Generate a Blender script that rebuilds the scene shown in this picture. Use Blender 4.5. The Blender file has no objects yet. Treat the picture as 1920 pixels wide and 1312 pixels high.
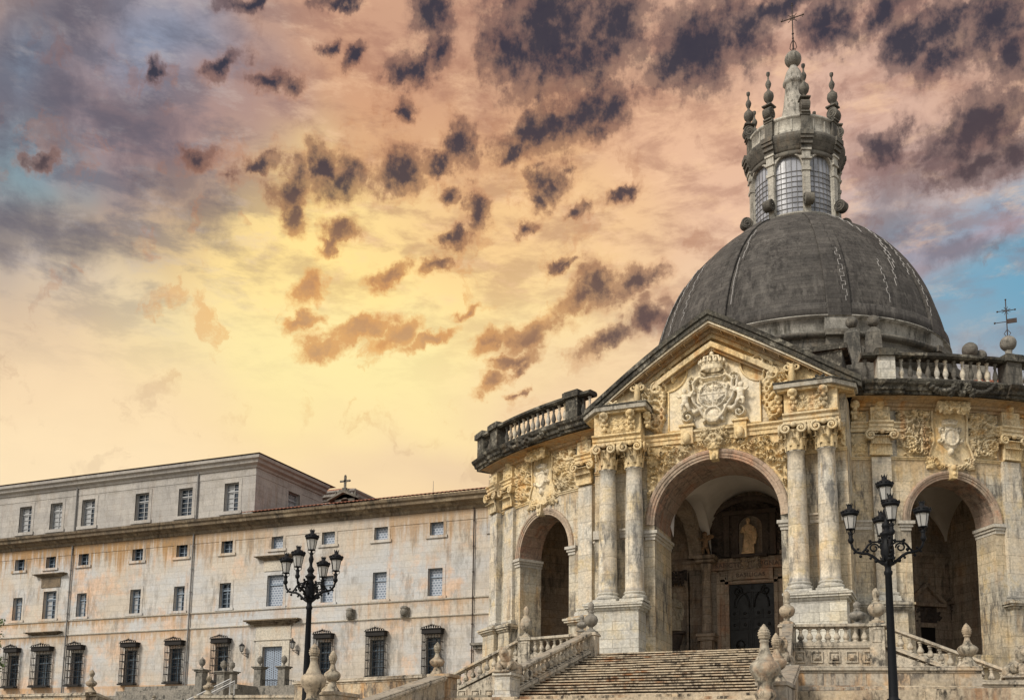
import bpy, math, random
import numpy as np
from mathutils import Vector, Matrix
random.seed(7)
SC = bpy.context.scene
COL = SC.collection
R_ = math.radians

# ---------------------------------------------------------------- camera
ZE = 1.6
EYE = np.array([0.0, 0.0, ZE])
TH, TILT, ROLL, FPX = R_(23.1), R_(8.82), R_(0.7), 1992.0
fw = np.array([-math.sin(TH)*math.cos(TILT), math.cos(TH)*math.cos(TILT), math.sin(TILT)])
r0 = np.array([math.cos(TH), math.sin(TH), 0.0]); u0_ = np.cross(r0, fw)
rt = r0*math.cos(ROLL)+u0_*math.sin(ROLL); up = -r0*math.sin(ROLL)+u0_*math.cos(ROLL)
cam_d = bpy.data.cameras.new('camera'); cam = bpy.data.objects.new('camera', cam_d); COL.objects.link(cam)
cam.matrix_world = Matrix(((rt[0], up[0], -fw[0], 0), (rt[1], up[1], -fw[1], 0), (rt[2], up[2], -fw[2], ZE), (0, 0, 0, 1)))
cam_d.sensor_width = 36; cam_d.lens = 36*FPX/1920; cam_d.shift_y = (1140-656)/1920
cam_d.clip_start = 0.1; cam_d.clip_end = 5000
SC.camera = cam
def ray(x, y): return fw+rt*(x-960)/FPX-up*(y-1140)/FPX
def onY(x, y, Y): d = ray(x, y); p = EYE+d*(Y/d[1]); return p
def onZ(x, y, Z): d = ray(x, y); return EYE+d*((Z-ZE)/d[2])

# ---------------------------------------------------------------- view, sun, sky
SC.view_settings.view_transform = 'Standard'; SC.view_settings.look = 'None'
SC.view_settings.exposure = 0; SC.view_settings.gamma = 1
SC.render.film_transparent = False
try:
    SC.cycles.max_bounces = 5; SC.cycles.diffuse_bounces = 3; SC.cycles.glossy_bounces = 2
    SC.cycles.transparent_max_bounces = 6; SC.cycles.use_adaptive_sampling = True
    SC.cycles.use_denoising = True
except Exception: pass
SUN_EL, SUN_AZ = R_(40), R_(-152)     # azimuth from +Y, clockwise; behind the viewer's left shoulder
sd = bpy.data.lights.new('sun', 'SUN'); sd.energy = 3.15; sd.angle = R_(12); sd.color = (1.0, .92, .80)
sun = bpy.data.objects.new('sun', sd); COL.objects.link(sun)
sdir = Vector((math.sin(SUN_AZ)*math.cos(SUN_EL), math.cos(SUN_AZ)*math.cos(SUN_EL), math.sin(SUN_EL)))
sun.rotation_euler = sdir.to_track_quat('Z', 'Y').to_euler()

def lin(r, g, b):
    f = lambda c: (c/255/12.92 if c/255 <= .04045 else ((c/255+.055)/1.055)**2.4)
    return (f(r), f(g), f(b), 1)
def azel(x, y):
    d = ray(x, y); d = d/np.linalg.norm(d)
    return 10*math.atan2(d[0], d[1]), 10*math.asin(d[2])

world = bpy.data.worlds.new("World"); SC.world = world; world.use_nodes = True
wn = world.node_tree; wn.nodes.clear(); NW = wn.nodes.new; LW = wn.links.new
def wnode(t, **k):
    n = NW(t)
    for a, b in k.items(): setattr(n, a, b)
    return n
def setin(n, *vals):
    for i, v in enumerate(vals):
        if v is None: continue
        if hasattr(v, 'is_linked') or isinstance(v, bpy.types.NodeSocket): LW(v, n.inputs[i])
        else: n.inputs[i].default_value = v
def wm(op, *v):
    n = wnode('ShaderNodeMath', operation=op); setin(n, *v); return n.outputs[0]
def wv(op, *v):
    n = wnode('ShaderNodeVectorMath', operation=op); setin(n, *v)
    return n.outputs['Value'] if op == 'LENGTH' else n.outputs[0]
def wmix(f, a, b):
    n = wnode('ShaderNodeMix', data_type='RGBA')
    for s, v in ((n.inputs[0], f), (n.inputs[6], a), (n.inputs[7], b)):
        if isinstance(v, bpy.types.NodeSocket): LW(v, s)
        else: s.default_value = v
    return n.outputs[2]
def wnoise(vec, sc, det=4, rough=.55, dist=0, out=0):
    n = wnode('ShaderNodeTexNoise', noise_dimensions='2D'); LW(vec, n.inputs['Vector'])
    n.inputs['Scale'].default_value = sc; n.inputs['Detail'].default_value = det
    n.inputs['Roughness'].default_value = rough; n.inputs['Distortion'].default_value = dist
    return n.outputs[out]
def wrange(v, a, b, c=0., d=1., smooth=True):
    n = wnode('ShaderNodeMapRange', interpolation_type='SMOOTHSTEP' if smooth else 'LINEAR')
    for i, q in enumerate((v, a, b, c, d)):
        if isinstance(q, bpy.types.NodeSocket): LW(q, n.inputs[i])
        else: n.inputs[i].default_value = q
    return n.outputs[0]
tc = wnode('ShaderNodeTexCoord')
DIR = tc.outputs['Generated']
sx = wnode('ShaderNodeSeparateXYZ'); LW(DIR, sx.inputs[0])
az = wm('MULTIPLY', wm('ARCTAN2', sx.outputs[0], sx.outputs[1]), 10.)
el = wm('MULTIPLY', wm('ARCSINE', sx.outputs[2]), 10.)
cq = wnode('ShaderNodeCombineXYZ'); LW(az, cq.inputs[0]); LW(el, cq.inputs[1]); Q = cq.outputs[0]
# slow warp of the colour field, quick warp of the cloud edges
nz1 = wnoise(Q, .55, 3, .55, 0, 1)
Q1 = wv('ADD', Q, wv('MULTIPLY', wv('SUBTRACT', nz1, (.5, .5, .5)), (1.6, 1.1, 0)))
nz2 = wnoise(Q, 2.1, 7, .62, .1, 1)
Q2 = wv('ADD', Q, wv('MULTIPLY', wv('SUBTRACT', nz2, (.5, .5, .5)), (.55, .42, 0)))
# colour lobes: pixel centre, radii in px, colour, strength
def lobe(vec, x, y, rx, ry):
    u, v = azel(x, y); k = 10/1992.0
    iu, iv = 1/(rx*k), 1/(ry*k)
    return wv('LENGTH', wv('MULTIPLY_ADD', vec, (iu, iv, 1), (-u*iu, -v*iv, 0)))
col = lin(222, 176, 142)
for x, y, rx, ry, c, s in [
    (1500, 60, 900, 420, (206, 170, 152), .95), (1250, 330, 520, 330, (231, 183, 148), .85), (1330, 600, 460, 330, (226, 190, 168), .9),
    (700, 120, 620, 330, (196, 152, 128), .95), (620, 250, 480, 150, (214, 162, 122), .7),
    (60, 330, 520, 430, (122, 124, 138), .95), (160, 90, 420, 260, (124, 124, 140), .8), (330, 300, 260, 240, (172, 138, 134), .6),
    (330, 60, 120, 90, (128, 148, 176), .7), (90, 300, 90, 110, (132, 158, 172), .7), (75, 375, 90, 50, (126, 158, 168), .6), (20, 60, 70, 130, (116, 140, 164), .6), (0, 450, 330, 90, (126, 128, 140), .75),
    (0, 850, 1000, 360, (245, 219, 180), 1.0), (330, 560, 330, 90, (206, 190, 178), .8), (120, 900, 800, 110, (246, 222, 184), .7),
    (780, 700, 700, 350, (248, 224, 172), 1.0), (760, 560, 430, 260, (250, 224, 160), .9), (600, 490, 420, 190, (255, 224, 146), .75),
    (640, 690, 430, 150, (246, 230, 168), .85), (980, 420, 300, 210, (238, 190, 136), .6), (820, 890, 300, 60, (226, 198, 166), .6), (1060, 760, 300, 120, (234, 200, 166), .7),
    (1640, 250, 260, 260, (208, 174, 162), .6), (1720, 360, 230, 130, (206, 178, 172), .7), (1920, 540, 400, 270, (104, 160, 190), 1.0), (1880, 400, 170, 70, (134, 160, 186), .7), (1830, 450, 150, 40, (176, 156, 166), .7),
]:
    d = lobe(Q1, x, y, rx, ry)
    f = wrange(d, 1.25, .0, 0., s)
    col = wmix(f, col, lin(*c))
# streaky thin cloud texture over everything
rot = wnode('ShaderNodeMapping'); LW(Q, rot.inputs[0]); rot.inputs['Rotation'].default_value = (0, 0, R_(-24)); rot.inputs['Scale'].default_value = (.55, 1.5, 1)
st = wnoise(rot.outputs[0], 2.3, 8, .62, .15)
stc = wrange(st, .42, .66, 0, 1)
upper = wrange(el, 3.2, 5.0, .03, .74)
leftw = wm('MULTIPLY', wrange(az, -6.2, -8.2, 0., .22), wrange(el, 3.1, 4.2))
stf = wm('MULTIPLY', stc, wm('MULTIPLY', wm('ADD', upper, leftw), 1.0))
lm = wrange(az, -5.6, -7.4)
col = wmix(stf, col, wmix(.62, col, wmix(lm, lin(150, 104, 92), lin(96, 98, 114))))
st2 = wnoise(rot.outputs[0], 3.2, 6, .65, .1)
col = wmix(wm('MULTIPLY', wrange(st2, .5, .75), wm('MULTIPLY', upper, .9)), col, wmix(.55, col, wmix(lm, lin(250, 208, 168), lin(186, 178, 180))))
# individual dark clouds; their long axes lean up to the right
CA, SA = math.cos(R_(22)), math.sin(R_(22))
vr = wnode('ShaderNodeVectorRotate', rotation_type='Z_AXIS'); LW(Q2, vr.inputs['Vector']); vr.inputs['Angle'].default_value = -R_(22); QR = vr.outputs[0]
def lobe_r(x, y, rx, ry):
    u, v = azel(x, y); u, v = u*CA+v*SA, -u*SA+v*CA; k = 10/1992.0
    iu, iv = 1/(rx*k), 1/(ry*k)
    return wv('LENGTH', wv('MULTIPLY_ADD', QR, (iu, iv, 1), (-u*iu, -v*iv, 0)))
DK = [(1030,60,120,120),(1105,110,95,50),(950,90,62,75),(1320,80,105,70),(1395,60,55,75),(1260,120,70,48),(1150,60,80,62),(1090,215,105,42),(1150,205,66,36),(1000,250,80,38),(965,285,50,20),
 (1035,340,36,44),(1012,372,26,22),(810,20,52,46),(765,130,46,30),(815,100,40,38),(868,275,42,36),(750,325,64,38),(835,300,55,20),(640,330,60,44),(605,310,34,34),(555,350,44,44),(560,400,24,26),(480,305,50,26),(365,298,42,20),(430,122,44,18),(515,158,44,22),(298,133,22,18),
 (893,395,28,34),(852,442,26,18),(845,360,36,14),(650,440,34,22),(620,462,36,13),(820,498,28,15),(730,512,44,15),(570,545,28,28),(758,215,22,24),(665,112,30,16),(612,92,20,14),
 (1125,530,42,40),(1190,530,62,24),(1090,560,60,26),(1000,625,66,26),(925,650,34,18),(1215,590,60,30),(1130,640,60,20),(960,680,60,12),(880,585,22,8),
 (1755,60,80,40),(1660,30,70,36),(1700,80,60,44),(1770,110,66,34),(1860,45,90,60),(1900,100,60,46),(1620,268,0,0),(1658,268,50,30),(1830,245,105,42),(1880,225,60,44),(1830,305,76,28),(1900,290,60,40),(1560,60,50,40),
 (1175,365,38,12),(912,722,30,15),(967,736,13,9),(600,650,44,20),(740,625,50,24),(580,605,30,12),(680,610,66,14),(800,640,60,10),(1500,-20,160,26),(640,-8,70,14),(470,-6,70,14),(1440,20,60,20),
 (1060,500,40,10),(985,430,24,12),(1050,495,26,14),(1085,400,36,12),(1560,30,60,40)]
# broad veiled masses, upper left
S_ = None
for x, y, rx, ry in [(100,25,110,70),(95,185,80,90),(250,230,90,70),(15,150,60,120),(50,430,150,50),(385,400,70,50),(330,330,90,60),(1640,430,120,40),(1700,330,90,60),(1800,470,90,22),(1230,600,70,30)]:
    d = lobe(Q2, x, y, rx*1.25, ry*1.25); S_ = d if S_ is None else wm('MINIMUM', S_, d)
softn = wnoise(Q, 3.0, 8, .64, .2)
sd_ = wrange(wm('ADD', S_, wm('MULTIPLY', wm('SUBTRACT', softn, .5), 1.5)), 1.15, .15, 0., .72)
col = wmix(sd_, col, wmix(.72, col, lin(84, 80, 94)))
D = None
for x, y, rx, ry in DK + [(70,298,30,15)]:
    if rx == 0: continue
    k_ = 1.25 if rx > 72 else 1.02; d = lobe_r(x, y, rx*k_+3, ry*k_*.95+3)
    D = d if D is None else wm('MINIMUM', D, d)
fine = wnoise(Q, 4.6, 8, .64, .1)
Df = wm('ADD', D, wm('MULTIPLY', wm('SUBTRACT', fine, .5), .95))
Dg = wm('ADD', Df, wm('MULTIPLY', wm('SUBTRACT', wnoise(Q, 13.0, 5, .68), .5), .62))
dens = wrange(Dg, 1.07, .66)
fringe = wm('MULTIPLY', wrange(Dg, 1.42, .95), .42)
fin2 = wnoise(wv('ADD', Q, (.04, -.08, 0)), 4.6, 5, .6, .1)
core = wrange(wm('ADD', Dg, wm('MULTIPLY', wm('SUBTRACT', fin2, fine), 1.1)), .80, .12)
# glow: how close to the hidden sun (cloud rims burn orange there)
gl = wrange(lobe(Q1, 660, 640, 480, 210), 1.1, .35)
glw = wrange(lobe(Q1, 680, 500, 900, 420), 1.1, .3)
rim = wmix(gl, wmix(.55, col, wmix(glw, lin(128, 96, 92), lin(190, 124, 82))), lin(224, 160, 92))
gtop = wrange(el, 4.2, 6.2)
corec = wmix(gl, wmix(gtop, lin(92, 74, 74), lin(46, 50, 66)), lin(176, 128, 96))
# small drifting scraps
sc_n = wnoise(wv('ADD', Q2, (3.1, 7.7, 0)), 1.9, 7, .6, .3)
scr = wm('MULTIPLY', wrange(sc_n, .57, .70), wrange(el, 2.2, 4.6, .22, .6))
col = wmix(scr, col, rim)
cloudc = wmix(core, wmix(.40, rim, corec), corec)
col = wmix(fringe, col, rim)
col = wmix(wm('MULTIPLY', dens, wrange(lobe(Q1, 620, 660, 420, 170), .2, 1.2, .72, .95)), col, cloudc)
# the half of the sky behind the viewer: bright even cloud, cooler overhead
bk = wv('DOT_PRODUCT', DIR, (0.39, -0.92, 0.0))
bn = wnode('ShaderNodeVectorMath', operation='DOT_PRODUCT'); LW(DIR, bn.inputs[0]); bn.inputs[1].default_value = (0.39, -0.92, 0.18)
wn.nodes.remove(bk.node)
front = wnode('ShaderNodeVectorMath', operation='DOT_PRODUCT'); LW(DIR, front.inputs[0]); front.inputs[1].default_value = tuple(float(q) for q in (fw*.9+np.array([0, 0, .35])))
outside = wrange(front.outputs['Value'], .78, .35)
sky = wnode('ShaderNodeTexSky'); sky.sky_type = 'NISHITA'; sky.sun_disc = False
sky.sun_elevation = SUN_EL; sky.sun_rotation = SUN_AZ; sky.air_density = 1.0; sky.dust_density = 2.0
skc = wnode('ShaderNodeVectorMath', operation='SCALE'); LW(sky.outputs[0], skc.inputs[0]); skc.inputs['Scale'].default_value = .05
veil = wv('ADD', skc.outputs[0], (.64, .62, .58))
veil = wv('MULTIPLY', veil, wmix(wrange(wnoise(DIR, 2.5, 5, .6), .35, .65), (1.12, 1.1, 1.06, 1), (.86, .87, .9, 1)))
col = wv('MULTIPLY', col, (1.09, 1.08, 1.05))
col = wmix(outside, col, veil)
col = wmix(wrange(el, 0.0, -.4), col, (.16, .15, .13, 1))
bg = wnode('ShaderNodeBackground'); LW(col, bg.inputs[0]); bg.inputs[1].default_value = 1.0
wo = wnode('ShaderNodeOutputWorld'); LW(bg.outputs[0], wo.inputs[0])
world.cycles.sampling_method = 'MANUAL'; world.cycles.sample_map_resolution = 256

# ================================================================= helpers
XA, YC, RP, ZF = -9.9, 68.0, 20.3, 6.4

def thing(name, label, cat, loc=(0, 0, 0), rz=0, group=None, kind=None):
    o = bpy.data.objects.new(name, None); COL.objects.link(o); o.empty_display_size = .3
    o.location = loc; o.rotation_euler = (0, 0, rz)
    tag(o, label, cat, group, kind); return o
def tag(o, label=None, cat=None, group=None, kind=None):
    if label: o['label'] = label
    if cat: o['category'] = cat
    if group: o['group'] = group
    if kind: o['kind'] = kind
    return o
def part(name, parent, loc=(0, 0, 0), rz=0):
    o = bpy.data.objects.new(name, None); COL.objects.link(o); o.parent = parent; o.location = loc; o.rotation_euler = (0, 0, rz)
    o.empty_display_size = .2; return o
def copy_tree(o, parent=None, loc=None, rz=None):
    c = o.copy(); COL.objects.link(c); c.parent = parent
    if loc is not None: c.location = loc
    if rz is not None: c.rotation_euler = (0, 0, rz)
    for ch in list(o.children): copy_tree(ch, c)
    return c

class MB:
    def __init__(s): s.v = []; s.f = []; s.uv = []; s.sm = []
    def quad_grid(s, P, uv=None, smooth=True, mask=None, closed_u=False):
        """P: array [nu, nv, 3]"""
        P = np.asarray(P, float); nu, nv = P.shape[:2]; b = len(s.v)
        s.v.extend(map(tuple, P.reshape(-1, 3).tolist()))
        iu = nu if closed_u else nu-1
        for i in range(iu):
            i2 = (i+1) % nu
            for j in range(nv-1):
                if mask is not None and not mask[i, j]: continue
                s.f.append((b+i*nv+j, b+i2*nv+j, b+i2*nv+j+1, b+i*nv+j+1)); s.sm.append(smooth)
                if uv is None: s.uv.append(None)
                else:
                    s.uv.append((uv(i, j), uv(i+1, j), uv(i+1, j+1), uv(i, j+1)))
    def face(s, pts, uv=None, smooth=False):
        b = len(s.v); s.v.extend([tuple(map(float, p)) for p in pts]); s.f.append(tuple(range(b, b+len(pts)))); s.uv.append(uv); s.sm.append(smooth)
    def box(s, x0, x1, y0, y1, z0, z1, mp=None, n=1):
        """box in (u, d, z) space; mp maps (u,z,d) to the world; n slices along u"""
        if mp is None: mp = lambda u, z, d: (u, d, z)
        us = [x0+(x1-x0)*i/n for i in range(n+1)]
        for a, b in zip(us[:-1], us[1:]):
            s.face([mp(a, z0, y0), mp(b, z0, y0), mp(b, z1, y0), mp(a, z1, y0)], [(a, z0), (b, z0), (b, z1), (a, z1)])
            s.face([mp(b, z0, y1), mp(a, z0, y1), mp(a, z1, y1), mp(b, z1, y1)], [(b, z0), (a, z0), (a, z1), (b, z1)])
            s.face([mp(a, z1, y0), mp(b, z1, y0), mp(b, z1, y1), mp(a, z1, y1)], [(a, y0), (b, y0), (b, y1), (a, y1)])
            s.face([mp(a, z0, y1), mp(b, z0, y1), mp(b, z0, y0), mp(a, z0, y0)], [(a, y1), (b, y1), (b, y0), (a, y0)])
        s.face([mp(x0, z0, y1), mp(x0, z0, y0), mp(x0, z1, y0), mp(x0, z1, y1)], [(y1, z0), (y0, z0), (y0, z1), (y1, z1)])
        s.face([mp(x1, z0, y0), mp(x1, z0, y1), mp(x1, z1, y1), mp(x1, z1, y0)], [(y0, z0), (y1, z0), (y1, z1), (y0, z1)])
    def sweep(s, mp, path, prof, closed=True, cap=True, uvk=1.0):
        """path: list of u ; prof: closed list of (d, z). Straight or curved along mp."""
        n = len(prof); ring = []
        for u in path: ring.append([mp(u, z, d) for d, z in prof])
        L = [0]
        for a, b in zip(prof, prof[1:]+prof[:1]): L.append(L[-1]+math.hypot(a[0]-b[0], a[1]-b[1]))
        for i in range(len(path)-1):
            for j in range(n if closed else n-1):
                k = (j+1) % n
                s.face([ring[i][j], ring[i+1][j], ring[i+1][k], ring[i][k]], [(path[i], L[j]), (path[i+1], L[j]), (path[i+1], L[j+1]), (path[i], L[j+1])])
        if cap and closed:
            s.face(ring[0][::-1]); s.face(ring[-1])
    def lathe(s, prof, n=16, c=(0, 0, 0), sx=1, sy=1, mod=None, smooth=True, a0=0, a1=2*math.pi, uvr=None):
        m = len(prof); full = abs(a1-a0-2*math.pi) < 1e-6
        A = np.linspace(a0, a1, n+1)[:n if full else n+1]
        P = np.zeros((len(A), m, 3))
        for j, (r, z) in enumerate(prof):
            for i, a in enumerate(A):
                rr = r*(mod(a, j/(m-1), z) if mod else 1)
                P[i, j] = (c[0]+sx*rr*math.sin(a), c[1]-sy*rr*math.cos(a), c[2]+z)
        R = uvr or max(r for r, z in prof); da = (a1-a0)/n
        Ls = [0]
        for a, b in zip(prof[:-1], prof[1:]): Ls.append(Ls[-1]+math.hypot(a[0]-b[0], a[1]-b[1]))
        zz = [c[2]+prof[0][1]+l for l in Ls]
        s.quad_grid(P, uv=lambda i, j: (R*(a0+i*da), zz[j]), smooth=smooth, closed_u=full)
    def tube(s, pts, r, n=6, cap=True):
        pts = [Vector(p) for p in pts]; m = len(pts)
        rs = r if isinstance(r, (list, tuple)) else [r]*m
        prev = None; P = np.zeros((n, m, 3))
        for j in range(m):
            t = (pts[min(j+1, m-1)]-pts[max(j-1, 0)]).normalized()
            if prev is None: prev = t.orthogonal().normalized()
            nrm = (prev-t*prev.dot(t)).normalized() if (prev-t*prev.dot(t)).length > 1e-5 else t.orthogonal().normalized()
            prev = nrm; b = t.cross(nrm)
            for i in range(n):
                a = 2*math.pi*i/n
                P[i, j] = pts[j]+(nrm*math.cos(a)+b*math.sin(a))*rs[j]
        s.quad_grid(P, closed_u=True)
        if cap:
            s.face(P[::-1, 0]); s.face(P[:, -1])
    def ball(s, c, r, n=10, m=7, sx=1, sy=1, sz=1, mod=None):
        s.lathe([(max(r*math.sin(math.pi*j/m), 1e-4), -r*sz*math.cos(math.pi*j/m)) for j in range(m+1)], n, c, sx, sy, mod)
    def polybar(s, poly, y0, y1, mp=None):
        """extrude polygon given in (u,z) from depth y0 to y1"""
        if mp is None: mp = lambda u, z, d: (u, d, z)
        n = len(poly)
        s.face([mp(u, z, y0) for u, z in poly], [(u, z) for u, z in poly])
        s.face([mp(u, z, y1) for u, z in poly][::-1], [(u, z) for u, z in poly][::-1])
        for i in range(n):
            a, b = poly[i], poly[(i+1) % n]
            s.face([mp(a[0], a[1], y1), mp(b[0], b[1], y1), mp(b[0], b[1], y0), mp(a[0], a[1], y0)])
    def build(s, name, mat, parent=None, loc=None, rz=None, fix=True, rnd=None):
        me = bpy.data.meshes.new(name); me.from_pydata(s.v, [], s.f); me.validate(clean_customdata=False)
        if len(me.polygons) == len(s.f):
            lay = me.uv_layers.new(name='UVMap')
            uvs = np.zeros((len(me.loops), 2), np.float32); k = 0
            V = s.v
            for f, uv in zip(s.f, s.uv):
                n = len(f)
                if uv is None:
                    p0, p1, p2 = V[f[0]], V[f[1]], V[f[2]]
                    ax, ay, az = p1[0]-p0[0], p1[1]-p0[1], p1[2]-p0[2]; bx, by, bz = p2[0]-p0[0], p2[1]-p0[1], p2[2]-p0[2]
                    nx, ny, nzz = ay*bz-az*by, az*bx-ax*bz, ax*by-ay*bx; l = math.sqrt(nx*nx+ny*ny+nzz*nzz) or 1
                    nx /= l; ny /= l; nzz /= l
                    if abs(nzz) > .75:
                        for q in f: uvs[k] = V[q][0], V[q][1]; k += 1
                    else:
                        h = math.hypot(nx, ny) or 1
                        for q in f: uvs[k] = (-V[q][0]*ny+V[q][1]*nx)/h, V[q][2]; k += 1
                else:
                    for q in uv: uvs[k] = q; k += 1
            lay.data.foreach_set('uv', uvs.ravel())
            me.polygons.foreach_set('use_smooth', np.array(s.sm, bool))
        if mat: me.materials.append(mat)
        me.update()
        o = bpy.data.objects.new(name, me); COL.objects.link(o); o.parent = parent
        if loc is not None: o.location = loc
        if rz is not None: o.rotation_euler = (0, 0, rz)
        return o

def weld(o, sharp=40, dist=.0008):
    import bmesh
    bm = bmesh.new(); bm.from_mesh(o.data); bmesh.ops.remove_doubles(bm, verts=bm.verts, dist=dist)
    bmesh.ops.recalc_face_normals(bm, faces=bm.faces); bm.to_mesh(o.data); bm.free()
    return o
def bevel(o, w=.012, seg=1):
    weld(o); m = o.modifiers.new('b', 'BEVEL'); m.width = w; m.segments = seg; m.limit_method = 'ANGLE'; m.angle_limit = R_(40); return o
def remesh(o, vox=.03, smooth=2):
    m = o.modifiers.new('r', 'REMESH'); m.mode = 'VOXEL'; m.voxel_size = vox; m.use_smooth_shade = True
    if smooth:
        q = o.modifiers.new('s', 'SMOOTH'); q.iterations = smooth; q.factor = .5
    return o

def arc(u, z, d):
    a = u/RP; r = RP-d
    return (XA+r*math.sin(a), YC-r*math.cos(a), z)
def flat(Y0, X0=XA):
    return lambda u, z, d: (X0+u, Y0+d, z)
def rng(a, b, n): return [a+(b-a)*i/n for i in range(n+1)]

def arch_wall(mb, mp, u0, u1, z0, z1, uc, r, zs, dep, n=20, nu=6, zb=None, back=True, rv=None):
    """wall u0..u1, z0..z1 with a round-headed opening centred uc, half width r, springing zs, thickness dep"""
    zb = z0 if zb is None else zb
    for d, fl in ((0, 0), (dep, 1)) if back else ((0, 0),):
        for a, b in ((u0, uc-r), (uc+r, u1)):
            if b-a < 1e-4: continue
            us = rng(a, b, nu)
            for p, q in zip(us[:-1], us[1:]):
                F = [(p, z0), (q, z0), (q, z1), (p, z1)]
                if fl: F = F[::-1]
                mb.face([mp(x, z, d) for x, z in F], F)
        A = [math.pi*(1-i/n) for i in range(n+1)]
        pts = [(uc+r*math.cos(a), zs+r*math.sin(a)) for a in A]
        for p, q in zip(pts[:-1], pts[1:]):
            F = [p, q, (q[0], z1), (p[0], z1)]
            if fl: F = F[::-1]
            mb.face([mp(x, z, d) for x, z in F], F)
        if zb > z0:
            us = rng(uc-r, uc+r, nu)
            for p, q in zip(us[:-1], us[1:]):
                F = [(p, z0), (q, z0), (q, zb), (p, zb)]
                if fl: F = F[::-1]
                mb.face([mp(x, z, d) for x, z in F], F)
    # reveals
    path = [(uc-r, zb), (uc-r, zs)]+pts[1:-1]+[(uc+r, zs), (uc+r, zb)]
    L = 0
    for p, q in zip(path[:-1], path[1:]):
        l = math.hypot(p[0]-q[0], p[1]-q[1])
        (rv if rv is not None and max(p[1], q[1]) > zs+.01 else mb).face([mp(p[0], p[1], 0), mp(p[0], p[1], dep), mp(q[0], q[1], dep), mp(q[0], q[1], 0)], [(0, L), (dep, L), (dep, L+l), (0, L+l)])
        L += l

def arch_sweep(mb, mp, uc, zs, r, prof, n=28, a0=0, a1=math.pi, zbot=None):
    """prof: list of (dr, d) forming an open strip, swept round the arch"""
    A = [a1+(a0-a1)*i/n for i in range(n+1)]
    rows = []
    if zbot is not None: rows.append([mp(uc-(r+dr), zbot, d) for dr, d in prof])
    for a in A: rows.append([mp(uc+(r+dr)*math.cos(a), zs+(r+dr)*math.sin(a), d) for dr, d in prof])
    if zbot is not None: rows.append([mp(uc+(r+dr), zbot, d) for dr, d in prof])
    L = [0]
    for i in range(1, len(rows)): L.append(L[-1]+math.dist(rows[i-1][0], rows[i][0]))
    for i in range(len(rows)-1):
        for j in range(len(prof)-1):
            mb.face([rows[i][j], rows[i+1][j], rows[i+1][j+1], rows[i][j+1]], [(L[i], j*.13), (L[i+1], j*.13), (L[i+1], j*.13+.13), (L[i], j*.13+.13)])

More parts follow.
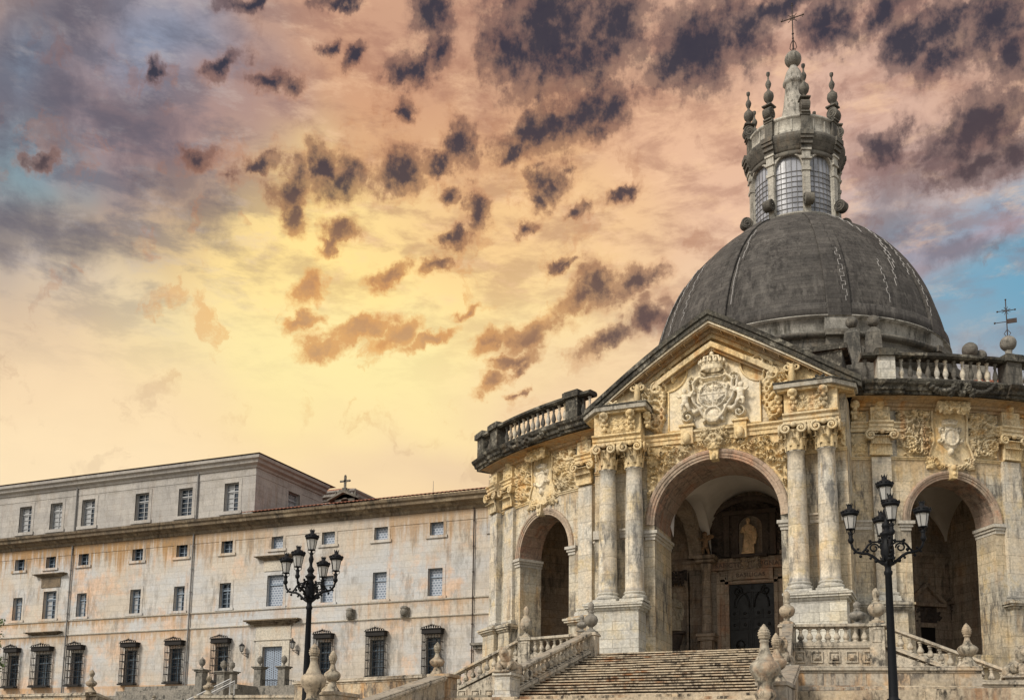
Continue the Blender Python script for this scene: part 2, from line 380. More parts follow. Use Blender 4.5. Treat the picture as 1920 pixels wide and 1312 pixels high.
# ---------------------------------------------------------------- carved relief fields (height in 0..1)
class Carve:
    def __init__(s, u0, u1, z0, z1, res, seed):
        s.nu = max(4, int((u1-u0)/res)); s.nz = max(4, int((z1-z0)/res))
        s.u = np.linspace(u0, u1, s.nu+1); s.z = np.linspace(z0, z1, s.nz+1)
        s.U, s.Z = np.meshgrid(s.u, s.z, indexing='ij'); s.H = np.zeros_like(s.U); s.r = np.random.default_rng(seed)
    def put(s, h): s.H = np.maximum(s.H, h)
    def rosette(s, u, z, R, k=5, ph=0):
        dx, dz = s.U-u, s.Z-z; rho = np.hypot(dx, dz)/R; th = np.arctan2(dz, dx)
        pet = .62+.38*np.abs(np.cos(k*th/2+ph)); h = np.clip((pet-rho)/.35, 0, 1)*(.75+.25*np.cos(rho*9))
        s.put(np.where(rho < pet, h, 0)); s.put(np.clip(1.15-rho*5, 0, 1))
    def scroll(s, u, z, R, cw=1, ph=0, turns=1.6):
        dx, dz = (s.U-u)*cw, s.Z-z; rho = np.hypot(dx, dz)/R; th = np.arctan2(dz, dx)+ph
        w = rho*turns-th/(2*math.pi); f = np.abs(w-np.round(w))*2
        h = np.clip((.62-f)*3, 0, 1)*np.clip((1-rho)*6, 0, 1)
        s.put(h*.95); s.put(np.clip(1.3-rho*4.5, 0, 1))
    def leaf(s, u, z, L, W, a, bend=0.):
        dx, dz = s.U-u, s.Z-z; p = dx*math.cos(a)+dz*math.sin(a); q = -dx*math.sin(a)+dz*math.cos(a)
        t = p/L; q = q-bend*L*t*t; w = W*np.sqrt(np.clip(t*(1-t)*4, 0, 1))*(1-.35*np.abs(np.sin(t*13)))
        e = np.abs(q)/np.maximum(w, 1e-4)
        h = np.where((t > 0) & (t < 1) & (e < 1), (1-e**2)**.5*(.72+.28*t)*(1-.35*np.exp(-(e/.16)**2)), 0)
        s.put(h)
    def blob(s, u, z, a, b=None, hgt=1.):
        b = b or a; q = ((s.U-u)/a)**2+((s.Z-z)/b)**2
        s.put(np.sqrt(np.clip(1-q, 0, 1))*hgt)
    def ring(s, u, z, a, b, w, hgt=.8, beads=0):
        th = np.arctan2((s.Z-z)/b, (s.U-u)/a); q = np.sqrt(((s.U-u)/a)**2+((s.Z-z)/b)**2)
        e = np.abs(q-1)*min(a, b)/w
        m = (.6+.4*np.abs(np.sin(beads*th))) if beads else 1
        s.put(np.sqrt(np.clip(1-e*e, 0, 1))*hgt*m)
    def line(s, pts, w, hgt=.7):
        for (x0, y0), (x1, y1) in zip(pts[:-1], pts[1:]):
            vx, vy = x1-x0, y1-y0; L2 = vx*vx+vy*vy
            t = np.clip(((s.U-x0)*vx+(s.Z-y0)*vy)/L2, 0, 1); e = np.hypot(s.U-x0-t*vx, s.Z-y0-t*vy)/w
            s.put(np.sqrt(np.clip(1-e*e, 0, 1))*hgt)
    def garland(s, u, z, W, drop, n=9, rr=.13):
        for i in range(n):
            t = i/(n-1)*2-1
            x, y = u+t*W, z-drop*(1-t*t); R = rr*(1.25-.5*abs(t))
            s.blob(x, y, R, R, .95); s.blob(x+R*.5, y+R*.45, R*.55, None, .8); s.blob(x-R*.5, y-R*.4, R*.55, None, .85)
    def foliage(s, n, s0, s1, box=None, sym=None, ok=None):
        u0, u1, z0, z1 = box or (s.u[0], s.u[-1], s.z[0], s.z[-1])
        for _ in range(n):
            u = s.r.uniform(u0, u1); z = s.r.uniform(z0, z1); R = s.r.uniform(s0, s1); k = s.r.random(); a = s.r.uniform(0, 6.28); b = s.r.uniform(-.5, .5)
            if ok is not None and not ok(u, z): continue
            for m in ((1, -1) if sym is not None else (1,)):
                uu = u if m == 1 else 2*sym-u; aa = a if m == 1 else math.pi-a
                if k < .24: s.scroll(uu, z, R, m, a)
                elif k < .34: s.rosette(uu, z, R*.8, 5, a)
                elif k < .85: s.leaf(uu, z, R*1.5, R*.42, aa, b*m)
                else: s.blob(uu, z, R*.4)
    def mesh(s, mp, d0, amp, mask=None, clip=None, base=True, mb=None):
        H = s.H*amp; n = s.r.normal(size=H.shape)*.006*np.minimum(1, s.H*4); H = H+n
        H[0, :] = H[-1, :] = 0; H[:, 0] = H[:, -1] = 0
        mb = mb or MB(); P = np.zeros(H.shape+(3,))
        for i in range(H.shape[0]):
            for j in range(H.shape[1]): P[i, j] = mp(s.U[i, j], s.Z[i, j], d0-H[i, j])
        M = None
        if mask is not None:
            uc = (s.U[:-1, :-1]+s.U[1:, 1:])/2; zc = (s.Z[:-1, :-1]+s.Z[1:, 1:])/2; M = mask(uc, zc)
        if clip is not None:
            hm = np.maximum(np.maximum(s.H[:-1, :-1], s.H[1:, 1:]), np.maximum(s.H[1:, :-1], s.H[:-1, 1:])) > clip
            M = hm if M is None else (M & hm)
        mb.quad_grid(P, uv=lambda i, j: (s.u[min(i, s.nu)], s.z[min(j, s.nz)]), mask=M)
        return mb

# ================================================================= materials
def rgb(h): return h if len(h) == 4 else (*h, 1)
class NT:
    def __init__(s, name):
        s.m = bpy.data.materials.new(name); s.m.use_nodes = True; s.t = s.m.node_tree; s.t.nodes.clear()
    def n(s, t, **k):
        q = s.t.nodes.new(t)
        for a, b in k.items(): setattr(q, a, b)
        return q
    def put(s, sock, v):
        if isinstance(v, bpy.types.NodeSocket): s.t.links.new(v, sock)
        elif v is not None: sock.default_value = v
    def math(s, op, *v):
        q = s.n('ShaderNodeMath', operation=op)
        for i, x in enumerate(v): s.put(q.inputs[i], x)
        return q.outputs[0]
    def mix(s, f, a, b, mode='MIX'):
        q = s.n('ShaderNodeMix', data_type='RGBA', blend_type=mode)
        s.put(q.inputs[0], f); s.put(q.inputs[6], a); s.put(q.inputs[7], b); return q.outputs[2]
    def noise(s, vec, sc, det=4, rough=.55, dist=0):
        q = s.n('ShaderNodeTexNoise'); s.put(q.inputs['Vector'], vec); s.put(q.inputs['Scale'], sc); s.put(q.inputs['Detail'], det)
        s.put(q.inputs['Roughness'], rough); s.put(q.inputs['Distortion'], dist); return q.outputs[0]
    def rg(s, v, a, b, c=0., d=1.):
        q = s.n('ShaderNodeMapRange', interpolation_type='SMOOTHSTEP')
        for i, x in enumerate((v, a, b, c, d)): s.put(q.inputs[i], x)
        return q.outputs[0]
    def sc(s, vec, x, y, z, off=(0, 0, 0)):
        q = s.n('ShaderNodeMapping'); s.put(q.inputs[0], vec); q.inputs['Scale'].default_value = (x, y, z); q.inputs['Location'].default_value = off; return q.outputs[0]

def stone(name, c1, c2, c3=None, brick=None, stain=(.30, .17, .06), stain_amt=.4, dirt=(.035, .032, .028), dirt_amt=.35,
          top=.6, rough=.9, bump=.35, mortar=.5, bvar=.18, sc=1.0, bands=(), streak=1.0, pscale=1.0, speck=1.0, xg=None):
    """weathered stone. c1..c3 natural tones, stain = rust run-off colour, dirt = dark lichen, top = lichen on upward faces"""
    M = NT(name); tc = M.n('ShaderNodeTexCoord'); geo = M.n('ShaderNodeNewGeometry')
    P = geo.outputs['Position']; UV = tc.outputs['UV']
    c = M.mix(M.rg(M.noise(M.sc(P, .35*sc, .35*sc, .5*sc), 1.0, 6, .62), .40, .62), rgb(c1), rgb(c2))
    if c3: c = M.mix(M.rg(M.noise(M.sc(P, .8*sc, .8*sc, .8*sc, (5, 3, 1)), 1.0, 7, .68), .52, .66, 0, .8), c, rgb(c3))
    fac = None
    if brick:
        b = M.n('ShaderNodeTexBrick', offset=.5, squash=1.0); M.put(b.inputs['Vector'], UV)
        b.inputs['Color1'].default_value = (1-bvar, 1-bvar, 1-bvar, 1); b.inputs['Color2'].default_value = (1+bvar*.55, 1+bvar*.5, 1+bvar*.4, 1); b.inputs['Mortar'].default_value = (mortar, mortar*.97, mortar*.93, 1)
        b.inputs['Scale'].default_value = 1; b.inputs['Mortar Size'].default_value = .011; b.inputs['Mortar Smooth'].default_value = .3; b.inputs['Bias'].default_value = 0
        b.inputs['Brick Width'].default_value = brick[0]; b.inputs['Row Height'].default_value = brick[1]
        c = M.mix(1.0, c, b.outputs['Color'], 'MULTIPLY'); fac = b.outputs['Fac']
    # rust-coloured run-off streaks (tall thin noise)
    s1 = M.noise(M.sc(P, 2.3*streak, 2.3*streak, .22*streak), 1.0, 5, .6); s2 = M.noise(M.sc(P, .4, .4, .4, (9, 0, 4)), 1.0, 3)
    c = M.mix(M.math('MULTIPLY', M.math('MULTIPLY', M.rg(s1, .48, .66), M.rg(s2, .42, .62)), stain_amt), c, rgb(stain))
    # run-off below ledges: (z of the ledge, reach, colour, strength)
    if bands:
        sz = M.n('ShaderNodeSeparateXYZ'); M.put(sz.inputs[0], P); Z = sz.outputs[2]
        run = M.noise(M.sc(P, 3.2, 3.2, .10, (3, 3, 3)), 1.0, 6, .65); big = M.noise(M.sc(P, .12, .12, .02, (1, 8, 1)), 1.0, 2)
        for zt, reach, colr, amt in bands:
            low = M.math('SUBTRACT', zt, M.math('MULTIPLY', reach, M.rg(run, .30, .72, .25, 1.1)))
            fz = M.math('MULTIPLY', M.rg(Z, low, M.math('ADD', low, reach*.55)), M.math('LESS_THAN', Z, zt))
            c = M.mix(M.math('MULTIPLY', fz, M.math('MULTIPLY', M.rg(big, .38, .58, .25, 1.) if xg is None else M.math('MAXIMUM', M.rg(big, .48, .62, .1, .7), M.rg(sz.outputs[0], xg[0], xg[1])), amt)), c, rgb(colr))
    # dark lichen patches and streaks
    d1 = M.noise(M.sc(P, 3.4*pscale**.5, 3.4*pscale**.5, .9*pscale, (2, 7, 3)), 1.0, 8, .72); d2 = M.noise(M.sc(P, .55*pscale, .55*pscale, .38*pscale, (4, 4, 4)), 1.0, 4)
    c = M.mix(M.math('MULTIPLY', M.math('MULTIPLY', M.rg(d1, .45, .61), M.rg(d2, .38, .60)), dirt_amt), c, rgb(dirt))
    # speckle
    fn = M.noise(P, 9.0, 6, .7); c = M.mix(1.0, c, M.mix(M.rg(fn, .30, .70), (1-.28*speck, 1-.28*speck, 1-.29*speck, 1), (1+.18*speck, 1+.17*speck, 1+.14*speck, 1)), 'MULTIPLY')
    pit = M.noise(P, 22.0, 4, .7); c = M.mix(M.rg(pit, .62, .74, 0, .45), c, rgb(tuple(x*.35 for x in c1[:3])))
    if top:
        sp = M.n('ShaderNodeSeparateXYZ'); M.put(sp.inputs[0], geo.outputs['Normal'])
        tn = M.noise(P, 4.0, 6, .7)
        c = M.mix(M.math('MULTIPLY', M.rg(M.math('ADD', sp.outputs[2], M.math('MULTIPLY', tn, .5)), .75, 1.05), top), c, rgb(tuple(x*1.5 for x in dirt[:3])))
    h = M.math('ADD', M.math('MULTIPLY', fn, .5), M.math('MULTIPLY', M.noise(P, 2.6, 6, .65), .8))
    if fac is not None: h = M.math('SUBTRACT', h, M.math('MULTIPLY', fac, .9))
    bp = M.n('ShaderNodeBump'); bp.inputs['Strength'].default_value = bump; bp.inputs['Distance'].default_value = .04; M.put(bp.inputs['Height'], h)
    sh = M.n('ShaderNodeBsdfPrincipled'); M.put(sh.inputs['Base Color'], c); sh.inputs['Roughness'].default_value = rough; sh.inputs['Specular IOR Level'].default_value = .25
    M.put(sh.inputs['Normal'], bp.outputs[0])
    o = M.n('ShaderNodeOutputMaterial'); M.put(o.inputs[0], sh.outputs[0])
    return M.m
def plain(name, c, rough=.5, metal=0., spec=.5, var=.15, emis=None, bump=.0, nsc=6.):
    M = NT(name); geo = M.n('ShaderNodeNewGeometry'); P = geo.outputs['Position']
    n = M.noise(P, nsc, 5, .65)
    cc = M.mix(M.rg(n, .3, .7), rgb(tuple(x*(1-var) for x in c[:3])), rgb(tuple(min(1, x*(1+var)) for x in c[:3])))
    sh = M.n('ShaderNodeBsdfPrincipled'); M.put(sh.inputs['Base Color'], cc); sh.inputs['Metallic'].default_value = metal
    M.put(sh.inputs['Roughness'], M.rg(n, .3, .7, max(.02, rough-.08), min(1, rough+.08))); sh.inputs['Specular IOR Level'].default_value = spec
    if bump:
        bp = M.n('ShaderNodeBump'); bp.inputs['Strength'].default_value = bump; bp.inputs['Distance'].default_value = .02; M.put(bp.inputs['Height'], n); M.put(sh.inputs['Normal'], bp.outputs[0])
    o = M.n('ShaderNodeOutputMaterial'); M.put(o.inputs[0], sh.outputs[0]); return M.m

ST = {}
ST['wall'] = stone('portico_ashlar', (.58, .49, .35), (.50, .47, .40), (.60, .47, .27), brick=(1.05, .46), stain=(.45, .26, .10), stain_amt=.55, dirt=(.09, .085, .08), dirt_amt=.85, top=.6, bands=((15.8, 1.6, (.46, .30, .13), .5), (12.45, 1.6, (.17, .14, .11), .45), (8.9, 1.2, (.17, .15, .12), .4)))
ST['column'] = stone('column_stone', (.60, .53, .42), (.53, .51, .46), (.62, .51, .32), brick=(3.2, .82), stain=(.42, .27, .12), stain_amt=.45, dirt=(.12, .12, .12), dirt_amt=.8, mortar=.55)
ST['carved'] = stone('carved_golden_stone', (.70, .54, .30), (.62, .52, .35), (.64, .42, .18), stain=(.42, .19, .05), stain_amt=.6, dirt=(.10, .08, .055), dirt_amt=.6, top=.25, bump=.5)
ST['pale'] = stone('pale_carved_stone', (.74, .64, .46), (.66, .60, .49), None, stain=(.55, .38, .18), stain_amt=.4, dirt=(.22, .21, .19), dirt_amt=.5, top=.2)
ST['slab'] = stone('grey_canopy_stone', (.40, .37, .31), (.33, .31, .27), None, stain=(.30, .22, .12), stain_amt=.4, dirt=(.10, .095, .085), dirt_amt=.8, top=.8)
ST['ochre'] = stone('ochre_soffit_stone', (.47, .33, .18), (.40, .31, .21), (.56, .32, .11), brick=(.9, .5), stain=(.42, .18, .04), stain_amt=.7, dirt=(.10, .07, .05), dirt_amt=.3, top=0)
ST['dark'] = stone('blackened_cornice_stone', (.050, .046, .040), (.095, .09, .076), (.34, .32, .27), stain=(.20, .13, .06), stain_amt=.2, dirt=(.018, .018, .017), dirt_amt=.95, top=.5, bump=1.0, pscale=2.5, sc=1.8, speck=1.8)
ST['arch'] = stone('pink_arch_stone', (.40, .30, .23), (.44, .36, .28), (.46, .27, .18), brick=(.95, .55), stain=(.36, .16, .08), stain_amt=.55, dirt=(.09, .08, .07), dirt_amt=.5, top=0)
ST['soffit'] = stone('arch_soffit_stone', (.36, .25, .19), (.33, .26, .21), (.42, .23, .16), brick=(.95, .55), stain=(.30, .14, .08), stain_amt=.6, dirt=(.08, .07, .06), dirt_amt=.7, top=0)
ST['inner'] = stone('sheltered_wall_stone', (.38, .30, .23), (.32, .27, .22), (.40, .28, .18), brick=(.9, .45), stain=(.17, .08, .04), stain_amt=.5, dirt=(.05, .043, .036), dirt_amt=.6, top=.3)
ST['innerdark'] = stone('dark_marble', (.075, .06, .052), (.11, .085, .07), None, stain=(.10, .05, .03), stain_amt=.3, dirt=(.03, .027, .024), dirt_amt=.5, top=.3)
ST['plaster'] = plain('grey_vault_plaster', (.60, .56, .51), .95, 0, .2, .10, nsc=.8)
ST['block'] = stone('white_block_stone', (.56, .54, .48), (.50, .49, .46), (.56, .50, .38), brick=(.82, .40), stain=(.42, .27, .12), stain_amt=.25, dirt=(.12, .115, .11), dirt_amt=.35, top=.55)
ST['stairwall'] = stone('stair_balustrade_stone', (.52, .46, .37), (.44, .40, .33), (.55, .42, .28), stain=(.34, .20, .10), stain_amt=.35, dirt=(.075, .07, .062), dirt_amt=1.0, top=.5, bump=.8, pscale=2.2)
ST['parapet'] = stone('parapet_stone', (.48, .40, .29), (.44, .40, .34), (.50, .34, .20), brick=(1.3, .75), stain=(.46, .26, .11), stain_amt=.8, dirt=(.11, .10, .09), dirt_amt=.9, top=.6, bump=.7, pscale=1.6)
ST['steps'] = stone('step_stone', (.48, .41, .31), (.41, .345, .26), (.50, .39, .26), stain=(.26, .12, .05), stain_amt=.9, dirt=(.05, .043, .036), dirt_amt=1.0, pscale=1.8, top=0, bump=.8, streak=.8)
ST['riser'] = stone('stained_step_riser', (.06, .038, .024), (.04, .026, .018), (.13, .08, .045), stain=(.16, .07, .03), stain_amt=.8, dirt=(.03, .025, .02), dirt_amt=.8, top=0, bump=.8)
ST['urn'] = stone('finial_stone', (.42, .35, .26), (.36, .33, .27), (.40, .28, .19), stain=(.28, .15, .08), stain_amt=.4, dirt=(.06, .056, .048), dirt_amt=1.0, top=.4, bump=1.0, sc=2, pscale=3.5)
ST['urndark'] = stone('dark_finial_stone', (.26, .24, .21), (.20, .19, .17), None, stain=(.22, .16, .10), stain_amt=.2, dirt=(.06, .06, .055), dirt_amt=.9, top=.4, bump=1.0, sc=2, pscale=3.)
ST['dome'] = stone('dome_covering', (.066, .062, .059), (.092, .086, .081), (.048, .045, .043), brick=(1.6, .34), stain=(.15, .14, .13), stain_amt=.5, dirt=(.028, .026, .025), dirt_amt=.85, top=0, bvar=.22, mortar=.38, bump=.4)
ST['drum'] = stone('drum_stone', (.115, .107, .095), (.17, .16, .14), (.07, .066, .06), brick=(1.1, .4), stain=(.20, .14, .09), stain_amt=.3, dirt=(.04, .04, .038), dirt_amt=.85, top=.5)
ST['drumwhite'] = stone('whitewashed_drum_band', (.40, .385, .35), (.22, .21, .19), (.12, .115, .10), stain=(.09, .085, .07), stain_amt=1.0, dirt=(.06, .06, .058), dirt_amt=.8, top=0)
ST['lantern'] = stone('lantern_stone', (.50, .48, .43), (.42, .40, .36), (.22, .21, .19), brick=(.8, .5), stain=(.22, .17, .12), stain_amt=.35, dirt=(.09, .088, .08), dirt_amt=.6, top=.5)
ST['wing'] = stone('wing_ashlar', (.50, .45, .385), (.475, .485, .495), (.62, .44, .315), brick=(1.25, .42), stain=(.46, .26, .12), stain_amt=.42, dirt=(.17, .155, .135), dirt_amt=.5, top=.4, mortar=.80, bvar=.07, sc=.40, speck=.45, xg=(-42, -50), bands=((17.65, 3.0, (.33, .20, .09), .95), (12.1, .65, (.36, .22, .10), .7), (11.04, 1.0, (.40, .25, .12), .6), (7.3, 1.4, (.50, .27, .10), .55)))
ST['wingtop'] = stone('attic_ashlar', (.37, .355, .34), (.42, .40, .375), (.33, .31, .285), brick=(1.25, .42), speck=.5, stain=(.30, .22, .15), stain_amt=.25, dirt=(.14, .13, .12), dirt_amt=.35, top=.4, mortar=.78, bvar=.08)
ST['wingside'] = ST['wingtop']
ST['wingcor'] = stone('wing_cornice_stone', (.20, .155, .105), (.15, .12, .09), (.32, .26, .18), stain=(.07, .045, .028), stain_amt=1.0, streak=1.6, dirt=(.055, .05, .04), dirt_amt=.8, top=.5)
ST['surround'] = stone('window_surround_stone', (.52, .48, .41), (.46, .44, .40), None, stain=(.45, .28, .13), stain_amt=.35, dirt=(.2, .18, .16), dirt_amt=.3, top=.3, bump=.2)
ST['tile'] = plain('clay_roof_tile', (.23, .095, .06), .85, 0, .2, .35, bump=.6, nsc=5)
ST['iron'] = plain('black_iron', (.018, .018, .02), .45, .6, .5, .25)
ST['lampblack'] = plain('black_painted_cast_iron', (.007, .008, .010), .6, .0, .15, .25, bump=.15, nsc=18)
ST['cage'] = plain('black_window_cage_iron', (.016, .014, .013), .7, .1, .3, .3)
ST['rust'] = plain('rusty_iron', (.05, .035, .03), .7, .3, .4, .3)
ST['bluedoor'] = plain('grey_blue_paint', (.24, .29, .36), .6, 0, .4, .12, nsc=3)
ST['blueframe'] = plain('blue_grey_window_paint', (.20, .25, .31), .5, 0, .4, .12)
ST['darkframe'] = plain('dull_blue_window_paint', (.07, .10, .13), .5, 0, .4, .12)
ST['whiteframe'] = plain('white_window_paint', (.33, .34, .35), .5, 0, .4, .08)
ST['door'] = plain('dark_carved_door_wood', (.010, .009, .008), .45, 0, .3, .3)
ST['letters'] = plain('shallow_cut_letter_paint', (.15, .115, .09), .9, 0, .2, .2)
ST['spire'] = stone('spire_stone', (.40, .375, .33), (.33, .31, .28), (.22, .21, .19), stain=(.20, .15, .10), stain_amt=.6, dirt=(.09, .085, .075), dirt_amt=.9, top=.3, pscale=2)
ST['mortar'] = plain('white_repair_mortar', (.30, .29, .28), .9, 0, .2, .2)
ST['pipe'] = plain('grey_drain_pipe', (.17, .165, .16), .6, 0, .4, .2)
ST['grass'] = plain('court_gravel', (.22, .20, .16), .95, 0, .1, .3)
ST['steel'] = plain('white_painted_rail', (.60, .60, .59), .4, 0, .5, .08)
def glassy(name, c, rough=.12, var=.35, nsc=.9):
    M = NT(name); geo = M.n('ShaderNodeNewGeometry'); P = geo.outputs['Position']
    n = M.noise(P, nsc, 3, .6)
    cc = M.mix(M.rg(n, .35, .65), rgb(tuple(x*(1-var) for x in c[:3])), rgb(tuple(x*(1+var) for x in c[:3])))
    sh = M.n('ShaderNodeBsdfPrincipled'); M.put(sh.inputs['Base Color'], cc); sh.inputs['Roughness'].default_value = rough; sh.inputs['Specular IOR Level'].default_value = .5
    bp = M.n('ShaderNodeBump'); bp.inputs['Strength'].default_value = .06; bp.inputs['Distance'].default_value = .05; M.put(bp.inputs['Height'], M.noise(P, 3., 2)); M.put(sh.inputs['Normal'], bp.outputs[0])
    o = M.n('ShaderNodeOutputMaterial'); M.put(o.inputs[0], sh.outputs[0]); return M.m
ST['glass'] = glassy('dark_window_glass', (.022, .032, .045))
ST['lglass'] = glassy('lantern_window_glass', (.26, .27, .30), .25, .25)
def lattice_mat():
    M = NT('pale_lattice_screen'); tc = M.n('ShaderNodeTexCoord'); UV = tc.outputs['UV']
    b = M.n('ShaderNodeTexBrick', offset=.5); M.put(b.inputs['Vector'], UV); b.inputs['Scale'].default_value = 1
    b.inputs['Color1'].default_value = (.13, .165, .22, 1); b.inputs['Color2'].default_value = (.18, .22, .28, 1); b.inputs['Mortar'].default_value = (.38, .42, .48, 1)
    b.inputs['Mortar Size'].default_value = .03; b.inputs['Brick Width'].default_value = .22; b.inputs['Row Height'].default_value = .16
    sh = M.n('ShaderNodeBsdfPrincipled'); M.put(sh.inputs['Base Color'], b.outputs['Color']); sh.inputs['Roughness'].default_value = .3
    o = M.n('ShaderNodeOutputMaterial'); M.put(o.inputs[0], sh.outputs[0]); return M.m
ST['lattice'] = lattice_mat()
def milk_mat():
    M = NT('milky_lamp_glass'); sh = M.n('ShaderNodeBsdfPrincipled'); sh.inputs['Base Color'].default_value = (.62, .62, .60, 1); sh.inputs['Roughness'].default_value = .25
    tr = M.n('ShaderNodeBsdfTranslucent'); tr.inputs[0].default_value = (.75, .74, .70, 1)
    mx = M.n('ShaderNodeMixShader'); mx.inputs[0].default_value = .45; M.put(mx.inputs[1], sh.outputs[0]); M.put(mx.inputs[2], tr.outputs[0])
    o = M.n('ShaderNodeOutputMaterial'); M.put(o.inputs[0], mx.outputs[0]); return M.m
ST['milk'] = milk_mat()

# ================================================================= BASILICA
bas = thing('basilica', 'domed stone basilica with three-arched curved portico, carved pediment and tall lantern', 'basilica', (0, 0, 0))
def ph(deg): return R_(deg)*RP
FC = flat(46.55)            # wall plane of the projecting centre bay, u = offset from axis
PH_END = 43.0
UA, RA, ZSA = ph(29.03), 1.98, 12.92     # side arches
# --- walls
w = MB()
for s in (-1, 1):
    u0, u1 = sorted((s*ph(16.2), s*ph(PH_END)))
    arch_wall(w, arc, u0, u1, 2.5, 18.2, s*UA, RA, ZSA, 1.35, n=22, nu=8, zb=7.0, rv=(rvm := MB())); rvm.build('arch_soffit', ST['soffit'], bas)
    x = s*5.76      # return of the centre bay
    F = [(46.55, ZF), (48.7, ZF), (48.7, 18.2), (46.55, 18.2)]
    w.face([(XA+x, y, z) for y, z in F], F)
    # end return running back to the wing
    xe, ye, _ = arc(s*ph(PH_END), 0, 0)
    F = [(ye, ZF-2), (60, ZF-2), (60, 18.2), (ye, 18.2)]
    w.face([(xe, y, z) for y, z in F], F)
arch_wall(w, FC, -5.75, 5.75, ZF, 16.72, 0, 2.86, 13.0, 3.0, n=30, nu=3, rv=(rvm := MB()))
w.box(-5.75, 5.75, 0, 3.0, 16.72, 18.2, FC)
wall = w.build('portico_wall', ST['wall'], bas); rvm.build('arch_soffit', ST['soffit'], bas)
# --- archivolts
def archivolt(mp, uc, zs, r, name='archivolt', k=1.0):
    m = MB()
    arch_sweep(m, mp, uc, zs, r, [(.0, .25), (.0, -.05*k), (.10, -.06*k), (.11, -.10*k), (.22*k, -.11*k), (.24*k, -.15*k), (.34*k, -.17*k), (.40*k, -.13*k), (.42*k, .01)], n=34, zbot=zs-.02)
    o = m.build(name, ST['arch'], bas); weld(o); return o
archivolt(FC, 0, 13.0, 2.86)
for s in (-1, 1): archivolt(arc, s*UA, ZSA, RA, k=.85)
# --- impost mouldings (wrap the piers)
IMP = [(0.0, 0), (-.06, .02), (-.06, .16), (-.10, .20), (-.14, .30), (-.20, .34), (-.20, .42), (0, .44)]
def impost(mp, a, b, z, n=4, name='impost'):
    m = MB(); m.sweep(mp, rng(a, b, n), [(d, z+h-.42) for d, h in IMP]+[(.02, z-.42)]); return m
def wrapbox(mp, a, b, z, dep, ext=.12):
    """moulded block covering u a..b and the depth of the pier"""
    m = MB()
    for e, z0, z1 in ((.05, z-.42, z-.27), (.11, z-.27, z-.14), (.18, z-.14, z)):
        m.box(a-e, b+e, -e, dep, z0, z1, mp, 3)
    return m
for s in (-1, 1):
    a, b = sorted((s*2.88, s*3.25)); wrapbox(FC, a, b, 12.72, 3.0).build('impost', ST['surround'], bas)
    for a, b in ((22.3, 23.35), (34.7, 35.9)):
        p, q = sorted((s*ph(a), s*ph(b))); wrapbox(arc, p, q, 12.9, 1.4).build('impost', ST['surround'], bas)
    m = impost(arc, s*ph(16.5) if s > 0 else -ph(18.6), s*ph(18.6) if s > 0 else -ph(16.5), 12.9); m.build('impost', ST['surround'], bas)
    m = impost(FC, *sorted((s*4.1, s*4.5)), 12.9, 2); m.box(*sorted((s*5.42, s*5.8)), -.12, .3, 12.5, 12.9, FC); m.build('impost', ST['surround'], bas)

# --- plinths, pedestals
def plinth(mp, a, b, dout, z0, z1, n=4, dep=3.0, mat='block'):
    m = MB()
    m.box(a, b, -dout, dep, z0, z1-.44, mp, n)
    for e, h0, h1 in ((.04, .44, .40), (.09, .40, .30), (.20, .30, .20), (.26, .20, .10), (.12, .10, .04), (.06, .04, 0)):
        m.box(a-e, b+e, -dout-e, dep, z1-h0, z1-h1, mp, n)
    m.box(a-.10, b+.10, -dout-.10, dep, z0, z0+.35, mp, n)
    return m
for s in (-1, 1):
    p = plinth(FC, *sorted((s*3.30, s*5.62)), 1.22, ZF, 9.33, 2, .6).build('column_pedestal', ST['block'], bas)
    plinth(arc, *sorted((s*ph(16.6), s*ph(18.2))), .22, 3., 9.25, 2, .5).build('plinth', ST['wall'], bas)
    plinth(arc, *sorted((s*ph(18.4), s*ph(22.2))), .42, 3., 9.25, 4, .5).build('plinth', ST['wall'], bas)
    plinth(arc, *sorted((s*ph(35.7), s*ph(39.0))), .42, 3., 9.45, 4, .5).build('plinth', ST['wall'], bas)
    plinth(arc, *sorted((s*ph(39.3), s*ph(43.3))), .62, 3., 9.45, 4, .6).build('plinth', ST['wall'], bas)

# --- columns
def col_shaft():
    m = MB(); P = []
    for i in range(15):
        t = i/14; r = .435-.075*t**1.8; P.append((r, 9.86+t*5.66))
    m.lathe([(.455, 9.80), (.45, 9.86)]+P+[(.40, 15.54), (.40, 15.60), (.34, 15.62)], 28)
    return m
def col_base():
    m = MB(); m.box(-.56, .56, -.56, .56, 9.33, 9.45)
    m.lathe([(.50, 9.45), (.56, 9.48), (.575, 9.54), (.55, 9.61), (.47, 9.64), (.46, 9.69), (.50, 9.72), (.51, 9.76), (.47, 9.80), (.3, 9.81)], 28)
    return m
def spiral_pts(c, R, turns, plane, sgn=1, n=26):
    out = []
    for i in range(n+1):
        t = i/n; r = R*(1-.82*t); a = sgn*t*turns*2*math.pi+math.pi/2
        u, z = r*math.cos(a), r*math.sin(a)
        out.append((c[0]+plane[0]*u, c[1]+plane[1]*u, c[2]+z))
    return out
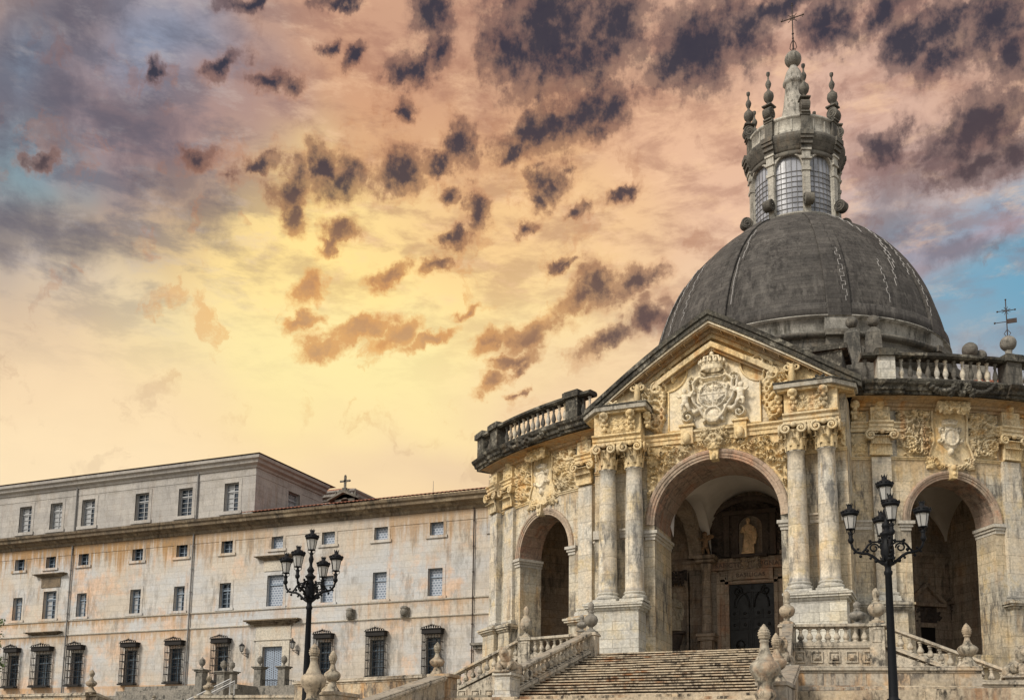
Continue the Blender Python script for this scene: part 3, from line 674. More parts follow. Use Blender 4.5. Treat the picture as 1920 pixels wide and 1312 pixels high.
def capital_mesh(half=False, W=.60, r0=.37, H=1.16):
    """composite capital, origin at its foot centre; two tiers of acanthus, egg band, volutes and a hollow-sided abacus"""
    m = MB(); rr = random.Random(3)
    if not half:
        m.lathe([(r0, 0), (r0, .5*H), (r0+.03, .68*H), (r0+.10, .80*H)], 24)
    else: m.box(-W*.66, W*.66, -.10, .25, 0, H*.8)
    n = 8
    for tier, (zb, L, k) in enumerate(((.02, .46, 0), (.22, .60, .5))):
        for i in range(n):
            a = (i+k)*2*math.pi/n
            if half: 
                xx = (i+k-3.75)/3.75*W*.72; ang = 0
                if i == n-1 and k: continue
            g = 9; P = np.zeros((7, g, 3))
            for q in range(7):
                for j in range(g):
                    t = j/(g-1); v = q/6*2-1
                    wd = (.118 if tier == 0 else .108)*(1-.50*t**2)*(1-.22*abs(math.sin(t*11)))
                    out = .03+.23*t**3+.05*(1-v*v)-.02*math.cos(v*9)*.4; z = zb+L*H*(math.sin(min(t*1.12, 1)*math.pi/2)-.22*max(0, t-.78)/.22*.6)
                    if half: P[q, j] = (xx+v*wd*1.0, -.10-out, z)
                    else:
                        r = r0+out+.03*t; da = v*wd/r0
                        P[q, j] = (r*math.sin(a+da), -r*math.cos(a+da), z)
            m.quad_grid(P)
    zb = .74*H
    if half:
        for i in range(9): m.ball(((i-4)*.11, -.20, zb), .055, 6, 5, sz=1.3)
        for sg in (-1, 1):
            c = (sg*W*.84, -.32, H*.78); m.tube(spiral_pts(c, .23, 1.6, (1, 0), -sg), [.066-.03*t/26 for t in range(27)], 6); m.ball((c[0], c[1]-.03, c[2]), .055, 6, 5)
            m.box(c[0]-.13, c[0]+.13, -.20, .05, c[2]-.14, c[2]+.14)
            m.tube([(sg*W*.78, -.24, H*.965), (sg*W*.4, -.22, H*.90), (sg*.1, -.20, H*.93)], [.05, .04, .03], 6)
        m.box(-W*1.02, W*1.02, -.30, .2, H*.95, H); m.ball((0, -.3, H*.92), .11, 8, 6)
    else:
        for i in range(20):
            a = i*2*math.pi/20; m.ball(((r0+.11)*math.sin(a), -(r0+.11)*math.cos(a), zb), .055, 6, 5, sz=1.3)
        for i in range(4):
            a = math.pi/4+i*math.pi/2
            for sg in (-1, 1):
                a2 = a+sg*.30; R = r0+.33; c = (R*math.sin(a2), -R*math.cos(a2), H*.78)
                t = (math.cos(a-sg*math.pi/4*0), math.sin(a)); f = 0 if sg < 0 else 1
                # volutes face the two adjoining sides
                fa = a+sg*math.pi/4; pl = (math.cos(fa), math.sin(fa)); 
                m.tube(spiral_pts(c, .225, 1.6, pl, sg), [.066-.03*q/26 for q in range(27)], 6); m.ball((c[0]+.03*math.sin(fa), c[1]-.03*math.cos(fa), c[2]), .06, 6, 5)
            fa = i*math.pi/2
            m.ball(((r0+.24)*math.sin(fa), -(r0+.24)*math.cos(fa), H*.93), .12, 8, 6)
            P = np.zeros((9, 2, 3)); 
        # abacus with hollow sides
        outl = []
        for i in range(4):
            fa = i*math.pi/2; 
            for v in (-1, -.6, -.2, .2, .6, 1):
                d = W*.98-.13*(1-v*v); e = v*W*.98
                if abs(v) == 1: e *= .94
                outl.append((d*math.sin(fa)+e*math.cos(fa), -d*math.cos(fa)+e*math.sin(fa)))
        nn = len(outl)
        for z0, z1, k in ((H*.94, H*.975, .93), (H*.975, H, 1.0)):
            m.face([(x*k, y*k, z1) for x, y in outl]); m.face([(x*k, y*k, z0) for x, y in outl][::-1])
            for i in range(nn):
                a, b = outl[i], outl[(i+1) % nn]; m.face([(a[0]*k, a[1]*k, z0), (b[0]*k, b[1]*k, z0), (b[0]*k, b[1]*k, z1), (a[0]*k, a[1]*k, z1)])
    return m
cs, cb, cc = col_shaft(), col_base(), capital_mesh()
first = None
for x in (-4.94, -3.66, 3.66, 4.94):
    if first is None:
        first = cs.build('column', ST['column'], bas, (XA+x, 46.0, 0)); cb.build('base', ST['block'], first); cc.build('capital', ST['carved'], first, (0, 0, 15.58))
    else:
        c = first.copy(); COL.objects.link(c); c.location = (XA+x, 46.0, 0)
        for ch in first.children: d = ch.copy(); COL.objects.link(d); d.parent = c

# --- pilasters along the curved wings
pc = capital_mesh(half=True)
pil_cap = None
for s in (-1, 1):
    for a, b, pr in ((18.8, 21.2, .20), (35.95, 38.6, .20), (40.3, 42.9, .34)):
        p, q = sorted((s*ph(a), s*ph(b)))
        m = MB(); m.box(p, q, -pr, .2, 9.65, 15.80, arc, 2)
        o = m.build('pilaster', ST['column'], bas)
        m = MB()
        for e, z0, z1 in ((.14, 9.25, 9.40), (.12, 9.40, 9.48), (.05, 9.48, 9.56), (.08, 9.56, 9.65)): m.box(p-e, q+e, -pr-e, .2, z0, z1, arc, 2)
        m.build('base', ST['block'], o)
        am = (p+q)/2; X, Y, _ = arc(am, 0, pr-.12)
        cp = pc.build('capital', ST['carved'], o, (X, Y, 15.86), am/RP) if pil_cap is None else None
        if pil_cap is None: pil_cap = cp
        else:
            cp = pil_cap.copy(); COL.objects.link(cp); cp.parent = o; cp.location = (X, Y, 15.86); cp.rotation_euler = (0, 0, am/RP)
        cp.location = (X-pr*math.sin(am/RP)*-1*0, Y, 15.86)
    # blind strips between the pilasters
# fix capital depth: place in front of each pilaster face
for o in list(bas.children):
    if o.name.startswith('pilaster'):
        for c in o.children:
            if c.name.startswith('capital'):
                a = c.rotation_euler[2]; pr = .34 if abs(a) > R_(40) else .20
                c.location = (XA+(RP+pr-.05)*math.sin(a), YC-(RP+pr-.05)*math.cos(a), 15.84)

# --- string under the carved zone, architrave
def string(mp, a, b, z, n, out=.10, h=.14, name='string_course', mat='carved'):
    m = MB(); m.sweep(mp, rng(a, b, n), [(.02, z-h), (-out*.4, z-h), (-out*.6, z-h*.5), (-out, z-h*.35), (-out, z), (.02, z+.02)]); return m.build(name, ST[mat], bas)
for s in (-1, 1):
    for a, b in ((16.4, 23.0), (35.0, 43.0)):
        string(arc, *sorted((s*ph(a), s*ph(b))), 15.86, 6)
    string(arc, *sorted((s*ph(23.0), s*ph(26.0))), 15.86, 4); string(arc, *sorted((s*ph(32.0), s*ph(35.0))), 15.86, 4)
    for a, b, o_ in ((16.4, 18.5, .14), (18.5, 21.5, .34), (21.5, 23.5, .14), (34.6, 35.7, .14), (35.7, 38.9, .34), (38.9, 40.1, .14), (40.1, 43.2, .5)):
        m = MB(); p, q = sorted((s*ph(a), s*ph(b)))
        m.sweep(arc, rng(p, q, 2), [(.02, 17.0), (-o_, 17.0), (-o_, 17.15), (-o_-.05, 17.17), (-o_-.05, 17.28), (-o_-.14, 17.36), (-o_-.14, 17.42), (.02, 17.44)])
        m.build('architrave', ST['carved'], bas)
# centre bay architraves
m = MB(); prof = lambda o_: [(.02, 16.72), (-o_, 16.72), (-o_, 16.9), (-o_-.05, 16.92), (-o_-.05, 17.06), (-o_-.16, 17.14), (-o_-.16, 17.22), (.02, 17.24)]
m.sweep(FC, rng(-3.2, 3.2, 2), prof(.12)); m.build('architrave', ST['carved'], bas)
for s in (-1, 1):
    m = MB(); m.sweep(FC, rng(*sorted((s*3.2, s*5.55)), 2), prof(.95)); m.build('architrave', ST['carved'], bas)
    # frieze block above the paired columns
    m = MB(); m.box(*sorted((s*3.25, s*5.5)), -.86, .1, 17.24, 18.2, FC); m.build('frieze_block', ST['carved'], bas)

# --- main cornice, curved wings
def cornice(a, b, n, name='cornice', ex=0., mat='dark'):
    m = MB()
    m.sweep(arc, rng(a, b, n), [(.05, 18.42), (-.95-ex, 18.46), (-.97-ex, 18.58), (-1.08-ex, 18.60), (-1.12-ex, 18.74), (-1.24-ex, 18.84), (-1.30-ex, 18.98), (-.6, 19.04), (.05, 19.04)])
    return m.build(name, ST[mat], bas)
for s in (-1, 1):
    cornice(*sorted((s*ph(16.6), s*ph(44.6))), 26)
    cornice(*sorted((s*ph(17.6), s*ph(22.4))), 5, 'cornice', .16)
    cornice(*sorted((s*ph(35.2), s*ph(39.4))), 5, 'cornice', .16)
    # ochre bed mouldings and soffit
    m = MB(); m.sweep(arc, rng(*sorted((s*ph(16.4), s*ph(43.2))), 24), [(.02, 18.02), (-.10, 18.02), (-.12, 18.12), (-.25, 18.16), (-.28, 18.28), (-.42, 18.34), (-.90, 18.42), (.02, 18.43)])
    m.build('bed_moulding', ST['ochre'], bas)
# corbels under the cornice
def corbel_mesh():
    m = MB(); c = Carve(-.22, .22, -1.0, 0, .045, 5)
    m.box(-.15, .15, -.30, .1, -.30, -.02); m.box(-.12, .12, -.16, .1, -.85, -.3)
    for k in range(5):
        a = (k-2)*.5; m.ball((.16*math.sin(a), -.34, -.20), .10, 7, 6, sy=.9, sz=1.6)
    m.ball((0, -.36, -.12), .20, 9, 7, sz=.8); m.ball((0, -.28, -.38), .13, 8, 6); 
    for k in range(4): m.ball(((k-1.5)*.09, -.20, -.56), .075, 6, 5, sz=1.5)
    m.ball((0, -.16, -.78), .10, 7, 5, sz=1.5)
    m.tube(spiral_pts((.17, -.30, -.16), .13, 1.3, (0, 1), 1), .03, 5); m.tube(spiral_pts((-.17, -.30, -.16), .13, 1.3, (0, 1), 1), .03, 5)
    return m
cm = corbel_mesh(); cob = None
def corbel(mp, u, z, d, sc=1.0):
    global cob
    X, Y, _ = mp(u, 0, d); a = u/RP if mp is arc else 0
    if cob is None: o = cob = cm.build('corbel', ST['carved'], bas)
    else: o = cob.copy(); COL.objects.link(o)
    o.location = (X, Y, z); o.rotation_euler = (0, 0, a); o.scale = (sc, sc, sc); return o
for s in (-1, 1):
    for a in (20.0, 37.3): corbel(arc, s*ph(a), 18.42, .16, 1.05)
    corbel(arc, s*ph(41.6), 18.42, .30, 1.05)
    for x in (3.66, 4.94): corbel(FC, s*x, 18.24, -.84, .95)
    corbel(FC, s*3.0, 18.2, -.45, .8); corbel(arc, s*ph(16.8), 18.3, -.25, .9)

# --- canopy slabs over the paired columns
def plan_slab(mb, pts, z0, z1):
    n = len(pts); mb.face([(XA+x, 46.55+d, z1) for x, d in pts]); mb.face([(XA+x, 46.55+d, z0) for x, d in pts][::-1])
    for i in range(n):
        a, b = pts[i], pts[(i+1) % n]; mb.face([(XA+a[0], 46.55+a[1], z0), (XA+b[0], 46.55+b[1], z0), (XA+b[0], 46.55+b[1], z1), (XA+a[0], 46.55+a[1], z1)])
for s in (-1, 1):
    P = lambda e: [(s*x, d) for x, d in ((2.88-e, .6), (2.88-e, -1.28-e), (5.35+e, -1.28-e), (6.25+e, -.25-e), (6.25+e, .6))]
    m = MB(); plan_slab(m, P(-.12), 18.20, 18.30); m.build('soffit', ST['carved'], bas)
    m = MB(); plan_slab(m, P(0), 18.30, 18.52); bevel(m.build('canopy_slab', ST['slab'], bas), .015)
    m = MB(); plan_slab(m, P(.04), 18.52, 18.58); m.build('lead_cap', ST['dark'], bas)

# --- carved relief: side bays
def side_relief(s, seed):
    c = Carve(ph(21.5), ph(35.5), 15.9, 18.05, .028, seed); um = UA
    # garlands, wreaths and scrolls each side of the shield panel
    for q in (-1, 1):
        c.garland(um+q*1.95, 17.72, .34, .30, 9, .09); c.ring(um+q*1.95, 16.5, .34, .26, .07, .9, 9); c.rosette(um+q*1.95, 17.05, .22, 6)
        for k in range(6): c.leaf(um+q*1.25, 16.2+k*.30, .30, .09, 1.57+q*(.9 if k % 2 else -.7), .3*q)
        c.scroll(um+q*1.35, 17.75, .26, q, 1); c.scroll(um+q*1.55, 16.15, .24, -q, 2); c.scroll(um+q*2.3, 17.78, .2, -q); 
    c.foliage(120, .07, .17, (um-2.35, um-.95, 15.95, 18.0), um)
    msk = lambda U, Z: (np.abs(U-um) > .92) & (np.abs(U-um) < 2.45)
    mb = c.mesh(lambda u, z, d: arc(s*u, z, d), -.03, .25, msk)
    o = mb.build('carved_frieze', ST['carved'], bas)
    # shield panel
    m = MB(); m.box(um-.92, um+.92, -.05, .05, 15.55, 18.02, lambda u, z, d: arc(s*u, z, d), 6); m.build('shield_panel', ST['carved'], bas)
    fr = MB()
    for q in (-1, 1):
        pts = [(um+q*.80, 18.0), (um+q*.84, 17.6), (um+q*.78, 16.6), (um+q*.95, 16.2), (um+q*1.05, 15.85), (um+q*.85, 15.55), (um+q*.5, 15.52), (um+q*.2, 15.42), (um, 15.40)]
        P = []
        for a, b in zip(pts[:-1], pts[1:]):
            for t in range(4): P.append((a[0]+(b[0]-a[0])*t/4, a[1]+(b[1]-a[1])*t/4))
        fr.tube([arc(s*u, z, -.10) for u, z in P], .055, 6)
    fr.build('scroll_frame', ST['carved'], bas)
    c2 = Carve(um-1.2, um+1.2, 15.3, 16.15, .035, seed+1); c2.foliage(26, .1, .18, (um-1.15, um-.45, 15.38, 16.1), um, lambda u, z: (z-15.4) < .25+.55*(um-.35-u))
    c2.blob(um, 15.48, .16, .12)
    c2.mesh(lambda u, z, d: arc(s*u, z, d), -.04, .16, None, .12).build('leaf_carving', ST['carved'], bas)
    # small crowned shield
    e = Carve(um-.62, um+.62, 15.75, 17.75, .032, seed+2)
    e.blob(um, 16.88, .40, .42, .7); e.blob(um, 16.58, .33, .38, .7); e.ring(um, 16.78, .33, .38, .05, .85); e.scroll(um-.36, 17.12, .16, 1); e.scroll(um+.36, 17.12, .16, -1)
    e.scroll(um-.46, 16.6, .13, -1); e.scroll(um+.46, 16.6, .13, 1); e.blob(um, 16.12, .12, .18, .9)
    e.blob(um, 17.42, .34, .10, .9)
    for k in range(-3, 4): e.blob(um+k*.10, 17.55+.03*math.cos(k), .045, .09, .9)
    e.mesh(lambda u, z, d: arc(s*u, z, d), -.05, .24, None, .08).build('crowned_shield', ST['pale'], bas)
    # narrow panels beside the pilasters
    for a0, a1, z0, z1, dd, sd_ in ((16.5, 18.5, 15.9, 16.95, -.01, 7), (16.5, 18.5, 17.45, 18.0, -.01, 8), (19.0, 21.0, 17.45, 18.0, -.30, 9), (36.2, 38.4, 17.45, 18.0, -.30, 10), (38.8, 40.2, 15.9, 16.95, -.01, 11), (38.8, 40.2, 17.45, 18.0, -.01, 13), (40.5, 42.8, 17.45, 18.0, -.40, 12)):
        f = Carve(ph(a0), ph(a1), z0, z1, .035, seed+sd_); mid = ph((a0+a1)/2)
        f.foliage(16, .09, .17, (ph(a0), mid, z0, z1), mid); f.mesh(lambda u, z, d: arc(s*u, z, d), dd, .10).build('carved_panel', ST['carved'], bas)
    for a0, a1 in ((18.8, 21.2), (35.95, 38.6), (40.3, 42.9)):
        m = MB(); m.box(ph(a0), ph(a1), -.30 if a0 < 40 else -.40, .05, 17.42, 18.1, lambda u, z, d: arc(s*u, z, d), 3); m.build('frieze_block', ST['carved'], bas)
    # blackened swag on the cornice lip
    g = Carve(um-1.6, um+1.6, 18.25, 19.0, .04, seed+20); g.garland(um-.8, 18.85, .62, .35, 9, .11); g.garland(um+.8, 18.85, .62, .35, 9, .11); g.foliage(14, .1, .2, (um-.5, um, 18.3, 18.95), um)
    g.mesh(lambda u, z, d: arc(s*u, z, d), -1.24, .2, None, .1).build('cornice_swag', ST['dark'], bas)
    # keystone console
    k = MB(); M2 = lambda u, z, d: arc(s*u, z, d)
    k.polybar([(um-.13, 14.85), (um+.13, 14.85), (um+.20, 15.42), (um-.20, 15.42)], -.30, .1, M2)
    X, Y, _ = arc(s*um, 0, -.28); k.ball((X, Y, 15.34), .14, 8, 6); k.ball((X, Y, 15.05), .10, 8, 6)
    k.build('keystone', ST['carved'], bas)
    # festooned console in the middle of the frieze top
    h = Carve(um-.75, um+.75, 17.72, 18.35, .035, seed+30); h.foliage(30, .09, .16, (um-.7, um, 17.75, 18.3), um)
    b_ = MB(); b_.box(um-.68, um+.68, -.55, 0, 17.95, 18.40, M2, 4); b_.build('console_block', ST['carved'], bas)
    h.mesh(M2, -.56, .14, None, .05).build('console_carving', ST['carved'], bas)
side_relief(-1, 100); side_relief(1, 200)

# --- carved relief: spandrels of the centre arch
c = Carve(-3.18, 3.18, 12.9, 16.70, .029, 31)
c.foliage(420, .07, .17, (-3.15, -.2, 13.0, 16.6), 0, lambda u, z: math.hypot(u, z-13) > 3.38 and z < 16.62)
c.rosette(-2.9, 13.5, .16, 6); c.rosette(2.9, 13.5, .16, 6)
c.mesh(FC, -.02, .26, lambda U, Z: (np.hypot(U, Z-13) > 3.31) & (Z > 13.15)).build('carved_spandrel', ST['carved'], bas)
# keystone cartouche
m = MB(); m.polybar([(-.17, 15.75), (.17, 15.75), (.30, 16.9), (-.30, 16.9)], -.28, .2, FC); m.build('keystone', ST['carved'], bas)
c = Carve(-.62, .62, 15.6, 17.25, .03, 41); c.foliage(34, .07, .14, (-.6, 0, 16.2, 17.2), 0); c.blob(0, 16.35, .13, .18, 1); c.ring(0, 16.75, .2, .16, .06, .9); c.blob(0, 15.9, .11, .16, .9)
c.mesh(FC, -.27, .14, None, .1).build('keystone_carving', ST['carved'], bas)
# frieze panels on the blocks above the columns
for s in (-1, 1):
    c = Carve(s*4.3-.85, s*4.3+.85, 17.27, 18.1, .034, 50+s); c.foliage(46, .09, .16, (s*4.3-.8, s*4.3, 17.3, 17.95), s*4.3); c.mesh(FC, -.87, .11).build('carved_panel', ST['carved'], bas)
    # capitals' filling behind the columns
    c = Carve(s*4.7-1.0, s*4.7+1.0, 15.75, 16.7, .04, 60+s); c.foliage(30, .12, .2, (s*4.7-1, s*4.7, 15.8, 16.65), s*4.7); c.mesh(FC, -.02, .14).build('leaf_carving', ST['carved'], bas)
    string(FC, *sorted((s*3.9, s*5.75)), 15.75, 1)

# --- pediment
ZA, ZFt, HW = 22.55, 18.95, 6.42
FR = lambda u, z, d: FC(u, z, d+(1.5*(abs(u)/6.42)**2 if d < .3 else 0))
SL = math.atan2(ZA-ZFt, HW)
tym = MB(); tym.polybar([(-5.6, 17.24), (5.6, 17.24), (5.6, 18.95), (0, 22.1), (-5.6, 18.95)], .02, .5, FC); tym.build('tympanum', ST['carved'], bas)
def rake(s, off0, off1, d0, d1, x0=HW, name='raking_cornice', mat='dark', zb=0.):
    """strip parallel to the rake between perpendicular offsets off0..off1 below the top line"""
    m = MB(); cs_, sn = math.cos(SL), math.sin(SL)
    def top(x): return ZA-abs(x)*math.tan(SL)+ (0.10*max(0, (abs(x)-4.6)/2)**2)
    n = 10; xs = [x0*i/n for i in range(n+1)]
    rows = []
    for x in xs: rows.append([FR(s*x, top(x)-o/cs_+zb, d) for o, d in ((off0, d0), (off1, d0), (off1, d1), (off0, d1))])
    for i in range(n):
        for j in range(4):
            k = (j+1) % 4; m.face([rows[i][j], rows[i+1][j], rows[i+1][k], rows[i][k]], [(xs[i], j*.4), (xs[i+1], j*.4), (xs[i+1], j*.4+.4), (xs[i], j*.4+.4)])
    m.face(rows[-1]); m.face(rows[0])
    return m
for s in (-1, 1):
    m = rake(s, 0, .20, -1.20, .8); m2 = rake(s, .20, .42, -1.12, .8)
    for q in (m2,):
        b = len(m.v); m.v += q.v; m.f += [tuple(i+b for i in f) for f in q.f]; m.uv += q.uv; m.sm += q.sm
    o = m.build('raking_cornice', ST['dark'], bas)
    o.data.update()
    rake(s, .425, .52, -1.04, .5, 6.2).build('fascia', ST['pale'], o)
    rake(s, .52, .60, -.96, .5, 6.1).build('raking_soffit', ST['ochre'], o)
    rake(s, .60, .74, -.55, .4, 5.9).build('raking_soffit', ST['ochre'], o)
    rake(s, .74, .90, -.36, .3, 5.8).build('raking_moulding', ST['carved'], o)
    # inner broken moulding framing the panel
    m = rake(s, 1.12, 1.34, -.55, .2, 2.9); m.build('inner_moulding', ST['carved'], bas)
    m = rake(s, 1.34, 1.46, -.38, .2, 2.8); m.build('inner_moulding', ST['ochre'], bas)
    # pilaster strips with scrolls at the shoulders
    for x, zt in ((3.55, 19.75), (4.75, 19.0)):
        m = MB(); m.box(s*x-.14, s*x+.14, -.22, .1, 18.30, zt-.1, FC); m.build('shoulder_strip', ST['carved'], bas)
        m = MB(); 
        for q in (-1, 1): m.tube(spiral_pts(FC(s*x+q*.20, zt-.15, -.30), .20, 1.4, (1, 0), q), .06, 6)
        m.tube([FC(s*x, zt-.05, -.3), FC(s*x, zt-.7, -.42), FC(s*x, zt-1.0, -.3)], [.12, .16, .05], 7); m.build('shoulder_scroll', ST['carved' if s < 0 or x < 4 else 'dark'], bas)
for s in (-1, 1):     # coffers on the raking soffit
    for i in range(9):
        x = .55+i*.62; z = ZA-x*math.tan(SL)-.64/math.cos(SL); m = MB()
        mpk = lambda u, z_, d, x=x, z=z, s=s: FR(s*(x+u), z-u*math.tan(SL)+z_, d)
        m.box(-.02, .02, -.92, -.58, -.03, .02, mpk)
        m.build('soffit_rib', ST['ochre'], bas)
# pale field panel with bowed corners
pan = [(-2.12, 17.32), (2.12, 17.32), (2.12, 19.25)]
for i in range(9):
    a = -math.pi/2-math.pi/2*i/8; pan.append((2.18+.95*math.cos(a)*1.0, 20.2+.95*math.sin(a)))
pan += [(1.22, 20.45), (0, 21.28), (-1.22, 20.45)]
for i in range(9):
    a = math.pi+ (8-i)/8*0 ; b = math.pi*0+(-math.pi/2)*i/8; pan.append((-2.18+.95*math.cos(b), 20.2+.95*math.sin(b)))
pan += [(-2.12, 19.25)]
m = MB(); m.polybar(pan, -.05, .3, FC); m.build('field_panel', ST['pale'], bas)
m = MB(); m.tube([FC(u, z, -.07) for u, z in pan+[pan[0]]], .05, 5); m.build('panel_frame', ST['carved'], bas)
# foliage either side of the panel
def infield(U, Z):
    in_p = (np.abs(U) < 2.2) & (Z < 19.3) | (np.abs(U) < 1.3) | ((np.abs(U) < 2.2) & (np.hypot(np.abs(U)-2.18, Z-20.2) > 1.0) & (Z < 20.3))
    return (~in_p) & (Z < ZA-np.abs(U)*math.tan(SL)-1.0)
c = Carve(-4.6, 4.6, 17.3, 20.9, .045, 71)
for q in (-1, 1):
    c.scroll(q*2.62, 19.45, .42, q, .5); c.scroll(q*2.75, 17.75, .38, -q, 2); c.scroll(q*2.0, 20.15, .3, -q); 
    for k in range(7): c.leaf(q*2.5, 17.9+k*.22, .36, .12, 1.57+q*(.9 if k % 2 else -.9), .3)
    for k in range(4): c.ring(q*2.42, 18.0+k*.38, .09, .13, .05, .8)
    c.rosette(q*3.4, 18.9, .28, 5); c.leaf(q*2.9, 18.9, .5, .16, 0 if q > 0 else 3.14, .3); c.foliage(40, .08, .18, (-3.4, -2.25, 17.4, 20.2), 0)
    c.leaf(q*1.7, 20.4, .7, .2, -.9 if q > 0 else -2.2, .3)
c.mesh(FC, -.02, .30, infield, .04).build('tympanum_foliage', ST['carved'], bas)

# --- coat of arms with crown and two cherubs
arms = part('coat_of_arms', bas)
c = Carve(-1.55, 1.55, 17.3, 20.1, .034, 81)
c.blob(0, 18.95, .98, .72, .55); c.blob(0, 18.45, .72, .72, .55); c.blob(0, 18.8, .74, .74, .72)
OUT = [(0, 19.62), (.35, 19.58), (.62, 19.68), (.92, 19.45), (.86, 19.1), (1.0, 18.85), (.86, 18.5), (.62, 18.2), (.5, 17.95), (.36, 17.72), (0, 17.56)]
for q in (-1, 1): c.line([(q*x, z) for x, z in OUT], .085, .95)
c.ring(0, 18.78, .62, .60, .05, .9); c.line([(-.58, 18.85), (.58, 18.85)], .03, .92); c.line([(0, 18.2), (0, 19.36)], .03, .92); c.blob(0, 19.62, .40, .16, .8)
for q in (-1, 1): c.rosette(q*.3, 19.12, .17, 4); c.rosette(q*.28, 18.52, .15, 6); c.leaf(q*.62, 18.95, .3, .09, 1.2 if q > 0 else 1.94)
for q in (-1, 1):
    c.scroll(q*.98, 19.52, .24, -q, 1); c.line([(q*1.12, 19.5), (q*1.1, 19.1), (q*.95, 18.8)], .10, .8)
    c.scroll(q*1.18, 17.86, .33, q, 1); c.line([(q*.55, 18.2), (q*.85, 18.05), (q*1.1, 18.22)], .14, .8)
    c.leaf(q*.5, 19.4, .5, .16, 1.2 if q > 0 else 1.94, .2*q); c.leaf(q*.3, 17.9, .4, .15, -1.2 if q > 0 else -1.94, 0)
    c.rosette(q*.32, 19.15, .14); c.rosette(q*.35, 18.62, .10, 4); c.line([(q*.2, 18.5), (q*.55, 18.72)], .04, .9)
c.blob(0, 17.85, .42, .40, .8); c.ring(0, 17.85, .36, .34, .07, .9); c.blob(0, 17.55, .3, .14, .9)
c.foliage(14, .08, .14, (-.8, -.1, 18.4, 19.3), 0)
c.mesh(FC, -.06, .36, None, .05).build('shield', ST['pale'], arms)
m = MB()      # crown
cx, cy, cz = FC(0, 20.05, -.36)
m.lathe([(.52, -.14), (.56, -.10), (.50, .0), (.53, .12), (.58, .16), (.50, .20), (.45, .1), (.44, -.12)], 28, (cx, cy, cz), sy=.6)
for i in range(14):
    a = i*2*math.pi/14; x, y = cx+.58*math.sin(a), cy-.35*math.cos(a)
    m.ball((x, y, cz+.24), .075, 7, 5, sz=1.3); m.ball((x, y, cz+.35), .04, 6, 4)
for a in (-.9, -.3, .3, .9, 2.2, 4.0):
    m.tube([(cx+.5*math.sin(a), cy-.3*math.cos(a), cz+.2), (cx+.42*math.sin(a), cy-.25*math.cos(a), cz+.48), (cx, cy, cz+.58)], .045, 6)
m.ball((cx, cy, cz+.66), .11, 8, 6); m.tube([(cx, cy, cz+.7), (cx, cy, cz+1.0)], .03, 5); m.tube([(cx-.12, cy, cz+.88), (cx+.12, cy, cz+.88)], .03, 5)
m.build('crown', ST['pale'], arms)
def cherub(sgn):
    m = MB(); 
    def B(x, y, z, r, sz=1, sx=1): m.ball((sgn*x, y, z), r, 10, 8, sx=sx, sz=sz)
    B(0, 0, .62, .17, 1.35); B(.01, -.02, .42, .17, 1.0); B(-.02, -.04, .93, .13, 1.1)   # torso, belly, head
    m.ball((sgn*-.02, -.02, .99), .14, 8, 6, sz=.8)
    for pts, r in (([(0, 0, .38), (-.14, -.14, .24), (-.12, -.1, .02)], [.12, .09, .06]), ([(.06, 0, .38), (.16, -.12, .18), (.24, -.06, -.02)], [.12, .09, .06]), ([(-.1, 0, .75), (-.26, -.12, .66), (-.38, -.1, .80)], [.075, .06, .05]), ([(.1, 0, .75), (.28, -.08, .68), (.36, -.05, .86)], [.075, .06, .05])):
        m.tube([(sgn*a, b, c_) for a, b, c_ in pts], r, 8)
    # wing
    m.ball((sgn*.30, .05, .84), .20, 10, 6, sx=1.1, sy=.3, sz=.6)
    return m
for s in (-1, 1):
    X, Y, Z = FC(s*1.28, 18.12, -.34)
    o = cherub(-s if s < 0 else -1).build('cherub', ST['pale'], arms, (X, Y, Z)); remesh(o, .028, 1)
    m = MB(); m.box(s*1.22-.36, s*1.22+.36, -.42, .0, 17.40, 17.50, FC); m.box(s*1.22-.28, s*1.22+.28, -.34, .0, 16.6, 17.40, FC); m.ball(FC(s*1.22, 16.85, -.36), .2, 8, 6, sz=1.4); m.build('shield_bracket', ST['carved'], arms)

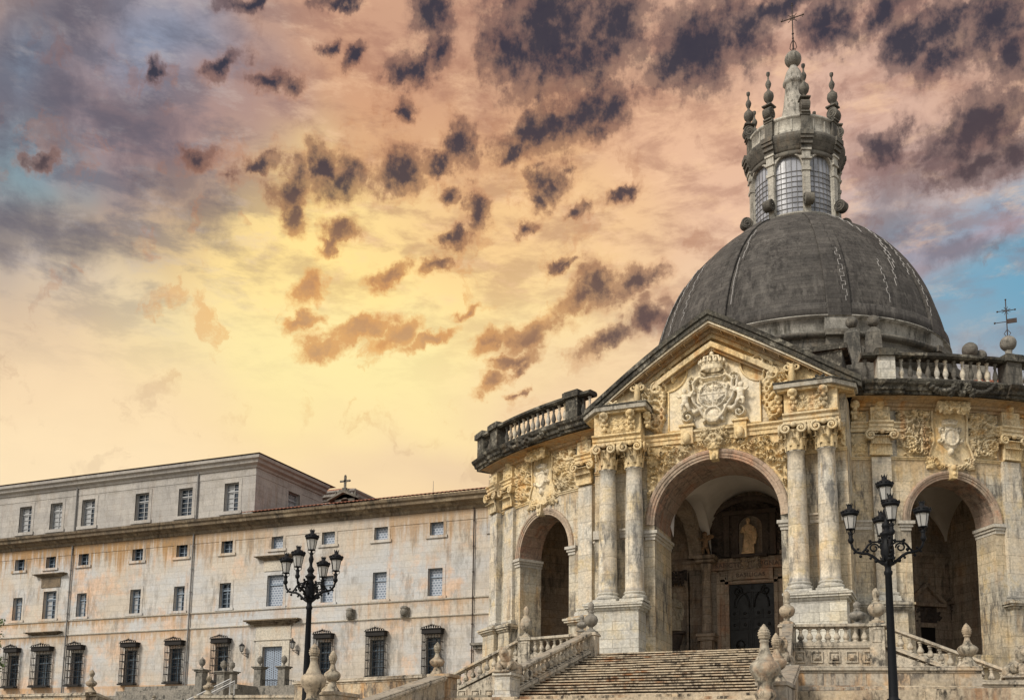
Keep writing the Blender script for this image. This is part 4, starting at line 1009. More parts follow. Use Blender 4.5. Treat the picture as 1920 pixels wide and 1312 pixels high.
# --- balustrade on the portico cornice
bal_prof = [(.055, 0), (.10, 0), (.10, .06), (.06, .08), (.07, .11), (.115, .20), (.12, .27), (.09, .38), (.055, .50), (.05, .58), (.075, .61), (.055, .64), (.055, .68), (.095, .71), (.095, .77), (.03, .77)]
roofbal = MB(); roofbal.lathe([(r*1.05, z*1.22) for r, z in bal_prof], 10); rb = None
def roof_bal(s, a0, a1, posts, name='roof_balustrade'):
    global rb
    root = part(name, bas)
    m = MB(); p, q = sorted((s*ph(a0), s*ph(a1))); n = 14
    m.sweep(arc, rng(p, q, n), [(-.45, 19.05), (-1.0, 19.05), (-1.0, 19.14), (-.92, 19.22), (-.52, 19.22), (-.45, 19.14)]); m.build('bottom_rail', ST['dark'], root)
    m = MB(); m.sweep(arc, rng(p, q, n), [(-.42, 20.17), (-.96, 20.17), (-1.06, 20.24), (-1.06, 20.36), (-.94, 20.42), (-.44, 20.42), (-.36, 20.34), (-.36, 20.24)]); m.build('top_rail', ST['dark'], root)
    for a, mt in posts:
        u = s*ph(a); m = MB(); m.box(u-.36, u+.36, -1.06, -.38, 19.04, 20.2, arc, 1); m.build('post', ST[mt], root)
        m = MB(); m.box(u-.48, u+.48, -1.20, -.26, 20.2, 20.50, arc, 1); m.box(u-.42, u+.42, -1.14, -.32, 20.50, 20.56, arc, 1); m.build('post_cap', ST['dark'], root)
    N = int((a1-a0)*RP*math.pi/180/.375)
    for i in range(N):
        a = a0+(i+.5)*(a1-a0)/N
        if any(abs(a-pa) < 1.35 for pa, _ in posts): continue
        X, Y, _ = arc(s*ph(a), 0, -.72)
        if rb is None: o = rb = roofbal.build('baluster', ST['column'], root)
        else: o = rb.copy(); COL.objects.link(o); o.parent = root
        o.location = (X, Y, 19.22)
        if (i*7+int(s)) % 5 < 2: 
            o.data = dbal.data
dbal = roofbal.build('baluster', ST['drum'], bas, (XA, 60, 15)); 
roof_bal(-1, 17.5, 43.8, [(20.5, 'dark'), (38.0, 'dark'), (42.8, 'dark')])
roof_bal(1, 17.5, 43.8, [(20.4, 'block'), (36.6, 'drum'), (43.4, 'dark')])
bpy.data.objects.remove(dbal)

# --- portico roof terrace and body of the church behind
m = MB()
A = rng(-ph(44), ph(44), 24); top_ = [arc(u, 18.95, -.4) for u in A]
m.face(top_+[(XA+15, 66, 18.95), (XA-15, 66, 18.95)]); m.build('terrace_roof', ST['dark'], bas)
m = MB(); m.polybar([(-6.2, 18.6), (6.2, 18.6), (0, 22.0)], .6, 14.0, FC); m.build('gable_roof', ST['tile'], bas)

# --- sheltered porch
m = MB()
F = flat(55.0)
# inner facade, flat centre and curved sides
m.box(-4.95, 4.95, 0, .4, ZF-.2, 17.2, F)
RI = 13.9
def iarc(u, z, d):
    a = u/RI; r = RI+d*-1; return (XA+r*math.sin(a), YC-r*math.cos(a), z)
for s in (-1, 1):
    m.box(*sorted((s*RI*R_(20.9), s*RI*R_(66))), 0, .4, ZF-.2, 17.2, iarc, 10)
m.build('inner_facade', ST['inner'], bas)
# groin vault over the centre bay
def vault_z(t, lo, hi, zs=12.95, H=3.5):
    q = (t-(lo+hi)/2)/((hi-lo)/2); return zs+H*math.sqrt(max(0, 1-q*q))
n1, n2 = 48, 40; P = np.zeros((n1+1, n2+1, 3))
for i in range(n1+1):
    for j in range(n2+1):
        y = 49.4+5.7*j/n2; w_ = 3.38-1.05*j/n2; x = -w_+2*w_*i/n1
        P[i, j] = (XA+x, y, max(vault_z(x, -w_, w_, 12.95, 3.5), vault_z(y, 49.4, 55.1, 12.95, 2.72)))
m = MB(); m.quad_grid(P); m.build('vault', ST['plaster'], bas)
for s in (-1, 1):
    P = np.zeros((n1+1, n2+1, 3))
    for i in range(n1+1):
        for j in range(n2+1):
            a = 8.+(43.-8.)*i/n1; d = 1.3+5.2*j/n2
            X, Y, _ = arc(s*ph(a), 0, d)
            P[i, j] = (X, Y, max(vault_z(a, 8, 43, 12.95, 3.0), vault_z(d, 1.3, 6.5, 12.95, 3.0)))
    m = MB(); m.quad_grid(P); m.build('vault', ST['plaster'], bas)
    # transverse arch between bays
    TA, LT = (lambda A_, B_: ((lambda u, z, d, A_=A_, B_=B_: (A_[0]+(B_[0]-A_[0])*u/5.26+s_*d*.98, A_[1]+(B_[1]-A_[1])*u/5.26+d*.2, z)), 5.26))((XA+s*3.36, 49.5), (XA+s*2.36, 54.66))
    s_ = s; m = MB(); arch_sweep(m, TA, 2.63, 12.95, 2.28, [(.42, 0), (0, 0), (0, .75), (.42, .75), (.42, 0)], 24); m.build('transverse_arch', ST['inner'], bas)
    m = MB(); F_ = lambda u, z, d, s=s: (XA+s*(13.6+d)*1.0, u, z)
    X, Y, _ = arc(s*ph(43), 0, 2.9)
    m.face([arc(s*ph(43), ZF, 1.3), arc(s*ph(43), ZF, 6.8), arc(s*ph(43), 17, 6.8), arc(s*ph(43), 17, 1.3)]); m.build('end_wall', ST['inner'], bas)
for s in (-1, 1):
    m = MB(); m.box(*sorted((s*4.6, s*5.6)), 0.62, 2.98, ZF, 17.0, FC); m.build('inner_pier', ST['inner'], bas)
# floor of porch
m = MB(); m.face([arc(u, ZF, -.3) for u in A]+[(XA+16, 60, ZF), (XA-16, 60, ZF)]); m.build('porch_floor', ST['steps'], bas)
m = MB(); m.face([arc(u, 17.3, .2) for u in A]+[(XA+15, 60, 17.3), (XA-15, 60, 17.3)][::1]); m.build('porch_ceiling_slab', ST['dark'], bas)
# inner impost band
m = MB(); m.sweep(F, [-4.95, 4.95], [(.02, 12.4), (-.08, 12.4), (-.12, 12.6), (-.24, 12.75), (-.24, 12.88), (.02, 12.9)])
for s in (-1, 1): m.sweep(iarc, rng(*sorted((s*RI*R_(20.9), s*RI*R_(60))), 8), [(.02, 12.4), (-.08, 12.4), (-.12, 12.6), (-.24, 12.75), (-.24, 12.88), (.02, 12.9)])
m.build('inner_string', ST['inner'], bas)
# doorway
dr = part('doorway', bas)
m = MB()
for q in (-1, 1): m.box(*sorted((q*1.16, q*1.36)), -.22, .02, ZF, 11.75, F); m.box(*sorted((q*1.36, q*1.62)), -.14, .02, ZF, 11.95, F); m.box(*sorted((q*1.62, q*1.80)), -.22, .02, ZF, 12.15, F)
m.box(-1.36, 1.36, -.22, .02, 11.5, 11.66, F); m.box(-1.62, 1.62, -.14, .02, 11.66, 11.80, F)
bevel(m.build('door_frame', ST['arch'], dr), .01)
m = MB(); m.box(-1.15, -.92, -.32, -.05, 11.66, 12.24, F); m.box(.92, 1.15, -.32, -.05, 11.66, 12.24, F); m.box(-1.02, 1.02, -.30, -.02, 11.72, 12.24, F); m.build('inscription_tablet', ST['arch'], dr)
m = MB(); m.box(-2.2, 2.2, -.22, .02, 12.28, 12.78, F); m.build('inscription_frieze', ST['arch'], dr)
def lettering(txt, u, z, size, d):
    cu = bpy.data.curves.new('lettering', 'FONT'); cu.body = txt; cu.size = size; cu.extrude = .015; cu.align_x = 'CENTER'; cu.space_character = 1.12; cu.bevel_depth = .004
    o = bpy.data.objects.new('lettering', cu); COL.objects.link(o); o.parent = dr
    X, Y, Z = F(u, z, d); o.location = (X, Y, Z); o.rotation_euler = (R_(90), 0, 0)
    bpy.context.view_layer.update(); me = bpy.data.meshes.new_from_object(o.evaluated_get(bpy.context.evaluated_depsgraph_get())); mw = o.location.copy(); bpy.data.objects.remove(o)
    me.materials.clear(); me.materials.append(ST['letters']); o = bpy.data.objects.new('lettering', me); COL.objects.link(o); o.parent = dr; o.location = mw; o.rotation_euler = (R_(90), 0, 0); return o
lettering('SANCTI', -1.22, 12.40, .33, -.24); lettering('IGNATII', 1.22, 12.40, .33, -.24); lettering('BASILICAS', 0, 11.84, .30, -.32)
FD = lambda u, z, d: F(u, z, d-.10)
m = MB(); m.box(-1.16, 1.16, -.05, -.01, ZF, 11.5, F); door = m.build('door', ST['door'], dr)
m = MB()
for q in (-1, 1):
    m.box(*sorted((q*.02, q*.07)), -.0, .06, ZF, 11.5, FD)
    for z0, z1 in ((6.6, 7.5), (7.6, 9.0), (9.1, 9.6), (9.7, 10.2)):
        cols = ((.12, .58), (.66, 1.10)) if z0 > 9 or z0 < 7 else ((.14, 1.08),)
        for a, b in cols:
            a, b = sorted((q*a, q*b)); m.box(a, b, -.0, .06, z0, z1, FD); m.box(a+.07, b-.07, -.04, .0, z0+.07, z1-.07, FD); 
            if b-a > .6: m.ball(FD((a+b)/2, (z0+z1)/2, -.04), .26, 10, 6, sy=.3)
            else: m.ball(FD((a+b)/2, (z0+z1)/2, -.05), .09, 6, 4, sy=.4)
    m.tube([FD(q*.12, 10.3, 0)]+[FD(q*(.12+.38*(1-math.cos(a))), 10.3+.75*math.sin(a), -.02) for a in rng(0, math.pi, 14)], .045, 5)
    m.tube(spiral_pts(FD(q*.72, 11.15, -.02), .26, 1.5, (1, 0), q), .04, 5)
arch_sweep(m, FD, 0, 10.3, .78, [(0, .02), (0, -.03), (.09, -.03), (.09, .02)], 20)
m.build('door_panels', ST['door'], door)
# aedicula above the door, arched carved top, niche
c = Carve(-3.3, 3.3, 12.95, 16.5, .06, 91)
c.foliage(60, .15, .34, (-3.0, -1.0, 13.0, 16.0), 0); c.foliage(20, .12, .25, (-1.0, 0, 15.3, 16.2), 0)
c.scroll(-1.9, 13.5, .4, 1); c.scroll(1.9, 13.5, .4, -1); c.ring(0, 16.1, .5, .25, .1)
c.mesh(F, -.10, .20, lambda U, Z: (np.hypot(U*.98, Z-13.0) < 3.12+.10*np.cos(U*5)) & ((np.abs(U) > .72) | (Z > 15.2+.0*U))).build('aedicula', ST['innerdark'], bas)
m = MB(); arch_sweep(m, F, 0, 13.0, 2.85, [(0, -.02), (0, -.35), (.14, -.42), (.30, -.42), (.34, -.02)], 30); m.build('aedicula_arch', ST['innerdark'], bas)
m = MB()
for q in (-1, 1):
    for x in (1.05, 2.55): mm = MB(); mm.box(*sorted((q*x, q*(x+.3))), -.36, 0, 12.95, 15.2 if x < 2 else 14.2, F); mm.build('aedicula_pilaster', ST['innerdark'], bas)
m.box(-1.4, 1.4, -.42, 0, 15.15, 15.35, F); m.box(-.9, .9, -.6, 0, 12.85, 13.0, F); m.build('aedicula_entablature', ST['innerdark'], bas)
m = MB(); arch_wall(m, flat(54.82), -.95, .95, 12.95, 15.3, 0, .62, 14.5, .6, n=14, nu=1); m.build('niche_frame', ST['innerdark'], bas)
m = MB(); m.box(-.7, .7, .3, .36, 12.9, 15.3, F); m.build('niche_back', ST['innerdark'], bas)
c = Carve(-.6, .6, 12.2, 13.0, .035, 95); c.foliage(26, .1, .2, (-.5, 0, 12.25, 12.95), 0); c.mesh(F, -.28, .2, None, .1).build('bracket_carving', ST['inner'], bas)
# marble columns flanking the door with angels above
for s in (-1, 1):
    cl = MB(); cl.lathe([(.27, 8.9), (.32, 9.0), (.26, 9.06), (.26, 9.1), (.225, 12.05), (.25, 12.1), (.24, 12.14), (.3, 12.35), (.34, 12.55), (.27, 12.6)], 18, (XA+s*2.22, 54.3, 0))
    o = cl.build('marble_column', ST['inner' if s < 0 else 'inner'], bas)
    m = MB(); m.box(s*2.22-.42, s*2.22+.42, -1.1, -.1, 8.5, 8.7, F); m.box(s*2.22-.5, s*2.22+.5, -1.2, -.1, 8.7, 8.85, F); m.box(s*2.22-.3, s*2.22+.3, -1.0, -.1, ZF, 8.5, F); m.build('pedestal', ST['inner'], o)
    m = MB(); m.box(s*2.22-.48, s*2.22+.48, -1.15, 0, 12.6, 12.72, F); m.box(s*2.22-.56, s*2.22+.56, -1.25, 0, 12.78, 12.95, F); m.box(s*2.22-.44, s*2.22+.44, -1.05, 0, 12.72, 12.78, F); m.build('entablature_block', ST['inner'], o)
    # side niche
    x = s*3.95
    m = MB(); arch_wall(m, flat(54.72), x-.66, x+.66, ZF, 12.3, x, .55, 11.2, .28, n=12, nu=1, zb=8.4); m.build('side_niche', ST['inner'], bas)
    c = Carve(x-.62, x+.62, 11.5, 12.4, .05, 97+s); c.foliage(16, .12, .22, (x-.6, x, 11.8, 12.35), x); c.mesh(flat(54.7), 0, .2, None, .1).build('niche_carving', ST['innerdark'], bas)
    m = MB(); m.box(x-.5, x+.5, -.75, -.28, 8.95, 9.1, F); m.lathe([(.10, 6.6), (.3, 6.8), (.34, 7.6), (.2, 8.2), (.42, 8.9)], 12, (XA+x, 54.55, 0)); m.build('niche_bracket', ST['innerdark'], bas)
# pedimented doors and little windows on the curved inner wall
def inner_door(deg, w_, z1, dark=True):
    u = RI*R_(deg)
    m = MB(); m.box(u-w_-.22, u-w_, -.12, .02, ZF, z1+.22, iarc); m.box(u+w_, u+w_+.22, -.12, .02, ZF, z1+.22, iarc); m.box(u-w_, u+w_, -.12, .02, z1, z1+.22, iarc)
    m.box(u-w_-.5, u+w_+.5, -.34, .02, z1+1.05, z1+1.22, iarc); m.polybar([(u-w_-.5, z1+1.22), (u+w_+.5, z1+1.22), (u, z1+2.15)], -.12, .02, iarc)
    for q in (-1, 1):
        m.polybar([(u+q*(w_+.6), z1+1.22), (u+q*(w_+.35), z1+1.22), (u, z1+2.02), (u, z1+2.28)][::q], -.34, .02, iarc)
    o = m.build('porch_doorway', ST['inner'], bas)
    c = Carve(u-w_-.4, u+w_+.4, z1+.25, z1+1.05, .05, int(abs(deg))); c.foliage(26, .12, .22, None, None); c.mesh(iarc, -.06, .16).build('carved_panel', ST['innerdark'], o)
    m = MB(); m.box(u-w_, u+w_, -.015, .02, ZF, z1, iarc); m.build('door_leaf', ST['door'], o)
for d_ in (-40, 27.5, 47): inner_door(d_, .62, 9.3)
inner_door(36.5, .55, 9.1)
for d_, z0 in ((31.5, 10.2), (31.5, 12.0+1.3), (-31, 10.2)):
    u = RI*R_(d_); m = MB(); m.box(u-.28, u+.28, -.012, .02, z0, z0+.95, iarc); o = m.build('small_window', ST['glass'], bas)
    m = MB(); 
    for a, b, p, q in ((u-.4, u+.4, z0-.14, z0), (u-.36, u+.36, z0+.95, z0+1.05), (u-.38, u-.28, z0, z0+.95), (u+.28, u+.38, z0, z0+.95)): m.box(a, b, -.08, .02, p, q, iarc)
    m.build('frame', ST['inner'], o)
# pilaster strips on the curved inner wall
for d_ in (-46, -34.5, -26, 24, 34, 40.5, 51):
    u = RI*R_(d_); m = MB(); m.box(u-.3, u+.3, -.10, .02, ZF, 12.4, iarc); m.build('inner_pilaster', ST['inner'], bas)
# hidden body of the church between porch and drum
XD, YD = XA-.35, 79.5
m = MB(); m.lathe([(18, 2), (18, 23.4), (18.4, 23.6), (18.4, 24.0), (17.6, 24.1), (12.2, 27.4), (11, 27.5)], 64, (XD, YD, 0)); m.build('rotunda', ST['drum'], bas)
m = MB()
for i in range(6):
    x = XA+8+i*.9; m.box(x, x+.9, 58.5, 62, 19+.0*i, 22.6-.1*i)
m.build('roof_structure', ST['tile'], bas)
m = MB(); m.box(XA+3.2, XA+4.6, 58.5, 61, 21, 25.0); m.box(XA+2.9, XA+4.9, 58.3, 61, 25.0, 25.3); m.build('chimney_block', ST['dark'], bas)
# ball-topped obelisks on the roof
for x, y, z, h in ((4.9, 62, 25.4, 2.9), (6.05, 62.5, 25.5, 2.9)):
    m = MB(); X = XA+x; m.box(X-.6, X+.6, y-.6, y+.6, 20, z); 
    v = [(-.52, -.52), (.52, -.52), (.52, .52), (-.52, .52)]
    for i in range(4):
        a, b = v[i], v[(i+1) % 4]; m.face([(X+a[0], y+a[1], z), (X+b[0], y+b[1], z), (X+b[0]*.80, y+b[1]*.80, z+h*.62), (X+a[0]*.80, y+a[1]*.80, z+h*.62)]); m.face([(X+a[0]*.80, y+a[1]*.80, z+h*.62), (X+b[0]*.80, y+b[1]*.80, z+h*.62), (X+b[0]*.2, y+b[1]*.2, z+h*.75), (X+a[0]*.2, y+a[1]*.2, z+h*.75)])
    m.ball((X, y, z+h*.88), .36, 12, 9); m.build('roof_obelisk', ST['drum'], bas)
for x, y, z, r in ((11.1, 60, 24.55, .42), (11.6, 60.5, 24.3, .36)):
    m = MB(); X = XA+x; m.ball((X, y, z), r, 14, 10); m.lathe([(.34, -1.2), (.34, -.6), (.15, -.5), (.2, -.35)], 12, (X, y, z)); m.box(X-.45, X+.45, y-.45, y+.45, 19, z-1.1); m.build('roof_ball', ST['drum'], bas)

# ================================================================= DOME AND LANTERN (parts of the basilica)
XD = -10.5
DP = [(10.78, 31.75), (10.67, 32.64), (10.52, 33.45), (10.32, 34.27), (10.07, 35.09), (9.77, 35.91), (9.41, 36.72), (8.99, 37.54), (8.51, 38.36), (7.95, 39.18), (7.3, 39.99), (6.54, 40.81), (5.64, 41.63), (4.54, 42.45), (3.71, 42.94), (3.5, 43.0)]
def drr(z):
    for (r0_, z0), (r1_, z1) in zip(DP[:-1], DP[1:]):
        if z <= z1: t = (z-z0)/(z1-z0); return r0_+(r1_-r0_)*t
    return DP[-1][0]
def dome_pt(a, z, o=0.):
    r = drr(z)+o; return (XD+r*math.sin(a), YD-r*math.cos(a), z)
zs_ = [DP[0][1]+(DP[-1][1]-DP[0][1])*(math.sin(i/40*math.pi/2)) for i in range(41)]
m = MB(); m.lathe([(drr(z), z) for z in zs_], 128, (XD, YD, 0), uvr=9.0, mod=lambda a, t, z: 1+.0085*math.cos(8*a+math.pi)*0-.006*(1-math.cos(8*a))*0)
dome = m.build('dome', ST['dome'], bas)
for k in range(8):
    a0 = R_(22.5+45*k); hw = R_(4.1)
    m = MB(); P = np.zeros((7, len(zs_), 3))
    for j, z in enumerate(zs_):
        for i, (da, o) in enumerate(((-1, -.05), (-1, .16), (-.93, .20), (0, .21), (.93, .20), (1, .16), (1, -.05))): P[i, j] = dome_pt(a0+da*hw*(1+.25*(z-31)/12), z, o)
    m.quad_grid(P, uv=lambda i, j: (i*.25, zs_[j]), smooth=False); m.build('rib', ST['dome'], dome)
# lower border band
m = MB(); m.lathe([(10.80, 31.72), (10.90, 31.76), (10.80, 32.7), (10.66, 32.74)], 128, (XD, YD, 0)); m.build('border_band', ST['dome'], dome)
# stepped white repair lines
def repair(pts, w_=.024):
    m = MB()
    for (a, z), (b, y) in zip(pts[:-1], pts[1:]):
        n = max(1, int(abs(z-y)/.5)); 
        m.tube([dome_pt(R_(a+(b-a)*i/n), z+(y-z)*i/n, .215) for i in range(n+1)], w_, 4)
    m.build('repair_line', ST['mortar'], dome)
rr = random.Random(11)
def zig(a, z0, z1, st, am, drift=0.):
    z = z0; s = 1; p = [(a, z)]
    while z < z1:
        z2 = z+st*rr.uniform(.7, 1.3); p.append((p[-1][0], z2)); a2 = a+drift*(z2-z0)+s*am*rr.uniform(.4, 1); p.append((a2, z2)); s = -s; z = z2
    return p
repair(zig(25, 32.8, 37.3, .38, .9, -.1)); repair(zig(-16, 33.6, 36.9, .9, .12), .03); repair(zig(-14.5, 37.5, 40.2, .7, .5, .1), .03)
repair(zig(42, 33, 36.4, .35, .6)); repair(zig(47, 34.5, 38.2, .5, .6, 1.0), .026); repair(zig(50, 36.2, 40.6, .4, 1.0, 1.2), .03); repair(zig(44, 39.6, 42.2, .35, 1.2, -2.2), .03)
repair(zig(-41, 34, 38.6, .4, .7, .1)); repair(zig(-50, 33.5, 38.8, .3, .5, .2), .03); repair(zig(64, 33, 37, .4, .8)); repair(zig(-60, 34, 38, .4, .8)); repair(zig(58, 36, 39.6, .3, .9, .6), .026)
# drum
drum = part('drum', bas)
def ring(prof, mat, name, n=128): m = MB(); m.lathe(prof, n, (XD, YD, 0)); return m.build(name, ST[mat], drum)
ring([(10.6, 30.55), (10.62, 30.6), (10.62, 31.70), (10.95, 31.72), (10.95, 31.80), (10.6, 31.84)], 'drumwhite', 'white_band')
ring([(10.5, 30.2), (11.1, 30.22), (11.25, 30.36), (11.25, 30.5), (10.9, 30.58), (10.5, 30.60)], 'drum', 'upper_cornice')
ring([(10.8, 29.2), (10.8, 30.22)], 'drum', 'drum_band')
ring([(10.8, 28.5), (11.2, 28.62), (11.3, 28.8), (11.62, 28.95), (11.7, 29.1), (11.7, 29.2), (10.8, 29.25)], 'drum', 'lower_cornice')
ring([(10.9, 24.0), (10.9, 28.5)], 'drumwhite', 'drum_wall')
for k in range(8):
    a0 = R_(22.5+45*k)
    for name, z0, z1, r1, mat, hw in (('rib_pedestal', 30.58, 31.86, 10.86, 'drumwhite', 5.2), ('cornice_break', 30.2, 30.6, 11.45, 'drum', 5.6), ('band_break', 29.2, 30.2, 11.05, 'drum', 5.2), ('cornice_break', 28.6, 29.24, 11.95, 'drum', 5.6), ('drum_pilaster', 24, 28.6, 11.15, 'drumwhite', 5.0)):
        m = MB(); m.box(-R_(hw), R_(hw), 0, 1, z0, z1, lambda u, z, d, a0=a0, r1=r1: (XD+(r1-d*1.2)*math.sin(a0+u), YD-(r1-d*1.2)*math.cos(a0+u), z), 3); m.build(name, ST[mat], drum)

# ---- lantern
XD = -10.28
lan = part('lantern', bas)
def lring(prof, mat, name, n=64): m = MB(); m.lathe(prof, n, (XD, YD, 0)); return m.build(name, ST[mat], lan)
lring([(4.1, 42.2), (4.05, 42.6), (3.95, 42.7), (3.9, 42.95), (3.62, 43.0), (3.5, 43.1), (3.3, 43.15)], 'drum', 'base_ring')
RL = 3.36
def larc(u, z, d): return (XD+(RL-d)*math.sin(u/RL), YD-(RL-d)*math.cos(u/RL), z)
w8 = 2*math.pi*RL/8
m = MB()
for k in range(8): arch_wall(m, larc, (k-.5)*w8, (k+.5)*w8, 43.0, 48.35, k*w8, 1.04, 47.0, .35, n=14, nu=3, zb=43.35, back=False)
m.build('lantern_wall', ST['lantern'], lan)
wm_ = None
for k in range(8):
    g = MB(); n = 14; u0, r = 0, 1.04; mp = lambda u, z, d: ((RL-d)*math.sin(u/RL), -(RL-d)*math.cos(u/RL), z)
    if wm_ is None:
        us = rng(-r, r, n)
        for p, q in zip(us[:-1], us[1:]):
            zt = lambda u: 47.0+math.sqrt(max(0, r*r-u*u))
            g.face([mp(p, 43.35, .22), mp(q, 43.35, .22), mp(q, zt(q), .22), mp(p, zt(p), .22)])
        wd = g.build('window', ST['lglass'], lan, (XD, YD, 0), 0)
        f = MB()
        for i in range(1, 5):
            u = -r+2*r*i/5; f.box(u-.018, u+.018, .17, .21, 43.35, 47.0+math.sqrt(r*r-u*u), mp)
        for i in range(1, 9):
            z = 43.35+i*.42; h = r if z < 47.0 else math.sqrt(max(0, r*r-(z-47.0)**2)); 
            if h > .1: f.box(-h, h, .16, .20, z-.016, z+.016, mp, 5)
        f.build('glazing_bars', ST['pipe'], wd)
        f = MB(); arch_sweep(f, mp, 0, 47.0, 1.04, [(0, .02), (0, -.05), (.07, -.07), (.13, -.05), (.13, .02)], 20, zbot=43.35); f.build('surround', ST['lantern'], wd); wm_ = wd
        continue
    c = copy_tree(wm_, lan, (XD, YD, 0), -k*math.pi/4)
# pilasters between the windows, entablature breaks, scrolls, finials
def fin_mesh():
    f = MB(); f.lathe([(.30, 0), (.30, .08), (.14, .16), (.12, .28), (.20, .36), (.34, .55), (.40, .80), (.36, 1.04), (.20, 1.22), (.10, 1.36), (.09, 1.46), (.13, 1.52), (.20, 1.70), (.23, 1.86), (.17, 2.04), (.08, 2.18), (.06, 2.40), (.07, 2.50), (.12, 2.56), (.15, 2.68), (.14, 2.80), (.05, 2.86), (.01, 2.86)], 16); return f
fm = fin_mesh(); f0 = None; sc0 = None
def scroll_mesh(R, wd):
    f = MB()
    for i in range(2):
        pass
    n = 22; pts = []
    for i in range(n+1):
        t = i/n; a = math.pi*.5+t*2*math.pi*1.0; pts.append((R*math.cos(a), R*math.sin(a)))
    f.polybar([(x, z) for x, z in pts[:-1]], -wd/2, wd/2, lambda u, z, d: (d, u, z))
    for q in (-1, 1):
        f.tube(spiral_pts((q*wd/2, 0, 0), R*.92, 1.7, (0, 1), q), R*.10, 5); f.ball((q*wd/2, 0, 0), R*.22, 8, 6)
    return f
sm_ = scroll_mesh(.44, .62)
for k in range(8):
    a0 = R_(22.5+45*k); u = a0*RL
    m = MB(); m.box(u-.24, u+.24, -.14, .2, 43.1, 47.5, larc, 1); m.box(u-.32, u+.32, -.22, .2, 46.55, 46.80, larc, 1)
    m.box(u-.30, u+.30, -.20, .2, 47.5, 48.3, larc, 1); m.box(u-.36, u+.36, -.26, .2, 47.45, 47.6, larc, 1); m.box(u-.36, u+.36, -.30, .2, 48.15, 48.3, larc, 1)
    pil = m.build('lantern_pilaster', ST['lantern'], lan)
    m = MB(); 
    for z0, z1, e in ((48.3, 48.6, .28), (48.6, 48.95, .44), (48.95, 49.2, .58), (49.2, 49.58, .66)): m.box(u-.34-e*.12, u+.34+e*.12, -e, .2, z0, z1, larc, 1)
    m.box(u-.30, u+.30, -.26, .3, 49.7, 51.15, larc, 1); m.box(u-.36, u+.36, -.34, .3, 51.0, 51.2, larc, 1); m.build('cornice_break', ST['drum'], lan)
    X, Y = XD+3.85*math.sin(a0), YD-3.85*math.cos(a0)
    if sc0 is None: sc0 = sm_.build('scroll_bracket', ST['drum'], lan, (X, Y, 44.05), a0)
    else: o = sc0.copy(); COL.objects.link(o); o.location = (X, Y, 44.05); o.rotation_euler = (0, 0, a0)
    # scroll pedestal and finial
    X, Y = XD+3.45*math.sin(a0), YD-3.45*math.cos(a0)
    if f0 is None:
        f0 = part('lantern_finial_group', lan, (X, Y, 51.15), a0)
        COL.objects.unlink(f0); bpy.data.objects.remove(f0)
        q = MB(); q.box(-.34, .34, -.34, .34, 0, .12)
        b0 = len(q.v)
        q.v += [(x*1.0, y*.98-.06, z*1.05+.62) for x, y, z in sm_.v]; q.f += [tuple(i+b0 for i in f) for f in sm_.f]; q.uv += sm_.uv; q.sm += sm_.sm
        q.box(-.40, .40, -.40, .40, 1.18, 1.28); b0 = len(q.v)
        q.v += [(x, y, z*1.02+1.26) for x, y, z in fm.v]; q.f += [tuple(i+b0 for i in f) for f in fm.f]; q.uv += fm.uv; q.sm += fm.sm
        f0 = q.build('finial', ST['drum'], lan, (X, Y, 51.15), a0)
    else: o = f0.copy(); COL.objects.link(o); o.location = (X, Y, 51.15); o.rotation_euler = (0, 0, a0)
lring([(3.36, 47.9), (3.46, 47.95), (3.5, 48.2), (3.36, 48.3), (3.4, 48.35), (3.5, 48.42), (3.52, 48.6), (3.66, 48.75), (3.70, 48.95), (3.84, 49.1), (3.88, 49.45), (3.8, 49.6), (3.4, 49.75)], 'drum', 'cornice')
lring([(3.42, 49.7), (3.36, 49.8), (3.36, 50.95), (3.46, 51.0), (3.50, 51.15), (3.2, 51.2), (2.6, 51.2)], 'lantern', 'parapet')
for i in range(64):
    if i % 8 not in (1, 6): continue
    a = i*2*math.pi/64; m = MB()
    m.box(a*3.36-.05, a*3.36+.05, -.06, .05, 49.95, 50.85, lambda u, z, d: (XD+(3.36-d)*math.sin(u/3.36), YD-(3.36-d)*math.cos(u/3.36), z)); m.build('parapet_strip', ST['lantern'], lan)
XD = -10.1
m = MB(); m.lathe([(2.7, 50.6), (2.2, 50.9), (1.62, 51.6), (1.28, 52.3), (1.04, 53.1), (.86, 54.0), (.74, 54.9), (.66, 55.75), (.72, 55.82), (.84, 55.95), (.84, 56.15), (.70, 56.22), (.70, 56.5), (.58, 56.95), (.42, 57.25), (.30, 57.42), (.26, 57.55)], 32, (XD, YD, 0), mod=lambda a, t, z: 1+.035*math.cos(8*a)*(1-t)**.5)
sp = m.build('spire', ST['spire'], lan)
m = MB(); m.ball((XD, YD, 58.15), .66, 22, 16); m.build('spire_ball', ST['urndark'], sp)
m = MB(); X, Y = XD+.05, YD
m.tube([(X, Y, 58.7), (X, Y, 63.1)], [.07, .035], 6); m.tube([(X-.85, Y, 61.72), (X+.85, Y, 61.86)], .045, 6)
for a in range(8):
    if a % 2: m.tube([(X, Y, 61.8), (X+.46*math.cos(a*math.pi/4), Y, 61.8+.46*math.sin(a*math.pi/4))], .028, 5)
m.tube([(X+.2*math.cos(a), Y, 61.8+.2*math.sin(a)) for a in rng(0, 2*math.pi, 12)], .03, 5)
for q in (-1, 1):
    m.ball((X+q*.86, Y, 61.8+q*.07), .07, 6, 5); m.tube([(X+q*.78, Y, 61.68), (X+q*.78, Y, 61.92)], .03, 5)
    m.tube([(X, Y, 59.9), (X+q*.20, Y, 59.5), (X+q*.26, Y, 59.15), (X+q*.14, Y, 58.95), (X+q*.06, Y, 59.1)], .035, 5)
    m.tube([(X, Y, 60.0), (X, Y+q*.2, 59.5), (X, Y+q*.26, 59.15)], .035, 5)
